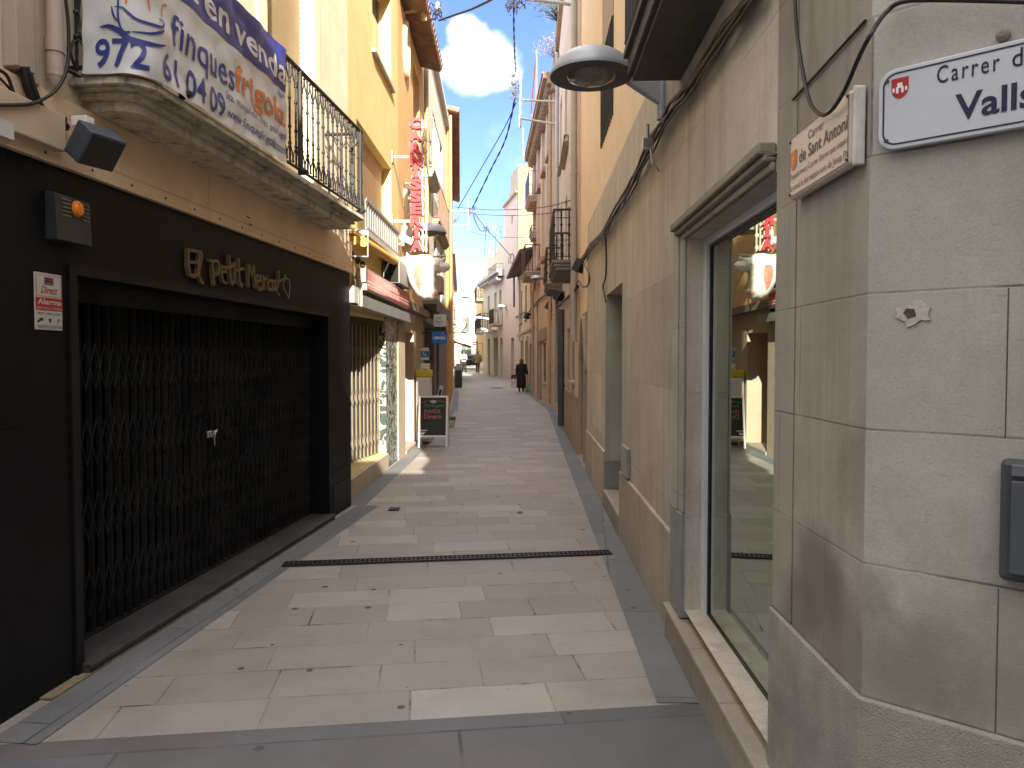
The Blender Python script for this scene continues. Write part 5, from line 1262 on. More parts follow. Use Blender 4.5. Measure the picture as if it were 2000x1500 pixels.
# slanting top edge of the plate in the picture is perspective: recover its real height from the left end
SWs = .62; tl = ta
root = thing("street_sign", "large white street name sign with navy border on the corner face", "street sign", W.P(tl - SWs, 0, zb), "street name signs")
hS = za - zb
def rr(fn, m_, r_, asp):
    pts = []
    for cx, cy, a0 in ((1 - m_ - r_ / asp, 1 - m_ * asp - r_, 0), (m_ + r_ / asp, 1 - m_ * asp - r_, 90), (m_ + r_ / asp, m_ * asp + r_, 180), (1 - m_ - r_ / asp, m_ * asp + r_, 270)):
        for i in range(7): an = R(a0 + 15 * i); pts.append((cx + r_ / asp * math.cos(an), cy + r_ * math.sin(an)))
    return pts
asp = SWs / hS
fv = lambda a_, b_, n_: W.P(tl - a_ * SWs, .0215 + n_, zb + b_ * hS)
fvt = lambda a_, b_, n_: fv(a_, b_, n_ + .0012)
mb = MB(); mb.prism(rr(fv, 0, .20, asp), lambda a_, b_, n_: fv(a_, b_, n_), -.018, 0); mb.build("plate", enw, root, bevel=.003)
mb = MB(); o1, o2 = rr(fv, .016, .16, asp), rr(fv, .022, .145, asp)
for i in range(len(o1)):
    j = (i + 1) % len(o1); mb.face([fv(*o1[i], .001), fv(*o1[j], .001), fv(*o2[j], .001), fv(*o2[i], .001)])
def lx(u, v): t_, z_ = W.px(u, v, .021); return (tl - t_) / SWs, (z_ - zb) / hS
aC, bC = lx(1830, 165); aC2, _ = lx(1953, 130); _, bCt = lx(1832, 130)
text(mb, "Carrer", fvt, aC, aC2, bC, bCt, spacing=1.25, bold=.006)
aD, _ = lx(1977, 130); text(mb, "de", fvt, aD, aD + .075, bC, bCt + .0, spacing=1.2, bold=.006)
aV, bV = lx(1893, 232); a0V, bVt = lx(1866, 189); aV2, _ = lx(2022, 200)
text(mb, "Valls", fvt, a0V, aV2, bV, bVt + .02, bold=.02)
mb.build("lettering", navy, root)
aS, bS = lx(1758, 172); MB().face(shield(lambda a_, b_, n_: fv(a_, b_, .001), aS, bS, .030, .125)).build("crest", M("crest_red", (.36, .02, .025), .4, bump=0), root)
mb = MB()
for x0_, x1_, y0_, y1_ in ((-.45, -.15, -.5, 0), (.15, .45, -.5, 0), (-.45, .45, 0, .12), (-.3, .3, .12, .5), (-.85, -.6, -.35, .05), (.6, .85, -.35, .05)):
    mb.face([fv(aS + .030 * x_, bS + .125 * y_, .002) for x_, y_ in ((x0_, y0_), (x1_, y0_), (x1_, y1_), (x0_, y1_))])
mb.build("crest_castle", white_paint, root)
mb = MB()
for a_, b_ in ((.03, .86), (.03, .12)): mb.lathe(fv(a_, b_, 0), [(.005, -.003), (.005, .003)], 8)
mb.build("screw", iron_rust, root)
# old fixing above the sign, broken plaster hole, dark letterbox at the frame edge
t_, z_ = W.px(1958, 68, .01); mb = MB(); mb.lathe(W.P(t_, .0, z_), [(.014, 0), (.014, .012), (.006, .018), (.001, .018)], 12, M=Matrix(((W.d.x, 0, W.n.x), (W.d.y, 0, W.n.y), (0, 1, 0))))
tag(mb.build("wall_fixing", M("fixing_stone", (.2, .18, .15), .8), None, origin=W.P(t_, 0, z_)), "round old wall fixing just above the large street sign", "fixing")
for u_, za_, zb_ in ((1967, 1.425, 1.758), (1960, .757, 1.085)):
    t_ = W.px(u_, 700, 0)[0]; MB().wbox(W, t_ - .0014, t_ + .0014, .0002, .0008, za_, zb_).build("vertical_joint", M("joint_dark", (.07, .062, .055), .9, var=.4, bump=0), bpy.data.objects["stone_house"])
t_, z_ = W.px(1785, 612, 0); pts = [(t_ + .036 * math.cos(a_ * .42) * (1 + .25 * math.sin(a_ * 2.3)), z_ + .027 * math.sin(a_ * .42) * (1 + .3 * math.sin(a_ * 1.7))) for a_ in range(15)]
mb = MB().prism(pts, lambda a_, b_, n_: W.P(a_, n_, b_), .0005, .004)
pp = mb.build("plaster_patch", M("plaster_patch", (.46, .42, .35), .9, var=.15, bump=.4), None, origin=W.P(t_, 0, z_)); tag(pp, "pale plaster patch with a broken hole on the corner wall", "plaster patch")
MB().prism([(t_ + .012, z_ - .012), (t_ + .022, z_ + .002), (t_ + .016, z_ + .012), (t_ - .002, z_ + .010), (t_ - .006, z_ - .006)], lambda a_, b_, n_: W.P(a_, n_, b_), .0042, .0055).build("hole", M("hole_dark", (.07, .06, .05), .9), pp)
ta, za = W.px(1952, 897, .045); _, zb = W.px(1948, 1135, .045)
root = thing("letterbox", "dark grey metal box on the corner wall at the right edge", "letterbox", W.P(ta - .3, 0, zb))
lbm = M("box_grey", (.055, .06, .065), .45, metal=.2, var=.15, bump=.03)
MB().wbox(W, ta - .26, ta, .001, .035, zb, za).build("body", lbm, root, bevel=.012)
MB().wbox(W, ta - .25, ta - .022, .0352, .046, zb + .02, za - .045).build("door", M("box_door", (.075, .085, .095), .4, metal=.2, var=.12, bump=.02), root, bevel=.003)
MB().wbox(W, ta - .25, ta - .022, .0352, .044, za - .035, za - .010).build("header", M("box_header", (.14, .15, .165), .4, metal=.3, bump=0), root, bevel=.002)
# ================================================================== RIGHT 2
W = WR2
rt = thing("pink_house", "tall pinkish rendered house with iron balconies next to the stone house", "house", W.P(0, 0, 0))
pnk = M("pink_render", (.62, .50, .405), .85, var=.10, streak=.25, streak_col=(.42, .31, .225), bump=.2, stain=.25, stain_col=(.3, .21, .14))
ty = W.ty
wins = [(ty(13.4), ty(14.5), 3.31, 5.5, .22), (ty(19.2), ty(20.2), 3.51, 5.6, .22), (ty(13.4), ty(14.5), 6.4, 8.3, .22), (ty(16.5), ty(17.4), 6.3, 7.9, .22), (ty(19.2), ty(20.2), 6.6, 8.4, .22),
        (ty(16.3), ty(17.2), 3.5, 5.2, .22), (ty(13.6), ty(14.4), 1.2, 2.2, .22), (ty(18.3), ty(19.4), -.1, 2.3, .3), (ty(15.1), ty(16.1), -.1, 2.25, .3)]
mb = facade(MB(), W, 0, W.len, -.1, 10.6, wins, depth=6); mb.build("wall", pnk, rt)
for i, q in enumerate(wins):
    if q[2] < 0: MB().wbox(W, q[0], q[1], -.36, -.301, -.05, q[3]).build("door", M("door_brown", (.11, .06, .035)), rt)
    else: window(W, rt, *q[:4], .22, 'shut' if i in (0, 3) else 'glass', sill=.09 if i in (3, 4, 5, 6) else None, bars=(i == 6))
balcony(W, rt, ty(12.85), ty(15.3), 3.32, .43, .86, th=.17, ornate=True, bar=.0145, top_r=.02, step=.13, mat=M("balcony_grey", (.24, .22, .205), .85, stain=.5, stain_col=(.1, .09, .08)))
balcony(W, rt, ty(18.6), ty(20.8), 3.52, .42, .86, th=.17, ornate=True, bar=.017, top_r=.022, step=.14, mat=M("balcony_grey", (.24, .22, .205)))
balcony(W, rt, ty(15.7), ty(17.8), 6.2, .12, .1, th=.12)
mb = MB()       # broken parapet blocks along the top
random.seed(11)
t_ = .2
while t_ < W.len - .3:
    l_ = random.uniform(.5, 1.1); h_ = random.uniform(.08, .5); mb.wbox(W, t_, t_ + l_, -.28, .05 + random.uniform(0, .06), 10.601, 10.6 + h_); t_ += l_ + random.uniform(.02, .25)
mb.wbox(W, 0, W.len, .001, .10, 10.3, 10.45)
mb.build("parapet", M("parapet_old", (.36, .28, .20), .9, var=.3, scale=6, stain=.5, bump=.5), rt)
downpipe(W, rt, ty(12.62), 1.9, 10.6, .05, PIPE, .07); downpipe(W, rt, ty(13.15), 2.3, 10.2, .045, M("pipe_pale", (.46, .42, .37), .55, stain=.2), .06)
downpipe(W, rt, ty(17.2), .05, 2.75, .075, M("pipe_dark", (.10, .10, .105), .5), .09); downpipe(W, rt, ty(20.8), .4, 10.4, .05, PIPE, .06, bend=.5)
mb = MB().wbox(W, 0, ty(17), .001, .03, -.1, .95); mb.build("plinth", M("plinth_dirty", (.36, .27, .19), .9, var=.2, stain=.5, streak=.3), rt)
# plants growing on the parapet
leafm = M("weed_green", (.07, .10, .05), .8, var=.4, bump=0); dry = M("weed_dry", (.26, .23, .20), .8, var=.3, bump=0)
def weeds(name, label, c, r, h, n, mat, seed, lf=.03):
    rnd = random.Random(seed); mb = MB(); c = Vector(c)
    for i in range(n):
        an = rnd.uniform(0, 6.28); rr_ = r * rnd.random() ** .6; hh = h * rnd.uniform(.35, 1)
        tip = c + Vector((rr_ * math.cos(an) - .35 * r, rr_ * math.sin(an), hh)); mid = c.lerp(tip, .5) + Vector((rnd.uniform(-.05, .05), rnd.uniform(-.05, .05), .06))
        mb.tube([c, mid, tip], .006, 4, cap=False, r1=.002)
        for k_ in range(9):
            q = mid.lerp(tip, rnd.random()) + Vector((rnd.uniform(-1, 1), rnd.uniform(-1, 1), rnd.uniform(-1, 1))) * .07
            a_ = Vector((rnd.uniform(-1, 1), rnd.uniform(-1, 1), rnd.uniform(-1, 1))).normalized() * lf; b_ = Vector((rnd.uniform(-1, 1), rnd.uniform(-1, 1), rnd.uniform(-1, 1))).normalized() * lf * .5
            mb.face([q - a_, q + b_, q + a_, q - b_])
    return tag(mb.build(name, mat, None, origin=c, normals=False), label, "plant", "weeds on the parapet")
weeds("parapet_weed", "dry grey weed growing highest on the broken parapet of the pink house", W.P(ty(17.5), .02, 10.6), .7, 1.1, 60, dry, 1)
weeds("parapet_weed", "bushy green weed on the broken parapet above the pale downpipe", W.P(ty(20.0), .05, 10.55), .7, .8, 75, leafm, 2)
weeds("parapet_weed", "thin dry weed hanging at the far end of the pink house parapet", W.P(ty(22.3), .05, 10.5), .6, .7, 50, dry, 3)
# ================================================================== RIGHT 3
W = WR3
rt = thing("cornice_house", "pale tall house with heavy projecting cornice and pilasters on the right", "house", W.P(0, 0, 0))
p3 = M("beige_pink_render", (.60, .475, .37), .85, var=.08, streak=.2, bump=.15, stain=.15, stain_col=(.34, .25, .18))
p3g = M("ochre_pink_render", (.60, .475, .345), .85, var=.12, streak=.25, stain=.25, stain_col=(.3, .2, .13), bump=.15)
L_ = W.len
wins = [(.8, 1.7, 8.4, 9.6, .25), (2.9, 3.8, 8.4, 9.6, .25), (5.0, 5.9, 8.3, 9.8, .25), (7.3, 8.2, 8.3, 9.8, .25), (.8, 1.7, 5.3, 7.3, .25), (2.9, 3.8, 5.3, 7.3, .25), (5.0, 5.9, 5.3, 7.3, .25), (7.3, 8.2, 5.3, 7.3, .25)]
mb = facade(MB(), W, 0, L_, 4.6, 10.4, wins, depth=6); mb.build("wall", p3, rt)
for q in wins: window(W, rt, *q[:4], .25, 'glass', sill=.12)
gw = [(5.8, 6.8, -.1, 2.15, .35), (3.6, 4.6, .75, 2.2, .25), (7.2, 7.9, 2.9, 3.9, .2), (1.2, 1.9, 2.9, 3.8, .2)]
mb = facade(MB(), W, 0, L_, -.1, 4.599, gw, depth=6); mb.build("ground_wall", p3g, rt)
MB().wbox(W, 5.8, 6.8, -.42, -.36, -.05, 2.15).build("door", M("door_pale", (.42, .36, .32), .6), rt)
for q in gw[1:]: window(W, rt, *q[:4], q[4] - .03, 'glass', bars=q[0] < 4, sill=.05, frame=M("frame_grey", (.3, .29, .27)))
mb = MB()
for a_, b_ in ((5.45, 5.78), (6.82, 7.1)): mb.wbox(W, a_, b_, .001, .05, -.1, 2.3)
mb.wbox(W, 3.2, 7.1, .001, .06, 2.31, 2.75); mb.build("stone_surround", M("surround_grey", (.30, .26, .22), .85, stain=.3), rt)
mb = MB()
for t_ in (.1, 2.1, 4.2, 6.4, 8.7): mb.wbox(W, t_, t_ + .45, .001, .10, 4.6, 9.95)
mb.build("pilaster", M("pilaster_pale", (.54, .44, .35), .85, streak=.2), rt)
mb = MB()
for (z0_, z1_, n_) in ((9.96, 10.12, .16), (10.12, 10.26, .30), (10.26, 10.40, .42), (10.40, 10.46, .46)): mb.wbox(W, -.2, L_ + n_ * .5, .0005, n_, z0_, z1_)
for i in range(22): mb.wbox(W, .1 + i * .43, .28 + i * .43, .165, .28, 9.98, 10.119)
mb.build("cornice", M("cornice_pink", (.40, .30, .22), .85, var=.12, stain=.4, streak=.2), rt)
mb = MB()
for q in wins: mb.wbox(W, q[0] - .1, q[1] + .1, .001, .2, q[2] - .22, q[2] - .065)
mb.build("window_corbel", M("corbel_brown", (.40, .27, .18), .85, stain=.2), rt)
bc_ = balcony(W, rt, 6.6, 8.9, 8.2, .45, .95, th=.25, panel=M("cloth_blue", (.035, .045, .11), .7, bump=0), mat=M("balcony_pink", (.48, .36, .27), .85))
balcony(W, rt, 6.2, 8.9, 5.1, .62, 1.05, th=.2, step=.2, bar=.018, top_r=.022, mat=M("balcony_pale", (.45, .40, .34), .8), rail_mat=iron_rust)
balcony(W, rt, 7.2, 8.6, 6.9, .3, .2, th=.3, mat=M("balcony_pale", (.45, .40, .34)))
downpipe(W, rt, .25, .2, 9.9, .05, M("pipe_ochre2", (.44, .32, .18), .6), .16)
mb = MB().tube([W.P(7.2, -.3, 10.5), W.P(7.2, .30, 11.6), W.P(4.2, .30, 12.9), W.P(4.2, .30, 10.5)], .03, 6)
tag(mb.build("roof_rail", M("rail_red", (.45, .13, .10), .6), None, origin=W.P(4.2, 0, 10.5)), "red metal roof rail above the cornice of the pale tall house", "rail")
# ================================================================== RIGHT 4
W = WR4
rt = thing("low_tiled_house", "low ochre house with brown clay tile eaves below the brick tower", "house", W.P(0, 0, 0))
wins = [(1.2, 2.2, 3.6, 5.3, .2), (4.2, 5.2, 3.6, 5.3, .2), (7.2, 8.2, 3.6, 5.3, .2), (.9, 1.9, .1, 2.3, .3), (3.5, 4.5, .2, 2.5, .3), (6.6, 7.6, .3, 2.6, .3)]
mb = facade(MB(), W, 0, W.len, -.1, 6.25, wins, depth=6); mb.build("wall", M("ochre_pale_render", (.58, .44, .285), .85, var=.1, streak=.25, stain=.2), rt)
for i, q in enumerate(wins):
    if i < 3: window(W, rt, *q[:4], .2, 'shut', sill=.1)
    else: MB().wbox(W, q[0], q[1], -.36, -.301, q[2] - .3, q[3]).build("door", M("door_brown", (.11, .06, .035)), rt)
mb = MB()
for q in wins[3:]: mb.wbox(W, q[0] - .25, q[0] - .002, .001, .05, -.1, q[3] + .25).wbox(W, q[1] + .002, q[1] + .25, .001, .05, -.1, q[3] + .25).wbox(W, q[0] - .002, q[1] + .002, .001, .05, q[3] + .002, q[3] + .25)
mb.build("stone_surround", M("surround_pale", (.38, .33, .27), .85, stain=.3), rt)
eaves(W, rt, -.05, W.len, 6.27, .62, back=3, rise=.9, mat=M("old_tile", (.12, .08, .065), .9, var=.4, scale=6, bump=.4, stain=.4, stain_col=(.2, .17, .13)))
downpipe(W, rt, .1, .2, 6.1, .05, PIPE, .07); downpipe(W, rt, 8.3, 2.6, 6.1, .05, PIPE, .07)
MB().wbox(W, 0, W.len, .001, .06, 2.95, 3.08).build("string_course", M("course_ochre", (.42, .3, .19), .85), rt)
# ================================================================== RIGHT 5: tower
W = WR5
rt = thing("tower_house", "tall pink house with a bare sunlit brick side wall rising like a tower", "house", W.P(0, 0, 0))
tp = M("tower_pink", (.56, .44, .38), .85, var=.08, streak=.2, stain=.15)
wins = [(1.6, 2.0, 7.0, 7.5, .2), (1.6, 2.0, 9.8, 10.3, .2), (1.2, 2.2, .4, 2.9, .5)]
mb = facade(MB(), W, 0, W.len, -.1, 11.3, wins, depth=6, near_cap=False); mb.build("wall", tp, rt)
MB().wbox(W, 0, W.len, .001, .02, .1, 3.5).build("ground_wall", M("tower_orange", (.46, .26, .12), .85, streak=.3, stain=.2), rt) if False else None
for q in wins[:2]: MB().wbox(W, q[0], q[1], -.25, -.201, q[2], q[3]).build("window", pane_dark, rt)
MB().wbox(W, 1.2, 2.2, -.56, -.501, .2, 2.9).build("door", M("door_brown", (.11, .06, .035)), rt)
brick = slabs("old_brick", (1, 0, 0), .16, .28, .14, .012, (.28, .205, .12), (.33, .25, .15), (.40, .34, .24), rough=.9, tintv=.3, bump=.4, stain=.35, stain_col=(.62, .56, .42), wob=.03, alt=(.28, .17, .095))
x0_, y0_ = W.A.x, W.A.y
MB().box(x0_ + .02, x0_ + 7, y0_ - .12, y0_ - .002, -.1, 12.9).build("brick_side_wall", brick, rt)
mb = MB().wbox(W, -.12, 2.6, -1.6, -.05, 11.31, 12.9).wbox(W, 2.602, W.len, -2.2, -.3, 11.31, 12.3); mb.build("roof_room", M("roof_room", (.42, .36, .27), .9, var=.2, stain=.4), rt)
mb = MB().wbox(W, 0, W.len, -.2, .14, 11.301, 11.42) ; mb.build("coping", M("coping_brown", (.34, .25, .18), .85), rt)
MB().wbox(W, .02, W.len - .02, .001, .03, .2, 3.7).build("rendered_base", M("tower_orange", (.43, .25, .13), .85, var=.1, streak=.3, stain=.2), rt) if False else None
# ================================================================== RIGHT 6
W = WR6
rt = thing("cream_house", "cream house with two small balconies and scrolled gable beyond the pink tower", "house", W.P(0, 0, 0))
crm = M("cream_far", (.54, .49, .39), .85, var=.07, streak=.15)
wins = [(1.0, 1.9, 4.0, 6.2, .2), (3.0, 3.9, 4.0, 6.2, .2), (6.0, 6.9, 4.0, 6.2, .2), (.6, 1.6, .35, 3.0, .4), (2.4, 4.2, .4, 3.1, .4), (5.8, 7.0, .4, 3.1, .4)]
mb = facade(MB(), W, 0, W.len, -.1, 7.4, wins, depth=5); mb.build("wall", crm, rt)
for i, q in enumerate(wins):
    if i < 3: window(W, rt, *q[:4], .2, 'glass')
    else: MB().wbox(W, q[0], q[1], -.46, -.401, q[2] - .3, q[3]).build("shop_opening", pane_dark, rt)
balcony(W, rt, .5, 2.5, 3.95, .62, .95, step=.2, bar=.022, top_r=.028, mat=M("balcony_pink", (.48, .36, .27)), rail_mat=iron)
balcony(W, rt, 5.4, 8.0, 3.85, .75, 1.05, step=.2, bar=.022, top_r=.028, mat=M("balcony_blue_edge", (.36, .34, .36), .8), rail_mat=iron)
balcony(W, rt, .3, 3.6, 6.9, .5, .9, step=.2, mat=CORN, rail_mat=iron)
MB().wbox(W, 2.6, 5.0, .001, .9, 3.45, 3.62).build("canopy", M("canopy_white", (.55, .53, .5), .6), rt)
mb = MB().wbox(W, -.05, W.len, .0005, .35, 7.0, 7.2).wbox(W, -.05, W.len, .0006, .5, 7.2, 7.401); mb.build("cornice", CORN, rt)
gab = [(0, 7.41), (W.len, 7.41), (W.len, 8.3), (8.3, 8.5), (7.6, 9.3), (6.8, 9.6), (6.0, 9.3), (5.2, 8.8), (3.5, 8.9), (2.0, 9.6), (.6, 9.4), (0, 9.8)]
MB().prism(gab, lambda a_, b_, n_: W.P(a_, n_, b_), -.25, -.05).build("gable", M("gable_cream", (.56, .48, .36), .85, var=.1, stain=.2), rt)
mb = MB().box(W.A.x - .0, W.A.x + 3, W.A.y + 1.5, W.A.y + 1.75, 7.41, 9.7); mb.build("attic_wall", M("attic_cream", (.58, .50, .38), .85, var=.1, stain=.25), rt)
W = WR7
rt = thing("yellow_far_house", "small yellow house lit by the sun at the far right end of the street", "house", W.P(0, 0, 0))
wins = [(2, 3, 4, 6, .2), (6, 7, 4, 6, .2), (2, 3.2, .4, 3, .2)]
mb = facade(MB(), W, 0, W.len, -.1, 8.6, wins, depth=6); mb.build("wall", M("yellow_far", (.62, .48, .24), .85, var=.08), rt)
for q in wins: window(W, rt, *q[:4], .2, 'shut')
balcony(W, rt, .4, 3.6, 3.9, .7, 1.0, step=.25, bar=.022, top_r=.028); balcony(W, rt, .4, 3.6, 6.6, .7, 1.0, step=.25, bar=.022, top_r=.028)

# ================================================================== buildings behind the viewpoint that shade the street
rt = thing("corner_block", "plain rendered block across the little square behind the viewpoint", "house", (4, -9, 0))
bkm = M("back_render", (.52, .43, .30), .85, streak=.2)
WB = Wall((-1.1, -8.0), (14, -8.0), 'R')
def backwall(x0, x1, top):
    ws = []
    x = x0 + .8
    while x + 1.2 < x1:
        for z_ in (1.0, 4.0, 7.0):
            if z_ + 1.6 < top: ws.append((x + 1.1, x + 2.1, z_, z_ + 1.6, .2))
        x += 2.4
    return ws
ws = backwall(-.4, 1.25, 10.1)
mb = facade(MB(), WB, 0, 2.86, -.1, 10.15, [], depth=6); mb.build("wall", bkm, rt)
ws = [(3.4 + 2.3 * i, 4.4 + 2.3 * i, z_, z_ + 1.6, .2) for i in range(5) for z_ in (1.0, 4.0, 6.8)]
mb = facade(MB(), WB, 2.861, 15.1, -.1, 9.0, ws, depth=6); mb.build("wing_wall", bkm, rt)
for q in ws: window(WB, rt, *q[:4], .2, 'shut')
rt = thing("left_light_blocker", "unseen pale house added on the left behind the viewpoint to block sky light", "house", (-8, -2, 0))
WB2 = Wall((-14, -1.6), (-1.5, -1.6), 'R')  # added out of view to cut sky light on the near square
ws = [(1 + 2.4 * i, 2 + 2.4 * i, z_, z_ + 1.6, .2) for i in range(4) for z_ in (1.0, 3.8)]
mb = facade(MB(), WB2, 0, WB2.len, -.1, 8.6, ws, depth=6); mb.build("wall", M("back_render_pale", (.55, .5, .42), .85, streak=.2), rt)
for q in ws: window(WB2, rt, *q[:4], .2, 'shut')
rt = thing("right_light_blocker", "unseen ochre house added on the right behind the viewpoint to block sky light", "house", (5, -4, 0))
WB3 = Wall((4.0, -2.4), (14, -4.6), 'R')  # another added unseen block, keeps sky light off from the right
ws = [(1 + 2.6 * i, 2 + 2.6 * i, z_, z_ + 1.6, .2) for i in range(3) for z_ in (1.0, 3.8)]
mb = facade(MB(), WB3, 0, WB3.len, -.1, 8.0, ws, depth=3); mb.build("wall", M("back_render_ochre", (.46, .36, .24), .85, streak=.2), rt)
for q in ws: window(WB3, rt, *q[:4], .2, 'shut')

# ================================================================== street lamps, signs and things on the far walls
lp = P(840, 456, 12.3); street_lamp(lp, WL3.P(WL3.ty(12.35), 0, lp.z), "half-dome street lamp behind the red vertical sign on the orange house", r=.27)
lp = P(1049, 545, 27.5); street_lamp(lp, WR3.P(WR3.ty(27.6), 0, lp.z), "half-dome street lamp under the pale balcony of the cornice house", r=.24)
lp = P(979, 600, 47.0); street_lamp(lp, WR5.P(WR5.ty(47.2), 0, lp.z), "distant half-dome street lamp in front of the cream house balcony", r=.28)
lp = P(908, 581, 38.0); street_lamp(lp, WL6.P(WL6.ty(38.2), 0, lp.z), "distant half-dome street lamp against the sky on the left side", r=.30)
lp = P(936, 622, 52.0); street_lamp(lp, WR6.P(WR6.ty(52.2), 0, lp.z), "farthest half-dome street lamp below the dark balcony of the cream house", r=.28)
# vertical butcher sign
SY = 11.45
root = thing("vertical_sign", "vertical projecting sign of red letters on the orange house", "sign", WL2.P(WL2.ty(SY), 0, 3.2))
rl = M("letter_red", (.50, .035, .045), .4, bump=0, var=.06); lw = M("letter_white", (.62, .58, .54), .45, bump=0)
word = "CARNISSERIA"; vt, vb = 231, 492; step = (vb - vt) / len(word)
for i, ch in enumerate(word):
    uc = 812 + .3 * i * .9
    p0, p1 = P(uc - (11.5 if ch != 'I' else 8), vt + step * (i + 1) - 1.4, SY), P(uc + (11.5 if ch != 'I' else 8), vt + step * i + .8, SY)
    fn = lambda a_, b_, n_: Vector((p0.x + (p1.x - p0.x) * a_, SY - n_, p0.z + (p1.z - p0.z) * b_))
    mb = MB(); m_ = .07
    if ch == 'I':     # slab I
        for q in ((0.05, .95, 0, .22), (.05, .95, .78, 1), (.28, .72, .22, .78)): mb.box(p0.x + (p1.x - p0.x) * q[0], p0.x + (p1.x - p0.x) * q[1], SY - .05, SY, p0.z + (p1.z - p0.z) * q[2], p0.z + (p1.z - p0.z) * q[3])
        lt = mb.build("letter", rl, root)
        mb = MB().box(p0.x - .008, p1.x + .008, SY + .001, SY + .03, p0.z - .008, p0.z + (p1.z - p0.z) * .26).box(p0.x - .008, p1.x + .008, SY + .001, SY + .03, p1.z - (p1.z - p0.z) * .26, p1.z + .008).box(p0.x + (p1.x - p0.x) * .2, p0.x + (p1.x - p0.x) * .8, SY + .0012, SY + .03, p0.z + .03, p1.z - .03)
        mb.build("outline", lw, lt)
    else:
        text(mb, ch, fn, 0, 1, 0, 1, bold=.06, depth=.05)
        lt = mb.build("letter", rl, root)
        mb = MB(); text(mb, ch, lambda a_, b_, n_: fn(a_, b_, n_) + Vector((0, .032, 0)), -.07, 1.07, -.05, 1.05, bold=.11, depth=.03); mb.build("outline", lw, lt)
pa, pb = P(826.5, 232, SY), P(818.5, 492, SY)
mb = MB()
for dx in (-.02, .035): mb.box(pa.x + dx - .012, pa.x + dx + .012, SY + .04, SY + .07, pb.z, pa.z)
mb.box(pa.x - .10, pa.x + .06, SY + .032, SY + .04, pb.z, pa.z) if False else None
for v_ in (305, 431):
    q = P(800, v_, SY); mb.box(-1.84, q.x + .06, SY + .035, SY + .065, q.z - .02, q.z + .02).box(-1.845, -1.825, SY + .0, SY + .10, q.z - .09, q.z + .09)
mb.build("bracket", M("bracket_tan", (.42, .36, .28), .5, metal=.3, bump=0), root)
for v_ in range(245, 490, 24): q = P(823, v_, SY); MB().lathe((q.x + .06, SY + .06, q.z), [(.012, -.04), (.028, -.02), (.028, .02), (.012, .04)], 8).build("insulator", M("insulator_white", (.6, .57, .5), .4, bump=0), root)
# cow head
CY = 11.3
out_ = [(215, 695), (245, 740), (320, 748), (400, 728), (500, 738), (560, 778), (640, 782), (668, 765), (692, 768), (695, 800), (660, 818), (715, 828), (752, 875), (735, 922), (680, 952), (585, 960), (575, 1010), (580, 1060), (572, 1110), (578, 1160), (600, 1182), (608, 1240), (560, 1275), (530, 1290), (480, 1282), (430, 1290), (350, 1250), (290, 1170), (250, 1090), (215, 980), (170, 930), (150, 900), (128, 835), (132, 792), (200, 772)]
cowp = [((x_ / 6.25 + 760), (y_ / 6.25 + 380)) for x_, y_ in out_]
def q2(u, v): p_ = P(u, v, CY); return p_.x, p_.z
poly = [Vector(q2(*c_)) for c_ in cowp]
def inside(p_, poly):
    r_ = False; j = len(poly) - 1
    for i in range(len(poly)):
        a_, b_ = poly[i], poly[j]
        if (a_.y > p_.y) != (b_.y > p_.y) and p_.x < (b_.x - a_.x) * (p_.y - a_.y) / (b_.y - a_.y) + a_.x: r_ = not r_
        j = i
    return r_
def near(p_, poly):
    best = 9; bp = None
    for i in range(len(poly)):
        a_, b_ = poly[i], poly[(i + 1) % len(poly)]; ab = b_ - a_; t_ = max(0, min(1, (p_ - a_).dot(ab) / ab.length_squared)); c_ = a_ + ab * t_
        d_ = (c_ - p_).length
        if d_ < best: best, bp = d_, c_
    return best, bp
x0_, x1_ = min(p_.x for p_ in poly), max(p_.x for p_ in poly); z0_, z1_ = min(p_.y for p_ in poly), max(p_.y for p_ in poly)
st = .0125; nx, nz_ = int((x1_ - x0_) / st) + 1, int((z1_ - z0_) / st) + 1
cells = [(i, j) for i in range(nx) for j in range(nz_) if inside(Vector((x0_ + (i + .5) * st, z0_ + (j + .5) * st)), poly)]
cs = set(cells); vid = {}; fv_, bv_ = [], []
pch = [Vector(q2(x_ / 6.25 + 760, y_ / 6.25 + 380)) for x_, y_ in ((345, 885), (415, 890), (440, 985), (428, 1090), (395, 1195), (355, 1150), (325, 1050), (318, 950))]
muz = [Vector(q2(x_ / 6.25 + 760, y_ / 6.25 + 380)) for x_, y_ in ((455, 1180), (475, 1200), (520, 1195), (600, 1185), (608, 1240), (540, 1250), (500, 1215), (460, 1205))]
def vtx(i, j):
    if (i, j) in vid: return vid[(i, j)]
    p_ = Vector((x0_ + i * st, z0_ + j * st)); edge = not all((a_, b_) in cs for a_ in (i - 1, i) for b_ in (j - 1, j))
    d_, c_ = near(p_, poly)
    if edge: p_, d_ = c_, 0
    h_ = .17 * math.sqrt(max(0, 1 - (1 - min(1, d_ / .20)) ** 2))
    if p_.x > q2(857, 0)[0]: h_ *= .55
    vid[(i, j)] = len(fv_); fv_.append(Vector((p_.x, CY - h_ - .01, p_.y))); bv_.append(Vector((p_.x, CY + h_ * .8 + .01, p_.y))); return vid[(i, j)]
mb = MB(); fs_, ms_ = [], []
for i, j in cells:
    f = [vtx(i, j), vtx(i + 1, j), vtx(i + 1, j + 1), vtx(i, j + 1)]; fs_.append(f)
    c_ = Vector((x0_ + (i + .5) * st, z0_ + (j + .5) * st)); ms_.append(1 if inside(c_, pch) else (2 if inside(c_, muz) else 0))
n_ = len(fv_); mb.v = fv_ + bv_
for f, m_ in zip(fs_, ms_): mb.f.append(f); mb.m.append(m_); mb.f.append([k_ + n_ for k_ in f][::-1]); mb.m.append(m_)
ec = {}
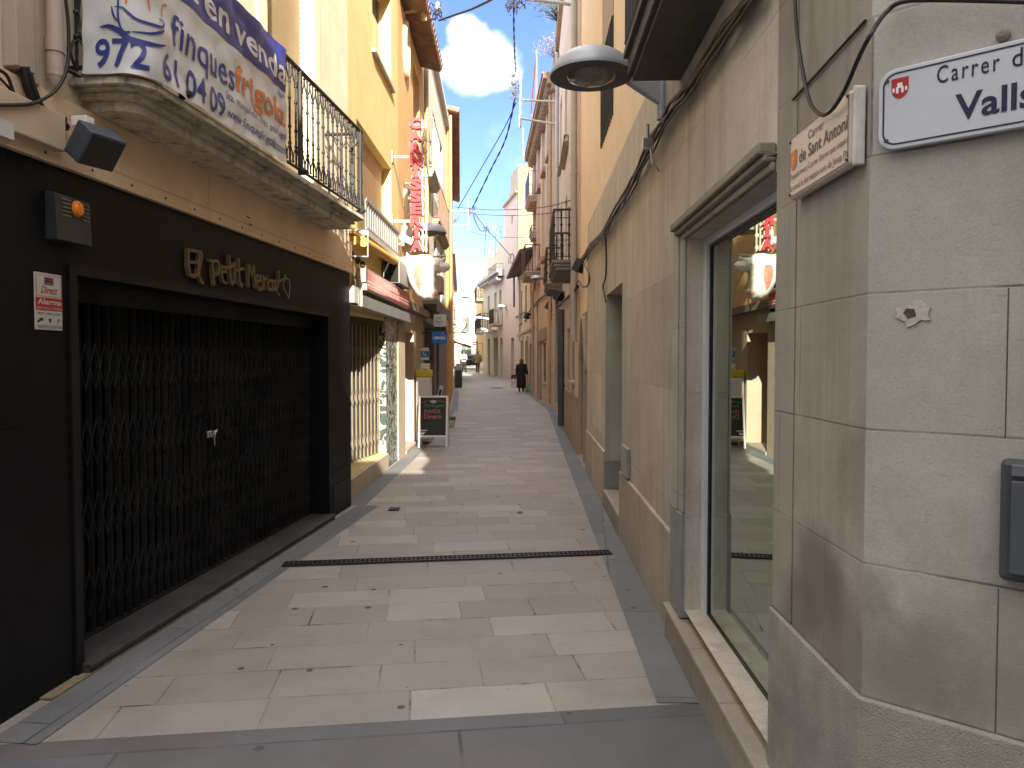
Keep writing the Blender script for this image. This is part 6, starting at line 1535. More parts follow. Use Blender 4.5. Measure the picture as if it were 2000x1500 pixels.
for f in fs_:
    for a_, b_ in zip(f, f[1:] + f[:1]): ec[(min(a_, b_), max(a_, b_))] = ec.get((min(a_, b_), max(a_, b_)), 0) + 1
for (a_, b_), k_ in ec.items():
    if k_ == 1: mb.f.append([a_, b_, b_ + n_, a_ + n_]); mb.m.append(0)
root = thing("cow_head_sign", "white model cow head hung over the street as a butcher shop sign", "sign", Vector((x0_, CY, z0_)))
hd = mb.build("cow_head", [M("cow_white", (.72, .70, .66), .4, var=.04, bump=0), M("cow_patch", (.52, .22, .16), .45, var=.3, scale=12, bump=0), M("cow_muzzle", (.60, .36, .31), .45, bump=0)], root, smooth='all')
mb = MB()
for u_, v_ in ((822, 521), (851, 520)): q = q2(u_, v_); mb.lathe((q[0], CY - .15, q[1]), [(.001, -.016), (.014, -.006), (.014, .006), (.001, .016)], 10)
mb.build("eye", M("cow_eye", (.25, .2, .17), .3, bump=0), root)
mb = MB().tube([(-1.84, CY, P(800, 505, CY).z), (-1.0, CY, P(800, 500, CY).z)], .02, 6); mb.build("arm", grey_steel, root)
# small floodlight on the orange house
q = P(793, 467, 11.3); mb = MB().hexa(bxm(q, Matrix.Rotation(R(25), 3, 'Y') @ Matrix.Rotation(R(20), 3, 'Z'), .10, .05, .045)).tube([q + Vector((-.02, 0, -.05)), Vector((-1.84, 11.3, q.z - .12))], .012, 6)
tag(mb.build("spotlight", white_paint, None, origin=q, bevel=.005), "small white spotlight on an arm left of the lowest red letters", "spotlight")
# right-hand floodlights at the balcony
def small_flood(u, v, y, W_, label, s=.13):
    q = P(u, v, y); mb = MB().hexa(bxm(q, Matrix.Rotation(R(60), 3, 'Z') @ Matrix.Rotation(R(30), 3, 'X'), s, s * .45, s * .8))
    t_ = W_.ty(y); mb.tube([q, W_.P(t_, .0, q.z + .08)], .014, 6)
    return tag(mb.build("floodlight", M("flood_dark", (.035, .042, .055), .5, bump=0), None, origin=q, bevel=.006), label, "floodlight")
small_flood(1133, 519, 11.9, WR1, "dark floodlight on the right wall below the end of the cable bundle")
small_flood(1093, 577, 17.5, WR2, "dark floodlight below the second iron balcony of the pink house", .15)
small_flood(1073, 597, 24.6, WR3, "black floodlight on the ochre ground floor of the cornice house", .15)
small_flood(1030, 617, 34.5, WR4, "black floodlight on the low tiled house", .17)
cable("cable", "black cable loop hanging below the dark floodlight on the right wall", wpts(WR1, [(1140, 515), (1150, 535), (1149, 556), (1138, 560), (1130, 548), (1125, 560)], .06), .012)
cable("cable", "dark cable line running along the pink house front below the balconies", wpts(WR2, [(1128, 560), (1115, 575), (1100, 588), (1088, 598)], .05), .03)
cable("cable", "dark cable line along the ochre ground floor of the cornice house", wpts(WR3, [(1085, 560), (1065, 575), (1048, 590), (1043, 600)], .05), .03)
cable("cable", "dark sagging cable along the low tiled house", wpts(WR4, [(1040, 600), (1030, 612), (1022, 610), (1010, 618), (1000, 622)], .06), .03)
# hanging round sign on the left, pole brackets
q = P(901, 633, 37.0); rr_ = .22
root = thing("round_hanging_sign", "round pale hanging sign with a dark emblem on the far left side", "sign", q)
mb = MB().lathe(q, [(.30, -.02), (.30, .02)], 24, M=Matrix.Rotation(R(90), 3, 'X')); mb.build("disc", M("disc_cream", (.62, .58, .48), .6), root)
mb = MB().tube([q + Vector((.27 * math.cos(a_ * .3), -.03, .27 * math.sin(a_ * .3))) for a_ in range(22)], .012, 5); 
for i in range(5): mb.box(q.x - .20 + i * .085, q.x - .14 + i * .085, q.y - .035, q.y - .022, q.z - .02, q.z + .035)
for dx in (-.12, 0, .12): mb.box(q.x + dx - .03, q.x + dx + .03, q.y - .035, q.y - .022, q.z + .10, q.z + .18)
mb.build("emblem", M("emblem_dark", (.08, .08, .07), .6), root)
MB().box(-3.0, q.x + .25, q.y - .03, q.y + .03, q.z - .46, q.z - .40).tube([(q.x, q.y, q.z - .4), (q.x, q.y, q.z - .3)], .015, 6).build("bracket", iron, root)
# direction sign
q = P(932, 700, 62.0); gx = q.x; g = gz(62)
root = thing("direction_sign", "pole with two red and white pointer boards behind the man in khaki", "direction sign", (gx, 62, g))
MB().tube([(gx, 62, g), (gx, 62, P(932, 666, 62).z)], .045, 8).build("pole", M("pole_brown", (.10, .07, .05), .6), root)
pb_ = M("pointer_red", (.55, .10, .06), .5, bump=0)
for v_, u0, u1 in ((670, 933, 945), (668.5, 922.5, 931), (672.5, 922.5, 931)):
    a_, b_ = P(u0, v_ + 1.8, 61.9), P(u1, v_ - 1.6, 61.9)
    o = MB().box(a_.x, b_.x, 61.88, 61.92, a_.z, b_.z).build("pointer", white_paint, root); MB().box(a_.x + .03, b_.x - .03, 61.86, 61.879, a_.z + .04, b_.z - .04).build("red_panel", pb_, o)

# ================================================================== street furniture
# chalkboard: two hinged frames
c0 = P(845, 875, 13.4); cx0, cx1 = P(816.5, 875, 13.4).x, P(874, 875, 13.4).x; h = P(845, 774, 13.4).z
root = thing("sandwich_board", "white framed chalkboard standing on the paving outside the phone shop", "sandwich board", ((cx0 + cx1) / 2, 13.5, 0))
chalk = M("chalkboard", (.022, .026, .027), .65, var=.3, bump=.02)
for k_, (yb, yt) in enumerate(((13.4, 13.58), (13.80, 13.62))):
    fn = lambda a_, b_, n_: Vector((cx0 + (cx1 - cx0) * a_, yb + (yt - yb) * b_ - (n_ if k_ == 0 else -n_), .002 + h * b_))
    mb = MB(); fw = .065; fh = .036
    def slab(a0, a1, b0, b1, n0, n1): mb.hexa([fn(a0, b0, n0), fn(a1, b0, n0), fn(a1, b0, n1), fn(a0, b0, n1), fn(a0, b1, n0), fn(a1, b1, n0), fn(a1, b1, n1), fn(a0, b1, n1)])
    slab(0, fw, 0, 1, 0, .02); slab(1 - fw, 1, 0, 1, 0, .02); slab(fw, 1 - fw, 1 - fh, 1, 0, .02); slab(fw, 1 - fw, .20, .20 + fh, 0, .02)
    fr = mb.build("frame", white_paint, root, bevel=.003)
    mb = MB(); slab(fw * .8, 1 - fw * .8, .205, .995, .006, .012); pn = mb.build("board", chalk, fr)
    if k_ == 0:
        fc_ = lambda a_, b_, n_: fn(a_, b_, .0135)
        mb = MB(); text(mb, "Recargues", fc_, .18, .88, .76, .85, shear=.15); mb.build("green_chalk", M("chalk_green", (.05, .30, .12), .9, bump=0), fr)
        mb = MB(); text(mb, "ENVÍOS", fc_, .19, .74, .66, .755); text(mb, "Dinero", fc_, .18, .78, .555, .645, shear=.1); mb.build("pink_chalk", M("chalk_pink", (.50, .22, .17), .9, bump=0), fr)
        mb = MB(); mb.face([fc_(.5 + .11 * math.cos(a_ * .52) , .885 + .032 * math.sin(a_ * .52) * (1 + .2 * math.sin(a_ * 3)), 0) for a_ in range(12)])
        for i in range(14): a_ = .1 + i * .06; mb.face([fc_(a_, .905 - .8 * (a_ - .5) ** 2 * .3, 0), fc_(a_ + .035, .90 - .8 * (a_ - .5) ** 2 * .3, 0), fc_(a_ + .03, .92 - .8 * (a_ - .5) ** 2 * .3, 0)]) if abs(a_ - .5) > .12 else None
        mb.build("pale_chalk", M("chalk_cream", (.45, .40, .30), .9, bump=0), fr)
        mb = MB()
        for q in ((.08, .30, .325, .34), (.08, .25, .29, .30), (.08, .2, .255, .285)): mb.face([fc_(q[0], q[2], 0), fc_(q[1], q[2], 0), fc_(q[1], q[3], 0), fc_(q[0], q[3], 0)])
        mb.build("white_print", white_paint, fr)
# flower pot
q = P(881, 838, 17.6); q.z = 0
root = thing("flower_pot", "small white flower pot with yellow flowers on the ground behind the chalkboard", "flower pot", q)
MB().lathe(q, [(.06, 0), (.08, .02), (.095, .13), (.10, .16), (.085, .16), (.08, .13)], 16).build("pot", white_paint, root, smooth=True)
rnd = random.Random(4); mb = MB(); mf = MB()
for i in range(90):
    a_ = rnd.uniform(0, 6.28); r_ = .12 * rnd.random() ** .5; p_ = q + Vector((r_ * math.cos(a_), r_ * math.sin(a_), .15 + .12 * rnd.random() * (1 - r_ * 4)))
    d1 = Vector((rnd.uniform(-1, 1), rnd.uniform(-1, 1), rnd.uniform(-.5, 1))).normalized() * .03; d2 = d1.cross(Vector((rnd.random(), rnd.random(), rnd.random()))).normalized() * .016
    (mf if i % 3 == 0 else mb).face([p_ - d1, p_ + d2, p_ + d1, p_ - d2])
mb.build("foliage", leafm, root, normals=False); mf.build("flowers", M("flower_yellow", (.55, .48, .05), .7, bump=0), root, normals=False)
# litter bin
q = P(895, 759, 39.0); q.z = gz(39)
root = thing("litter_bin", "dark grey litter bin with pale lid standing against the left wall far up the street", "litter bin", q)
MB().box(q.x - .17, q.x + .20, 38.85, 39.2, q.z + .06, q.z + .92).build("body", M("bin_dark", (.05, .055, .055), .5), root, bevel=.03)
MB().box(q.x - .18, q.x + .21, 38.84, 39.21, q.z + .93, q.z + 1.12).build("lid", M("bin_grey", (.40, .41, .42), .5), root, bevel=.03)
MB().box(q.x - .15, q.x + .18, 38.9, 39.15, q.z, q.z + .06).build("foot", iron, root)
MB().lathe((q.x, 39.0, q.z + 1.125), [(.10, 0), (.12, .10), (.11, .10)], 12).build("pot", M("terracotta", (.42, .2, .1), .8), root)
# white cafe chairs and table at the far end
wp_ = white_paint
def chair(x, y, rz, label):
    g_ = gz(y); root = thing("cafe_chair", label, "chair", (x, y, g_), "white cafe chairs"); root.rotation_euler = (0, 0, rz); b_ = Vector((x, y, g_))
    mb = MB().box(x - .22, x + .22, y - .22, y + .22, g_ + .43, g_ + .46); mb.build("seat", wp_, root, bevel=.01)
    mb = MB(); 
    for z_ in (.58, .70, .82): mb.box(x - .21, x + .21, y + .19, y + .21, g_ + z_, g_ + z_ + .06)
    for s_ in (-1, 1): mb.box(x + s_ * .2 - .015, x + s_ * .2 + .015, y + .19, y + .22, g_ + .46, g_ + .9)
    mb.build("backrest", wp_, root)
    for sx in (-1, 1):
        for sy in (-1, 1): MB().tube([(x + sx * .19, y + sy * .19, g_), (x + sx * .18, y + sy * .18, g_ + .43)], .016, 6).build("leg", wp_, root)
    return root
chair(P(945, 720, 60).x, 59.4, R(25), "nearer white cafe chair by the right wall at the far end"); chair(P(952, 720, 60).x - .1, 60.6, R(-70), "farther white cafe chair tucked against the yellow house")
x_, y_ = P(941.5, 720, 61.5).x, 61.2; root = thing("cafe_table", "small white cafe table between the two white chairs", "table", (x_, y_, gz(y_)))
MB().lathe((x_, y_, gz(y_) + .70), [(.32, 0), (.32, .03), (.001, .03)], 20).build("tabletop", wp_, root); MB().tube([(x_, y_, gz(y_)), (x_, y_, gz(y_) + .7)], .03, 8).lathe((x_, y_, gz(y_)), [(.2, 0), (.2, .02), (.03, .05)], 12).build("leg", wp_, root)
# dark car at the end
cx_, cy_ = P(918, 715, 74).x, 74.0; g_ = gz(74)
root = thing("parked_car", "dark car parked at the far end of the street seen from behind", "car", (cx_, cy_, g_))
prof = [(-2.0, .35), (2.0, .35), (2.05, .65), (1.95, .85), (1.0, .95), (.5, 1.40), (-1.2, 1.42), (-1.85, .98), (-2.05, .9)]
MB().prism(prof, lambda a_, b_, n_: Vector((cx_ + n_ * (1 - .12 * max(0, b_ - .9)), cy_ + a_, g_ + b_)), -.85, .85).build("body", M("car_black", (.02, .02, .022), .25, bump=0), root, bevel=.05)
for sx in (-1, 1):
    for a_ in (-1.3, 1.3): MB().lathe((cx_ + sx * .78, cy_ + a_, g_ + .31), [(.2, -.1), (.31, -.09), (.31, .09), (.2, .1)], 20, M=Matrix.Rotation(R(90), 3, 'Y')).build("wheel", rubber, root)
MB().box(cx_ - .62, cx_ + .62, cy_ - 1.72, cy_ - 1.6, g_ + 1.0, g_ + 1.3).build("rear_window", pane_dark, root)
for sx in (-1, 1): MB().box(cx_ + sx * .7 - .1, cx_ + sx * .7 + .1, cy_ - 2.08, cy_ - 2.0, g_ + .7, g_ + .86).build("tail_light", M("tail_red", (.3, .02, .02), .3, bump=0), root)
# ================================================================== people
skin = M("skin", (.42, .26, .19), .6, var=.06, bump=0)
def figure(name, joints, edges, radii, mats, pick, loc, rz, parent_label, cat="person", sub=2):
    """one continuous skinned body; faces take their clothing colour from where they lie"""
    keys = list(joints); me = bpy.data.meshes.new("body")
    me.from_pydata([joints[k_] for k_ in keys], [(keys.index(a_), keys.index(b_)) for a_, b_ in edges], [])
    o = bpy.data.objects.new("body", me); COL.objects.link(o)
    sk = o.modifiers.new("skin", 'SKIN'); sk.use_smooth_shade = True
    for i, k_ in enumerate(keys):
        r_ = radii[k_]; me.skin_vertices[0].data[i].radius = r_ if isinstance(r_, tuple) else (r_, r_)
        me.skin_vertices[0].data[i].use_root = (k_ == 'pelvis')
    sb = o.modifiers.new("sub", 'SUBSURF'); sb.levels = sub; sb.render_levels = sub
    dg = bpy.context.evaluated_depsgraph_get(); dg.update()
    m2 = bpy.data.meshes.new_from_object(o.evaluated_get(dg)); bpy.data.objects.remove(o); bpy.data.meshes.remove(me)
    m2.materials.clear()
    for mm in mats: m2.materials.append(mm)
    for p_ in m2.polygons: p_.material_index = pick(p_.center); p_.use_smooth = True
    root = thing("person", parent_label, cat, loc); root.rotation_euler = (0, 0, rz)
    b = bpy.data.objects.new("body", m2); COL.objects.link(b); b.parent = root
    return root
def part(mb, name, mat, root, **k):
    """geometry given in the person's own frame"""
    o = mb.build(name, mat, None, origin=(0, 0, 0), **k); o.parent = root; return o
def standing(h, stride=.0, arm_l=None, arm_r=None, lean=0.0, width=1.0):
    s = h / 1.75
    J = dict(pelvis=(0, 0, .95), waist=(0, .01 + lean * .3, 1.10), chest=(0, lean * .7, 1.30), neck=(0, lean, 1.48), head=(0, lean * 1.15, 1.57), crown=(0, lean * 1.2, 1.70),
             hipl=(-.095, 0, .90), kneel=(-.10, -.02 + stride * .5, .50), anklel=(-.10, .03 + stride, .09), toel=(-.11, -.12 + stride, .035),
             hipr=(.095, 0, .90), kneer=(.10, -.02 - stride * .5, .50), ankler=(.10, .03 - stride, .09), toer=(.11, -.12 - stride, .035),
             shl=(-.185, lean * .8, 1.42), ell=(-.24, .03 + lean * .6, 1.14), wrl=(-.25, -.04, .90), hal=(-.25, -.06, .80),
             shr=(.185, lean * .8, 1.42), elr=(.24, .03 + lean * .6, 1.14), wrr=(.25, -.04, .90), har=(.25, -.06, .80))
    if arm_l: J.update(arm_l)
    if arm_r: J.update(arm_r)
    E = [('pelvis', 'waist'), ('waist', 'chest'), ('chest', 'neck'), ('neck', 'head'), ('head', 'crown'), ('pelvis', 'hipl'), ('hipl', 'kneel'), ('kneel', 'anklel'), ('anklel', 'toel'),
         ('pelvis', 'hipr'), ('hipr', 'kneer'), ('kneer', 'ankler'), ('ankler', 'toer'), ('chest', 'shl'), ('shl', 'ell'), ('ell', 'wrl'), ('wrl', 'hal'), ('chest', 'shr'), ('shr', 'elr'), ('elr', 'wrr'), ('wrr', 'har')]
    Rd = dict(pelvis=(.15 * width, .11), waist=(.15 * width, .11), chest=(.17 * width, .12), neck=.055, head=(.085, .10), crown=(.06, .07), hipl=.10, kneel=.065, anklel=.045, toel=.04, hipr=.10, kneer=.065, ankler=.045, toer=.04,
              shl=.075, ell=.052, wrl=.035, hal=.03, shr=.075, elr=.052, wrr=.035, har=.03)
    J = {k_: tuple(c_ * s for c_ in v_) for k_, v_ in J.items()}
    Rd = {k_: (tuple(c_ * s for c_ in v_) if isinstance(v_, tuple) else v_ * s) for k_, v_ in Rd.items()}
    return J, E, Rd
def face_hair(root, h, hair_mat, lean=0.0, long=0.0):
    s = h / 1.75; c = Vector((0, lean * 1.17, 1.62)) * s
    mb = MB(); prof = [(.001, .125), (.05, .118), (.085, .085), (.10, .03), (.10, -.03), (.095, -.07 - long * .3), (.06, -.09 - long)]
    mb.lathe(c + Vector((0, .018, .005)), [(a_ * s, b_ * s) for a_, b_ in prof], 18, sy=1.12, cap=False); part(mb, "hair", hair_mat, root, smooth=True)
    mb = MB().lathe(c + Vector((0, -.105 * s, -.02 * s)), [(.001, .03 * s), (.012 * s, 0), (.016 * s, -.012 * s), (.001, -.02 * s)], 8); part(mb, "nose", skin, root, smooth=True)
    mb = MB()
    for sx in (-1, 1): mb.lathe(c + Vector((sx * .035 * s, -.098 * s, .012 * s)), [(.001, .007), (.009, 0), (.001, -.007)], 8)
    part(mb, "eye", M("eye_dark", (.04, .03, .03), .3, bump=0), root)
coat_b = M("coat_black", (.012, .012, .014), .8, var=.2, bump=.1); shoe = M("shoe_black", (.012, .011, .011), .5, bump=0)
# woman in a long black coat, back turned, bags in hand
y_ = 35.2; bx = P(1018, 767, y_).x; g_ = gz(y_)
J, E, Rd = standing(1.60, lean=-.06, arm_l=dict(ell=(-.27, .02, 1.12), wrl=(-.30, -.10, .95), hal=(-.31, -.14, .88)))
H_ = 1.60
wm = figure("person", J, E, Rd, [coat_b, skin, shoe], lambda c_: 1 if c_.z > 1.35 or (c_.z < .83 and abs(c_.x) > .2) else (2 if c_.z < .10 else 0), (bx, y_, g_), R(165), "elderly person in a long black coat carrying bags by the low ochre house")
mb = MB(); n_ = 28; prof = [(.215, .20), (.225, .35), (.215, .60), (.20, .85), (.19, 1.0), (.205, 1.15), (.20, 1.26), (.13, 1.35), (.075, 1.39)]
mb.lathe((0, 0, 0), prof, n_, sy=.80); 
mb.v = [Vector((v_.x * (1 + .03 * math.sin(v_.z * 9 + math.atan2(v_.y, v_.x) * 5)), v_.y - .05 * max(0, v_.z - .9), v_.z)) for v_ in mb.v]
part(mb, "coat", coat_b, wm, smooth=True)
mb = MB()
for s_, k_ in ((-1, 'l'), (1, 'r')): mb.tube([Vector(J['sh' + k_]), Vector(J['el' + k_]), Vector(J['wr' + k_])], .085, 10, r1=.055)
part(mb, "sleeve", coat_b, wm, smooth=True)
face_hair(wm, H_, M("hair_auburn", (.20, .10, .05), .8, var=.3), -.05, .03)
hx, hy = bx - .30, y_ - .02
bag = thing("shopping_bag", "white shopping bag beside the person in the black coat", "bag", (bx - .38, y_ - .2, g_))
b0_ = Vector((bx - .36, y_ - .24, g_ + .22)); MB().hexa([b0_ + Vector(q) for q in ((-.12, -.08, 0), (.14, -.08, 0), (.14, .10, 0), (-.12, .10, 0), (-.14, -.05, .40), (.15, -.05, .40), (.15, .07, .40), (-.14, .07, .40))]).build("bag", M("bag_white", (.62, .63, .62), .6, bump=.1), bag, bevel=.02)
MB().tube([b0_ + Vector((-.05, 0, .40)), b0_ + Vector((0.02, -.03, .52)), b0_ + Vector((.09, 0, .40))], .008, 6).build("handle", white_paint, bag)
hb = thing("handbag", "black handbag hanging from the left arm of the person in the black coat", "bag", (bx - .36, y_ - .1, g_ + .6))
b0_ = Vector((bx - .36, y_ - .12, g_ + .58)); MB().hexa([b0_ + Vector(q) for q in ((-.13, -.07, 0), (.15, -.07, .03), (.15, .07, .03), (-.13, .07, 0), (-.11, -.04, .24), (.13, -.04, .25), (.13, .04, .25), (-.11, .04, .24))]).build("bag", M("leather_black", (.014, .013, .013), .45), hb, bevel=.02)
MB().tube([b0_ + Vector((-.07, 0, .24)), b0_ + Vector((0.02, 0, .40)), b0_ + Vector((.09, 0, .24))], .01, 6).build("handle", iron, hb)
gx_ = P(1033, 766, 35.4).x; rnd = random.Random(5)
mb = MB().lathe((gx_, 35.35, gz(35.35) + .002), [(.10, 0), (.145, .05), (.15, .14), (.12, .24), (.06, .30), (.09, .36), (.03, .33)], 18, sy=.8)
mb.v = [v_ + Vector((rnd.uniform(-.015, .015), rnd.uniform(-.015, .015), 0)) for v_ in mb.v]
tag(mb.build("plastic_bag", M("bag_green", (.10, .42, .24), .45, var=.15, bump=.2), None, smooth=True, origin=(gx_, 35.35, gz(35.35))), "green plastic bag on the ground to the right of the black coat", "bag")
# man in khaki walking away
y_ = 58.0; bx = P(933, 728, y_).x; g_ = gz(y_); H_ = 1.74
kh = M("khaki", (.20, .155, .085), .85, var=.15); navy_t = M("trousers_navy", (.018, .018, .026), .8)
J, E, Rd = standing(H_, stride=.10, arm_r=dict(elr=(.30, .05, 1.16), wrr=(.37, -.06, .95), har=(.39, -.10, .87)), arm_l=dict(ell=(-.28, .04, 1.15), wrl=(-.27, -.10, .93), hal=(-.27, -.15, .86)), width=1.25)
mn = figure("person", J, E, Rd, [kh, navy_t, skin, shoe], lambda c_: 2 if c_.z > 1.49 or (abs(c_.x) > .22 and c_.z < .90) else (3 if c_.z < .10 else (1 if c_.z < .92 else 0)), (bx, y_, g_), R(172), "broad person in khaki jacket and dark trousers walking away up the street")
mb = MB().lathe((0, 0, 0), [(.235, .80), (.25, .95), (.245, 1.15), (.235, 1.30), (.18, 1.42), (.08, 1.49)], 24, sy=.72); part(mb, "jacket", kh, mn, smooth=True)
mb = MB()
for k_ in 'lr': mb.tube([Vector(J['sh' + k_]), Vector(J['el' + k_]), Vector(J['wr' + k_])], .095, 10, r1=.06)
part(mb, "sleeve", kh, mn, smooth=True); face_hair(mn, H_, M("hair_grey", (.14, .12, .10), .8))
# third person with walking frame / trolley
y_ = 59.5; bx = P(906, 727, y_).x; g_ = gz(y_); H_ = 1.72
wt = M("top_pale", (.55, .54, .55), .8); drk = M("trousers_dark", (.03, .03, .03), .8)
J, E, Rd = standing(H_, stride=.06, lean=-.08, arm_l=dict(ell=(-.24, -.10, 1.14), wrl=(-.2, -.30, 1.02), hal=(-.19, -.36, 1.0)), arm_r=dict(elr=(.24, -.10, 1.14), wrr=(.2, -.30, 1.02), har=(.19, -.36, 1.0)))
tp_ = figure("person", J, E, Rd, [wt, drk, skin, shoe], lambda c_: 2 if c_.z > 1.46 or (c_.y < -.29 and c_.z > .9) else (3 if c_.z < .10 else (1 if c_.z < .93 else 0)), (bx, y_, g_), R(8), "person in a pale top and dark trousers holding a wheeled frame far up the street")
mb = MB().lathe((0, -.04, 0), [(.185, .86), (.20, 1.05), (.205, 1.2), (.19, 1.34), (.10, 1.44)], 22, sy=.75); part(mb, "jacket", wt, tp_, smooth=True)
mb = MB().box(-.2, .2, -.205, -.17, 1.0, 1.12); part(mb, "dark_stripe", drk, tp_); face_hair(tp_, H_, M("hair_brown", (.10, .06, .04), .8), -.08)
fx, fy = bx, y_ - .45
root = thing("wheeled_frame", "dark wheeled walking frame pushed by the person in the pale top", "walking frame", (fx, fy, g_))
MB().tube([(fx - .24, fy - .2, g_ + .1), (fx - .22, fy, g_ + .98), (fx - .22, fy + .12, g_ + 1.0)], .016, 6).tube([(fx + .24, fy - .2, g_ + .1), (fx + .22, fy, g_ + .98), (fx + .22, fy + .12, g_ + 1.0)], .016, 6).tube([(fx - .23, fy + .2, g_ + .1), (fx - .22, fy, g_ + .7)], .014, 6).tube([(fx + .23, fy + .2, g_ + .1), (fx + .22, fy, g_ + .7)], .014, 6).build("frame", iron, root)
MB().box(fx - .22, fx + .22, fy - .18, fy + .05, g_ + .40, g_ + .72).build("bag", M("bag_plaid", (.10, .10, .075), .8, var=.5, scale=20), root, bevel=.03)
for sx in (-1, 1):
    for sy in (-1, 1): MB().lathe((fx + sx * .24, fy + sy * .2, g_ + .08), [(.04, -.02), (.08, -.018), (.08, .018), (.04, .02)], 14, M=Matrix.Rotation(R(90), 3, 'Y')).build("wheel", rubber, root)

# ================================================================== overhead wires and their wall brackets
wire = M("wire", (.035, .038, .045), .6, bump=0); bracket_w = M("bracket_white", (.52, .48, .40), .5, metal=.2, bump=0)
def pl(l): return [P(*q) for q in l]
def twist(name, label, pts, r, group=None):
    """two-strand twisted service cable"""
    pts = [Vector(p_) for p_ in pts]; fine = []
    for i in range(len(pts) - 1):
        p0, p1, p2, p3 = pts[max(i - 1, 0)], pts[i], pts[i + 1], pts[min(i + 2, len(pts) - 1)]
        for j in range(14): t_ = j / 14; fine.append(.5 * (2 * p1 + (p2 - p0) * t_ + (2 * p0 - 5 * p1 + 4 * p2 - p3) * t_ ** 2 + (3 * p1 - p0 - 3 * p2 + p3) * t_ ** 3))
    fine.append(pts[-1]); mb = MB()
    for ph in (0, math.pi):
        mb.tube([p_ + Vector((math.cos(i * .9 + ph), 0, math.sin(i * .9 + ph))) * r for i, p_ in enumerate(fine)], r, 5)
    return tag(mb.build(name, wire, None, smooth='all', origin=pts[0]), label, "cable", group)
def clump(p_, n_, r, mb, seed):
    rnd = random.Random(seed); p_ = Vector(p_)
    for i in range(n_):
        a_ = [p_ + Vector((rnd.uniform(-r, r), rnd.uniform(-r * .4, r * .4), rnd.uniform(-r * 1.3, r * 1.3))) for _ in range(4)]
        fine = []
        for j in range(9): t_ = j / 8; fine.append(((1 - t_) ** 3) * a_[0] + 3 * (1 - t_) ** 2 * t_ * a_[1] + 3 * (1 - t_) * t_ * t_ * a_[2] + t_ ** 3 * a_[3])
        mb.tube(fine, .009, 4)
# bracket A: white arm on the right wall at the end of the pink house
ya = 22.9
root = thing("cable_bracket", "white two-armed cable bracket with tall upright below the cornice on the right", "cable bracket", WR2.P(WR2.ty(ya), 0, P(1018, 195, ya).z))
wx = WR2.P(WR2.ty(ya), 0, 0).x
u_a = P(1017, 138, ya); u_b = P(1015.5, 250, ya); mb = MB().tube([u_a, u_b], .04, 8)
for v0, v1 in ((195, 199), (231, 243)):
    a_ = P(1016, v0, ya); b_ = P(1088, v1, ya); mb.tube([a_, Vector((wx + .02, ya, b_.z))], .035, 8)
mb.build("frame", bracket_w, root)
mb = MB(); clump(P(1007, 165, ya), 16, .22, mb, 1); clump(P(1005, 185, ya), 12, .18, mb, 2)
for v_ in (147, 163, 180): q = P(1002, v_, ya); mb.lathe(q, [(.02, -.06), (.06, -.02), (.06, .03), (.02, .06)], 8)
mb.build("insulator", M("insulator_grey", (.16, .17, .17), .4, bump=0), root)
twist("cable", "twisted black overhead cable coming down from the top of the frame to the white bracket", pl([(1004, -40, 15), (1003.5, 40, 17), (1005, 100, 20), (1007, 140, 22.9)]), .013)
yb = 30.0
twist("cable", "twisted overhead cable from the white bracket down to the left wall bracket", pl([(1006, 190, 22.9), (988, 270, 25), (957, 335, 28), (923, 406, yb)]), .016)
cable("cable", "thin overhead wire beside the twisted cable to the left wall bracket", pl([(1008, 200, 22.9), (985, 250, 25), (945, 320, 28), (894, 408, yb)]), .018, wire)
# bracket B on the ochre house, left
root = thing("cable_bracket", "grey pole bracket with tangled wires on the ochre house at the left", "cable bracket", WL5.P(WL5.ty(yb), 0, P(890, 412, yb).z))
wx = WL5.P(WL5.ty(yb), 0, 0).x
mb = MB().tube([Vector((wx - .02, yb, P(890, 412, yb).z)), P(917, 414, yb)], .04, 8).tube([P(914, 385, yb), P(916, 453, yb)], .022, 6).tube([Vector((wx - .02, yb, P(890, 441, yb).z)), P(915, 439, yb)], .025, 6)
mb.build("frame", galv, root)
mb = MB(); clump(P(921, 414, yb), 18, .18, mb, 3); clump(P(890, 428, yb), 8, .2, mb, 4); mb.build("insulator", M("insulator_grey", (.16, .17, .17)), root)
cable("cable", "upper thin wire crossing the street from the left bracket to the pink house", pl([(885, 404, yb), (960, 410, 27), (1050, 406, 20), (1127, 388, 13.2)]), .012, wire)
cable("cable", "lower thin wire crossing the street from the left bracket to the pink house", pl([(925, 418, yb), (985, 421, 27), (1060, 418, 20), (1122, 403, 13.4)]), .012, wire)
cable("cable", "sagging wire looping from the left bracket to the hooked pipe mast", pl([(924, 418, yb), (931, 438, 33), (940, 451, 36), (950, 450, 38)]), .022, wire)
cable("cable", "straight wire from the left bracket to the hooked pipe mast", pl([(927, 416, yb), (938, 432, 34), (950, 447, 38), (973, 472, 40), (996, 498, 42)]), .02, wire)
cable("cable", "wire from the wire junction down to the far cream house", pl([(949, 452, 38), (947, 480, 44), (946, 505, 52)]), .016, wire)
cable("cable", "faint wire crossing the far part of the street below the bracket", pl([(918, 452, yb), (960, 462, 32), (1010, 464, 32), (1072, 464, 30)]), .009, wire)
mb = MB(); clump(P(951, 450, 38), 10, .22, mb, 6); tag(mb.build("wire_junction", wire, None, origin=P(951, 450, 38)), "small tangle of wires hanging where the overhead cables meet", "junction")
# hooked mast on the low tiled house
ym = 42.2
mb = MB().tube([P(1004, 600, ym), P(1004, 505, ym), P(1003, 498, ym), P(1000.5, 495, ym), P(997.5, 497, ym), P(997, 505, ym)], .05, 8); clump(P(996, 509, ym), 6, .16, mb, 8)
tag(mb.build("hooked_mast", iron_rust, None, smooth=True, origin=P(1004, 600, ym)), "hooked dark pipe mast for wires on the low tiled house", "mast")
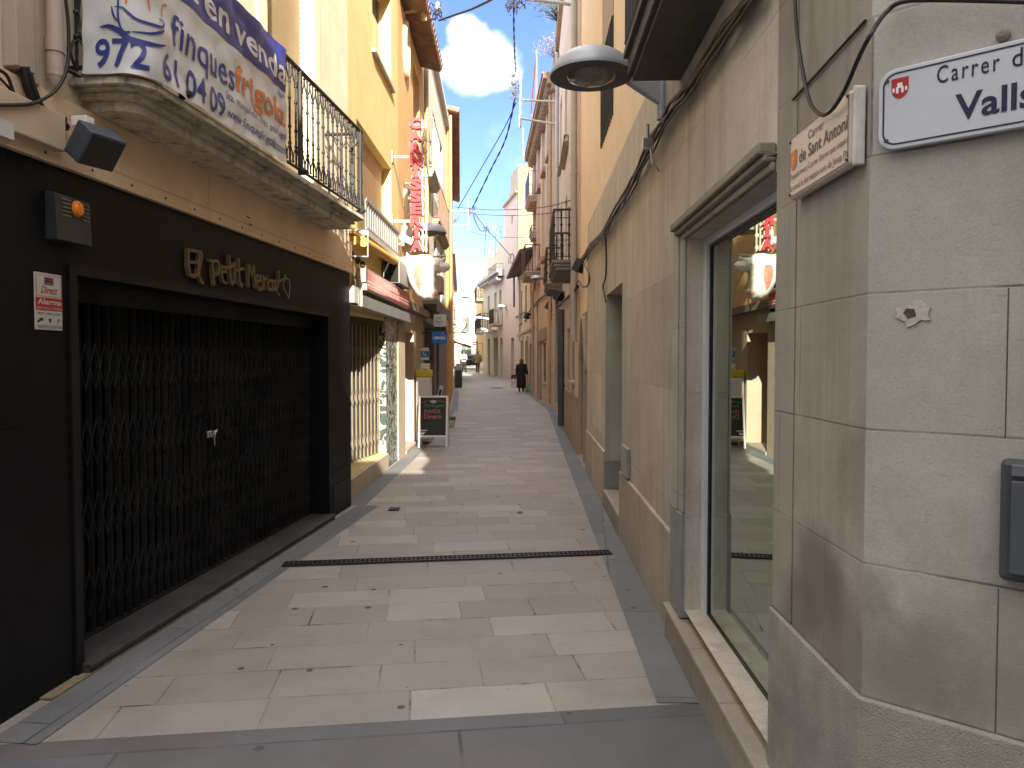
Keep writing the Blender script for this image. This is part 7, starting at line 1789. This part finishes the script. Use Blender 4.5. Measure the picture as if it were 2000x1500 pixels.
# antenna mast and aerials
mb = MB().tube([P(1021, 250, 33), P(1024, 350, 33)], .02, 6); tag(mb.build("antenna_mast", white_paint, None, origin=P(1024, 350, 33)), "thin white antenna mast rising beside the cornice house", "antenna")
ye = 50
mb = MB().tube([P(968, 442, ye), P(968, 500, ye)], .03, 6).tube([P(954, 442, ye), P(984, 443, ye)], .02, 6)
for i in range(7): mb.tube([P(956 + i * 4, 437 + i * .3, ye), P(956 + i * 4, 447 + i * .3, ye)], .012, 4)
mb.tube([P(977, 445, ye), P(981, 475, ye)], .03, 6).tube([P(958, 442, ye), P(983, 456, ye)], .02, 6)
tag(mb.build("roof_aerial", M("aerial", (.35, .36, .38), .5, bump=0), None, origin=P(968, 500, ye)), "comb-like television aerial on the cream house roof", "antenna")
# bracket C at the tiled eaves, top left
yc = 12.9
mb = MB(); root = thing("cable_bracket", "cream wooden cable bracket with white insulator at the clay tile eaves", "cable bracket", P(782, 25, yc))
mb.tube([P(781, 26, yc), P(828, 17, yc)], .03, 6).tube([P(829, -20, yc), P(828, 40, yc)], .05, 4); mb.build("frame", M("bracket_wood", (.55, .45, .28), .7), root)
mb = MB(); clump(P(853, 22, yc), 12, .14, mb, 9); mb.tube([P(829, 36, yc), P(850, 38, yc)], .012, 6); mb.build("wire_loop", wire, root)
mb = MB().lathe(P(855, 12, yc), [(.02, -.06), (.045, -.03), (.045, .03), (.025, .06)], 12); mb.build("insulator", M("insulator_white", (.6, .57, .5)), root, smooth=True)
cable("cable", "overhead cable rising from the clay tile eaves bracket toward the top of the frame", pl([(858, 40, yc), (885, 30, 12), (925, 16, 11), (970, -6, 10)]), .018, wire)
yd = 15.2
mb = MB().tube([P(1025, -3, yd), WR2.P(WR2.ty(yd), 0, P(1118, 8, yd).z)], .04, 8); tag(mb.build("cable_bracket", galv, None, origin=P(1025, -3, yd)), "grey metal wire arm across the very top of the frame from the pink house", "cable bracket")
mb = MB(); clump(P(1001, 10, 15.2), 16, .16, mb, 12); clump(P(1016, 8, 15.2), 8, .12, mb, 13); tag(mb.build("wire_coil", wire, None, origin=P(1001, 10, 15.2)), "coil of black wires hanging at the top of the frame above the cloud", "junction")
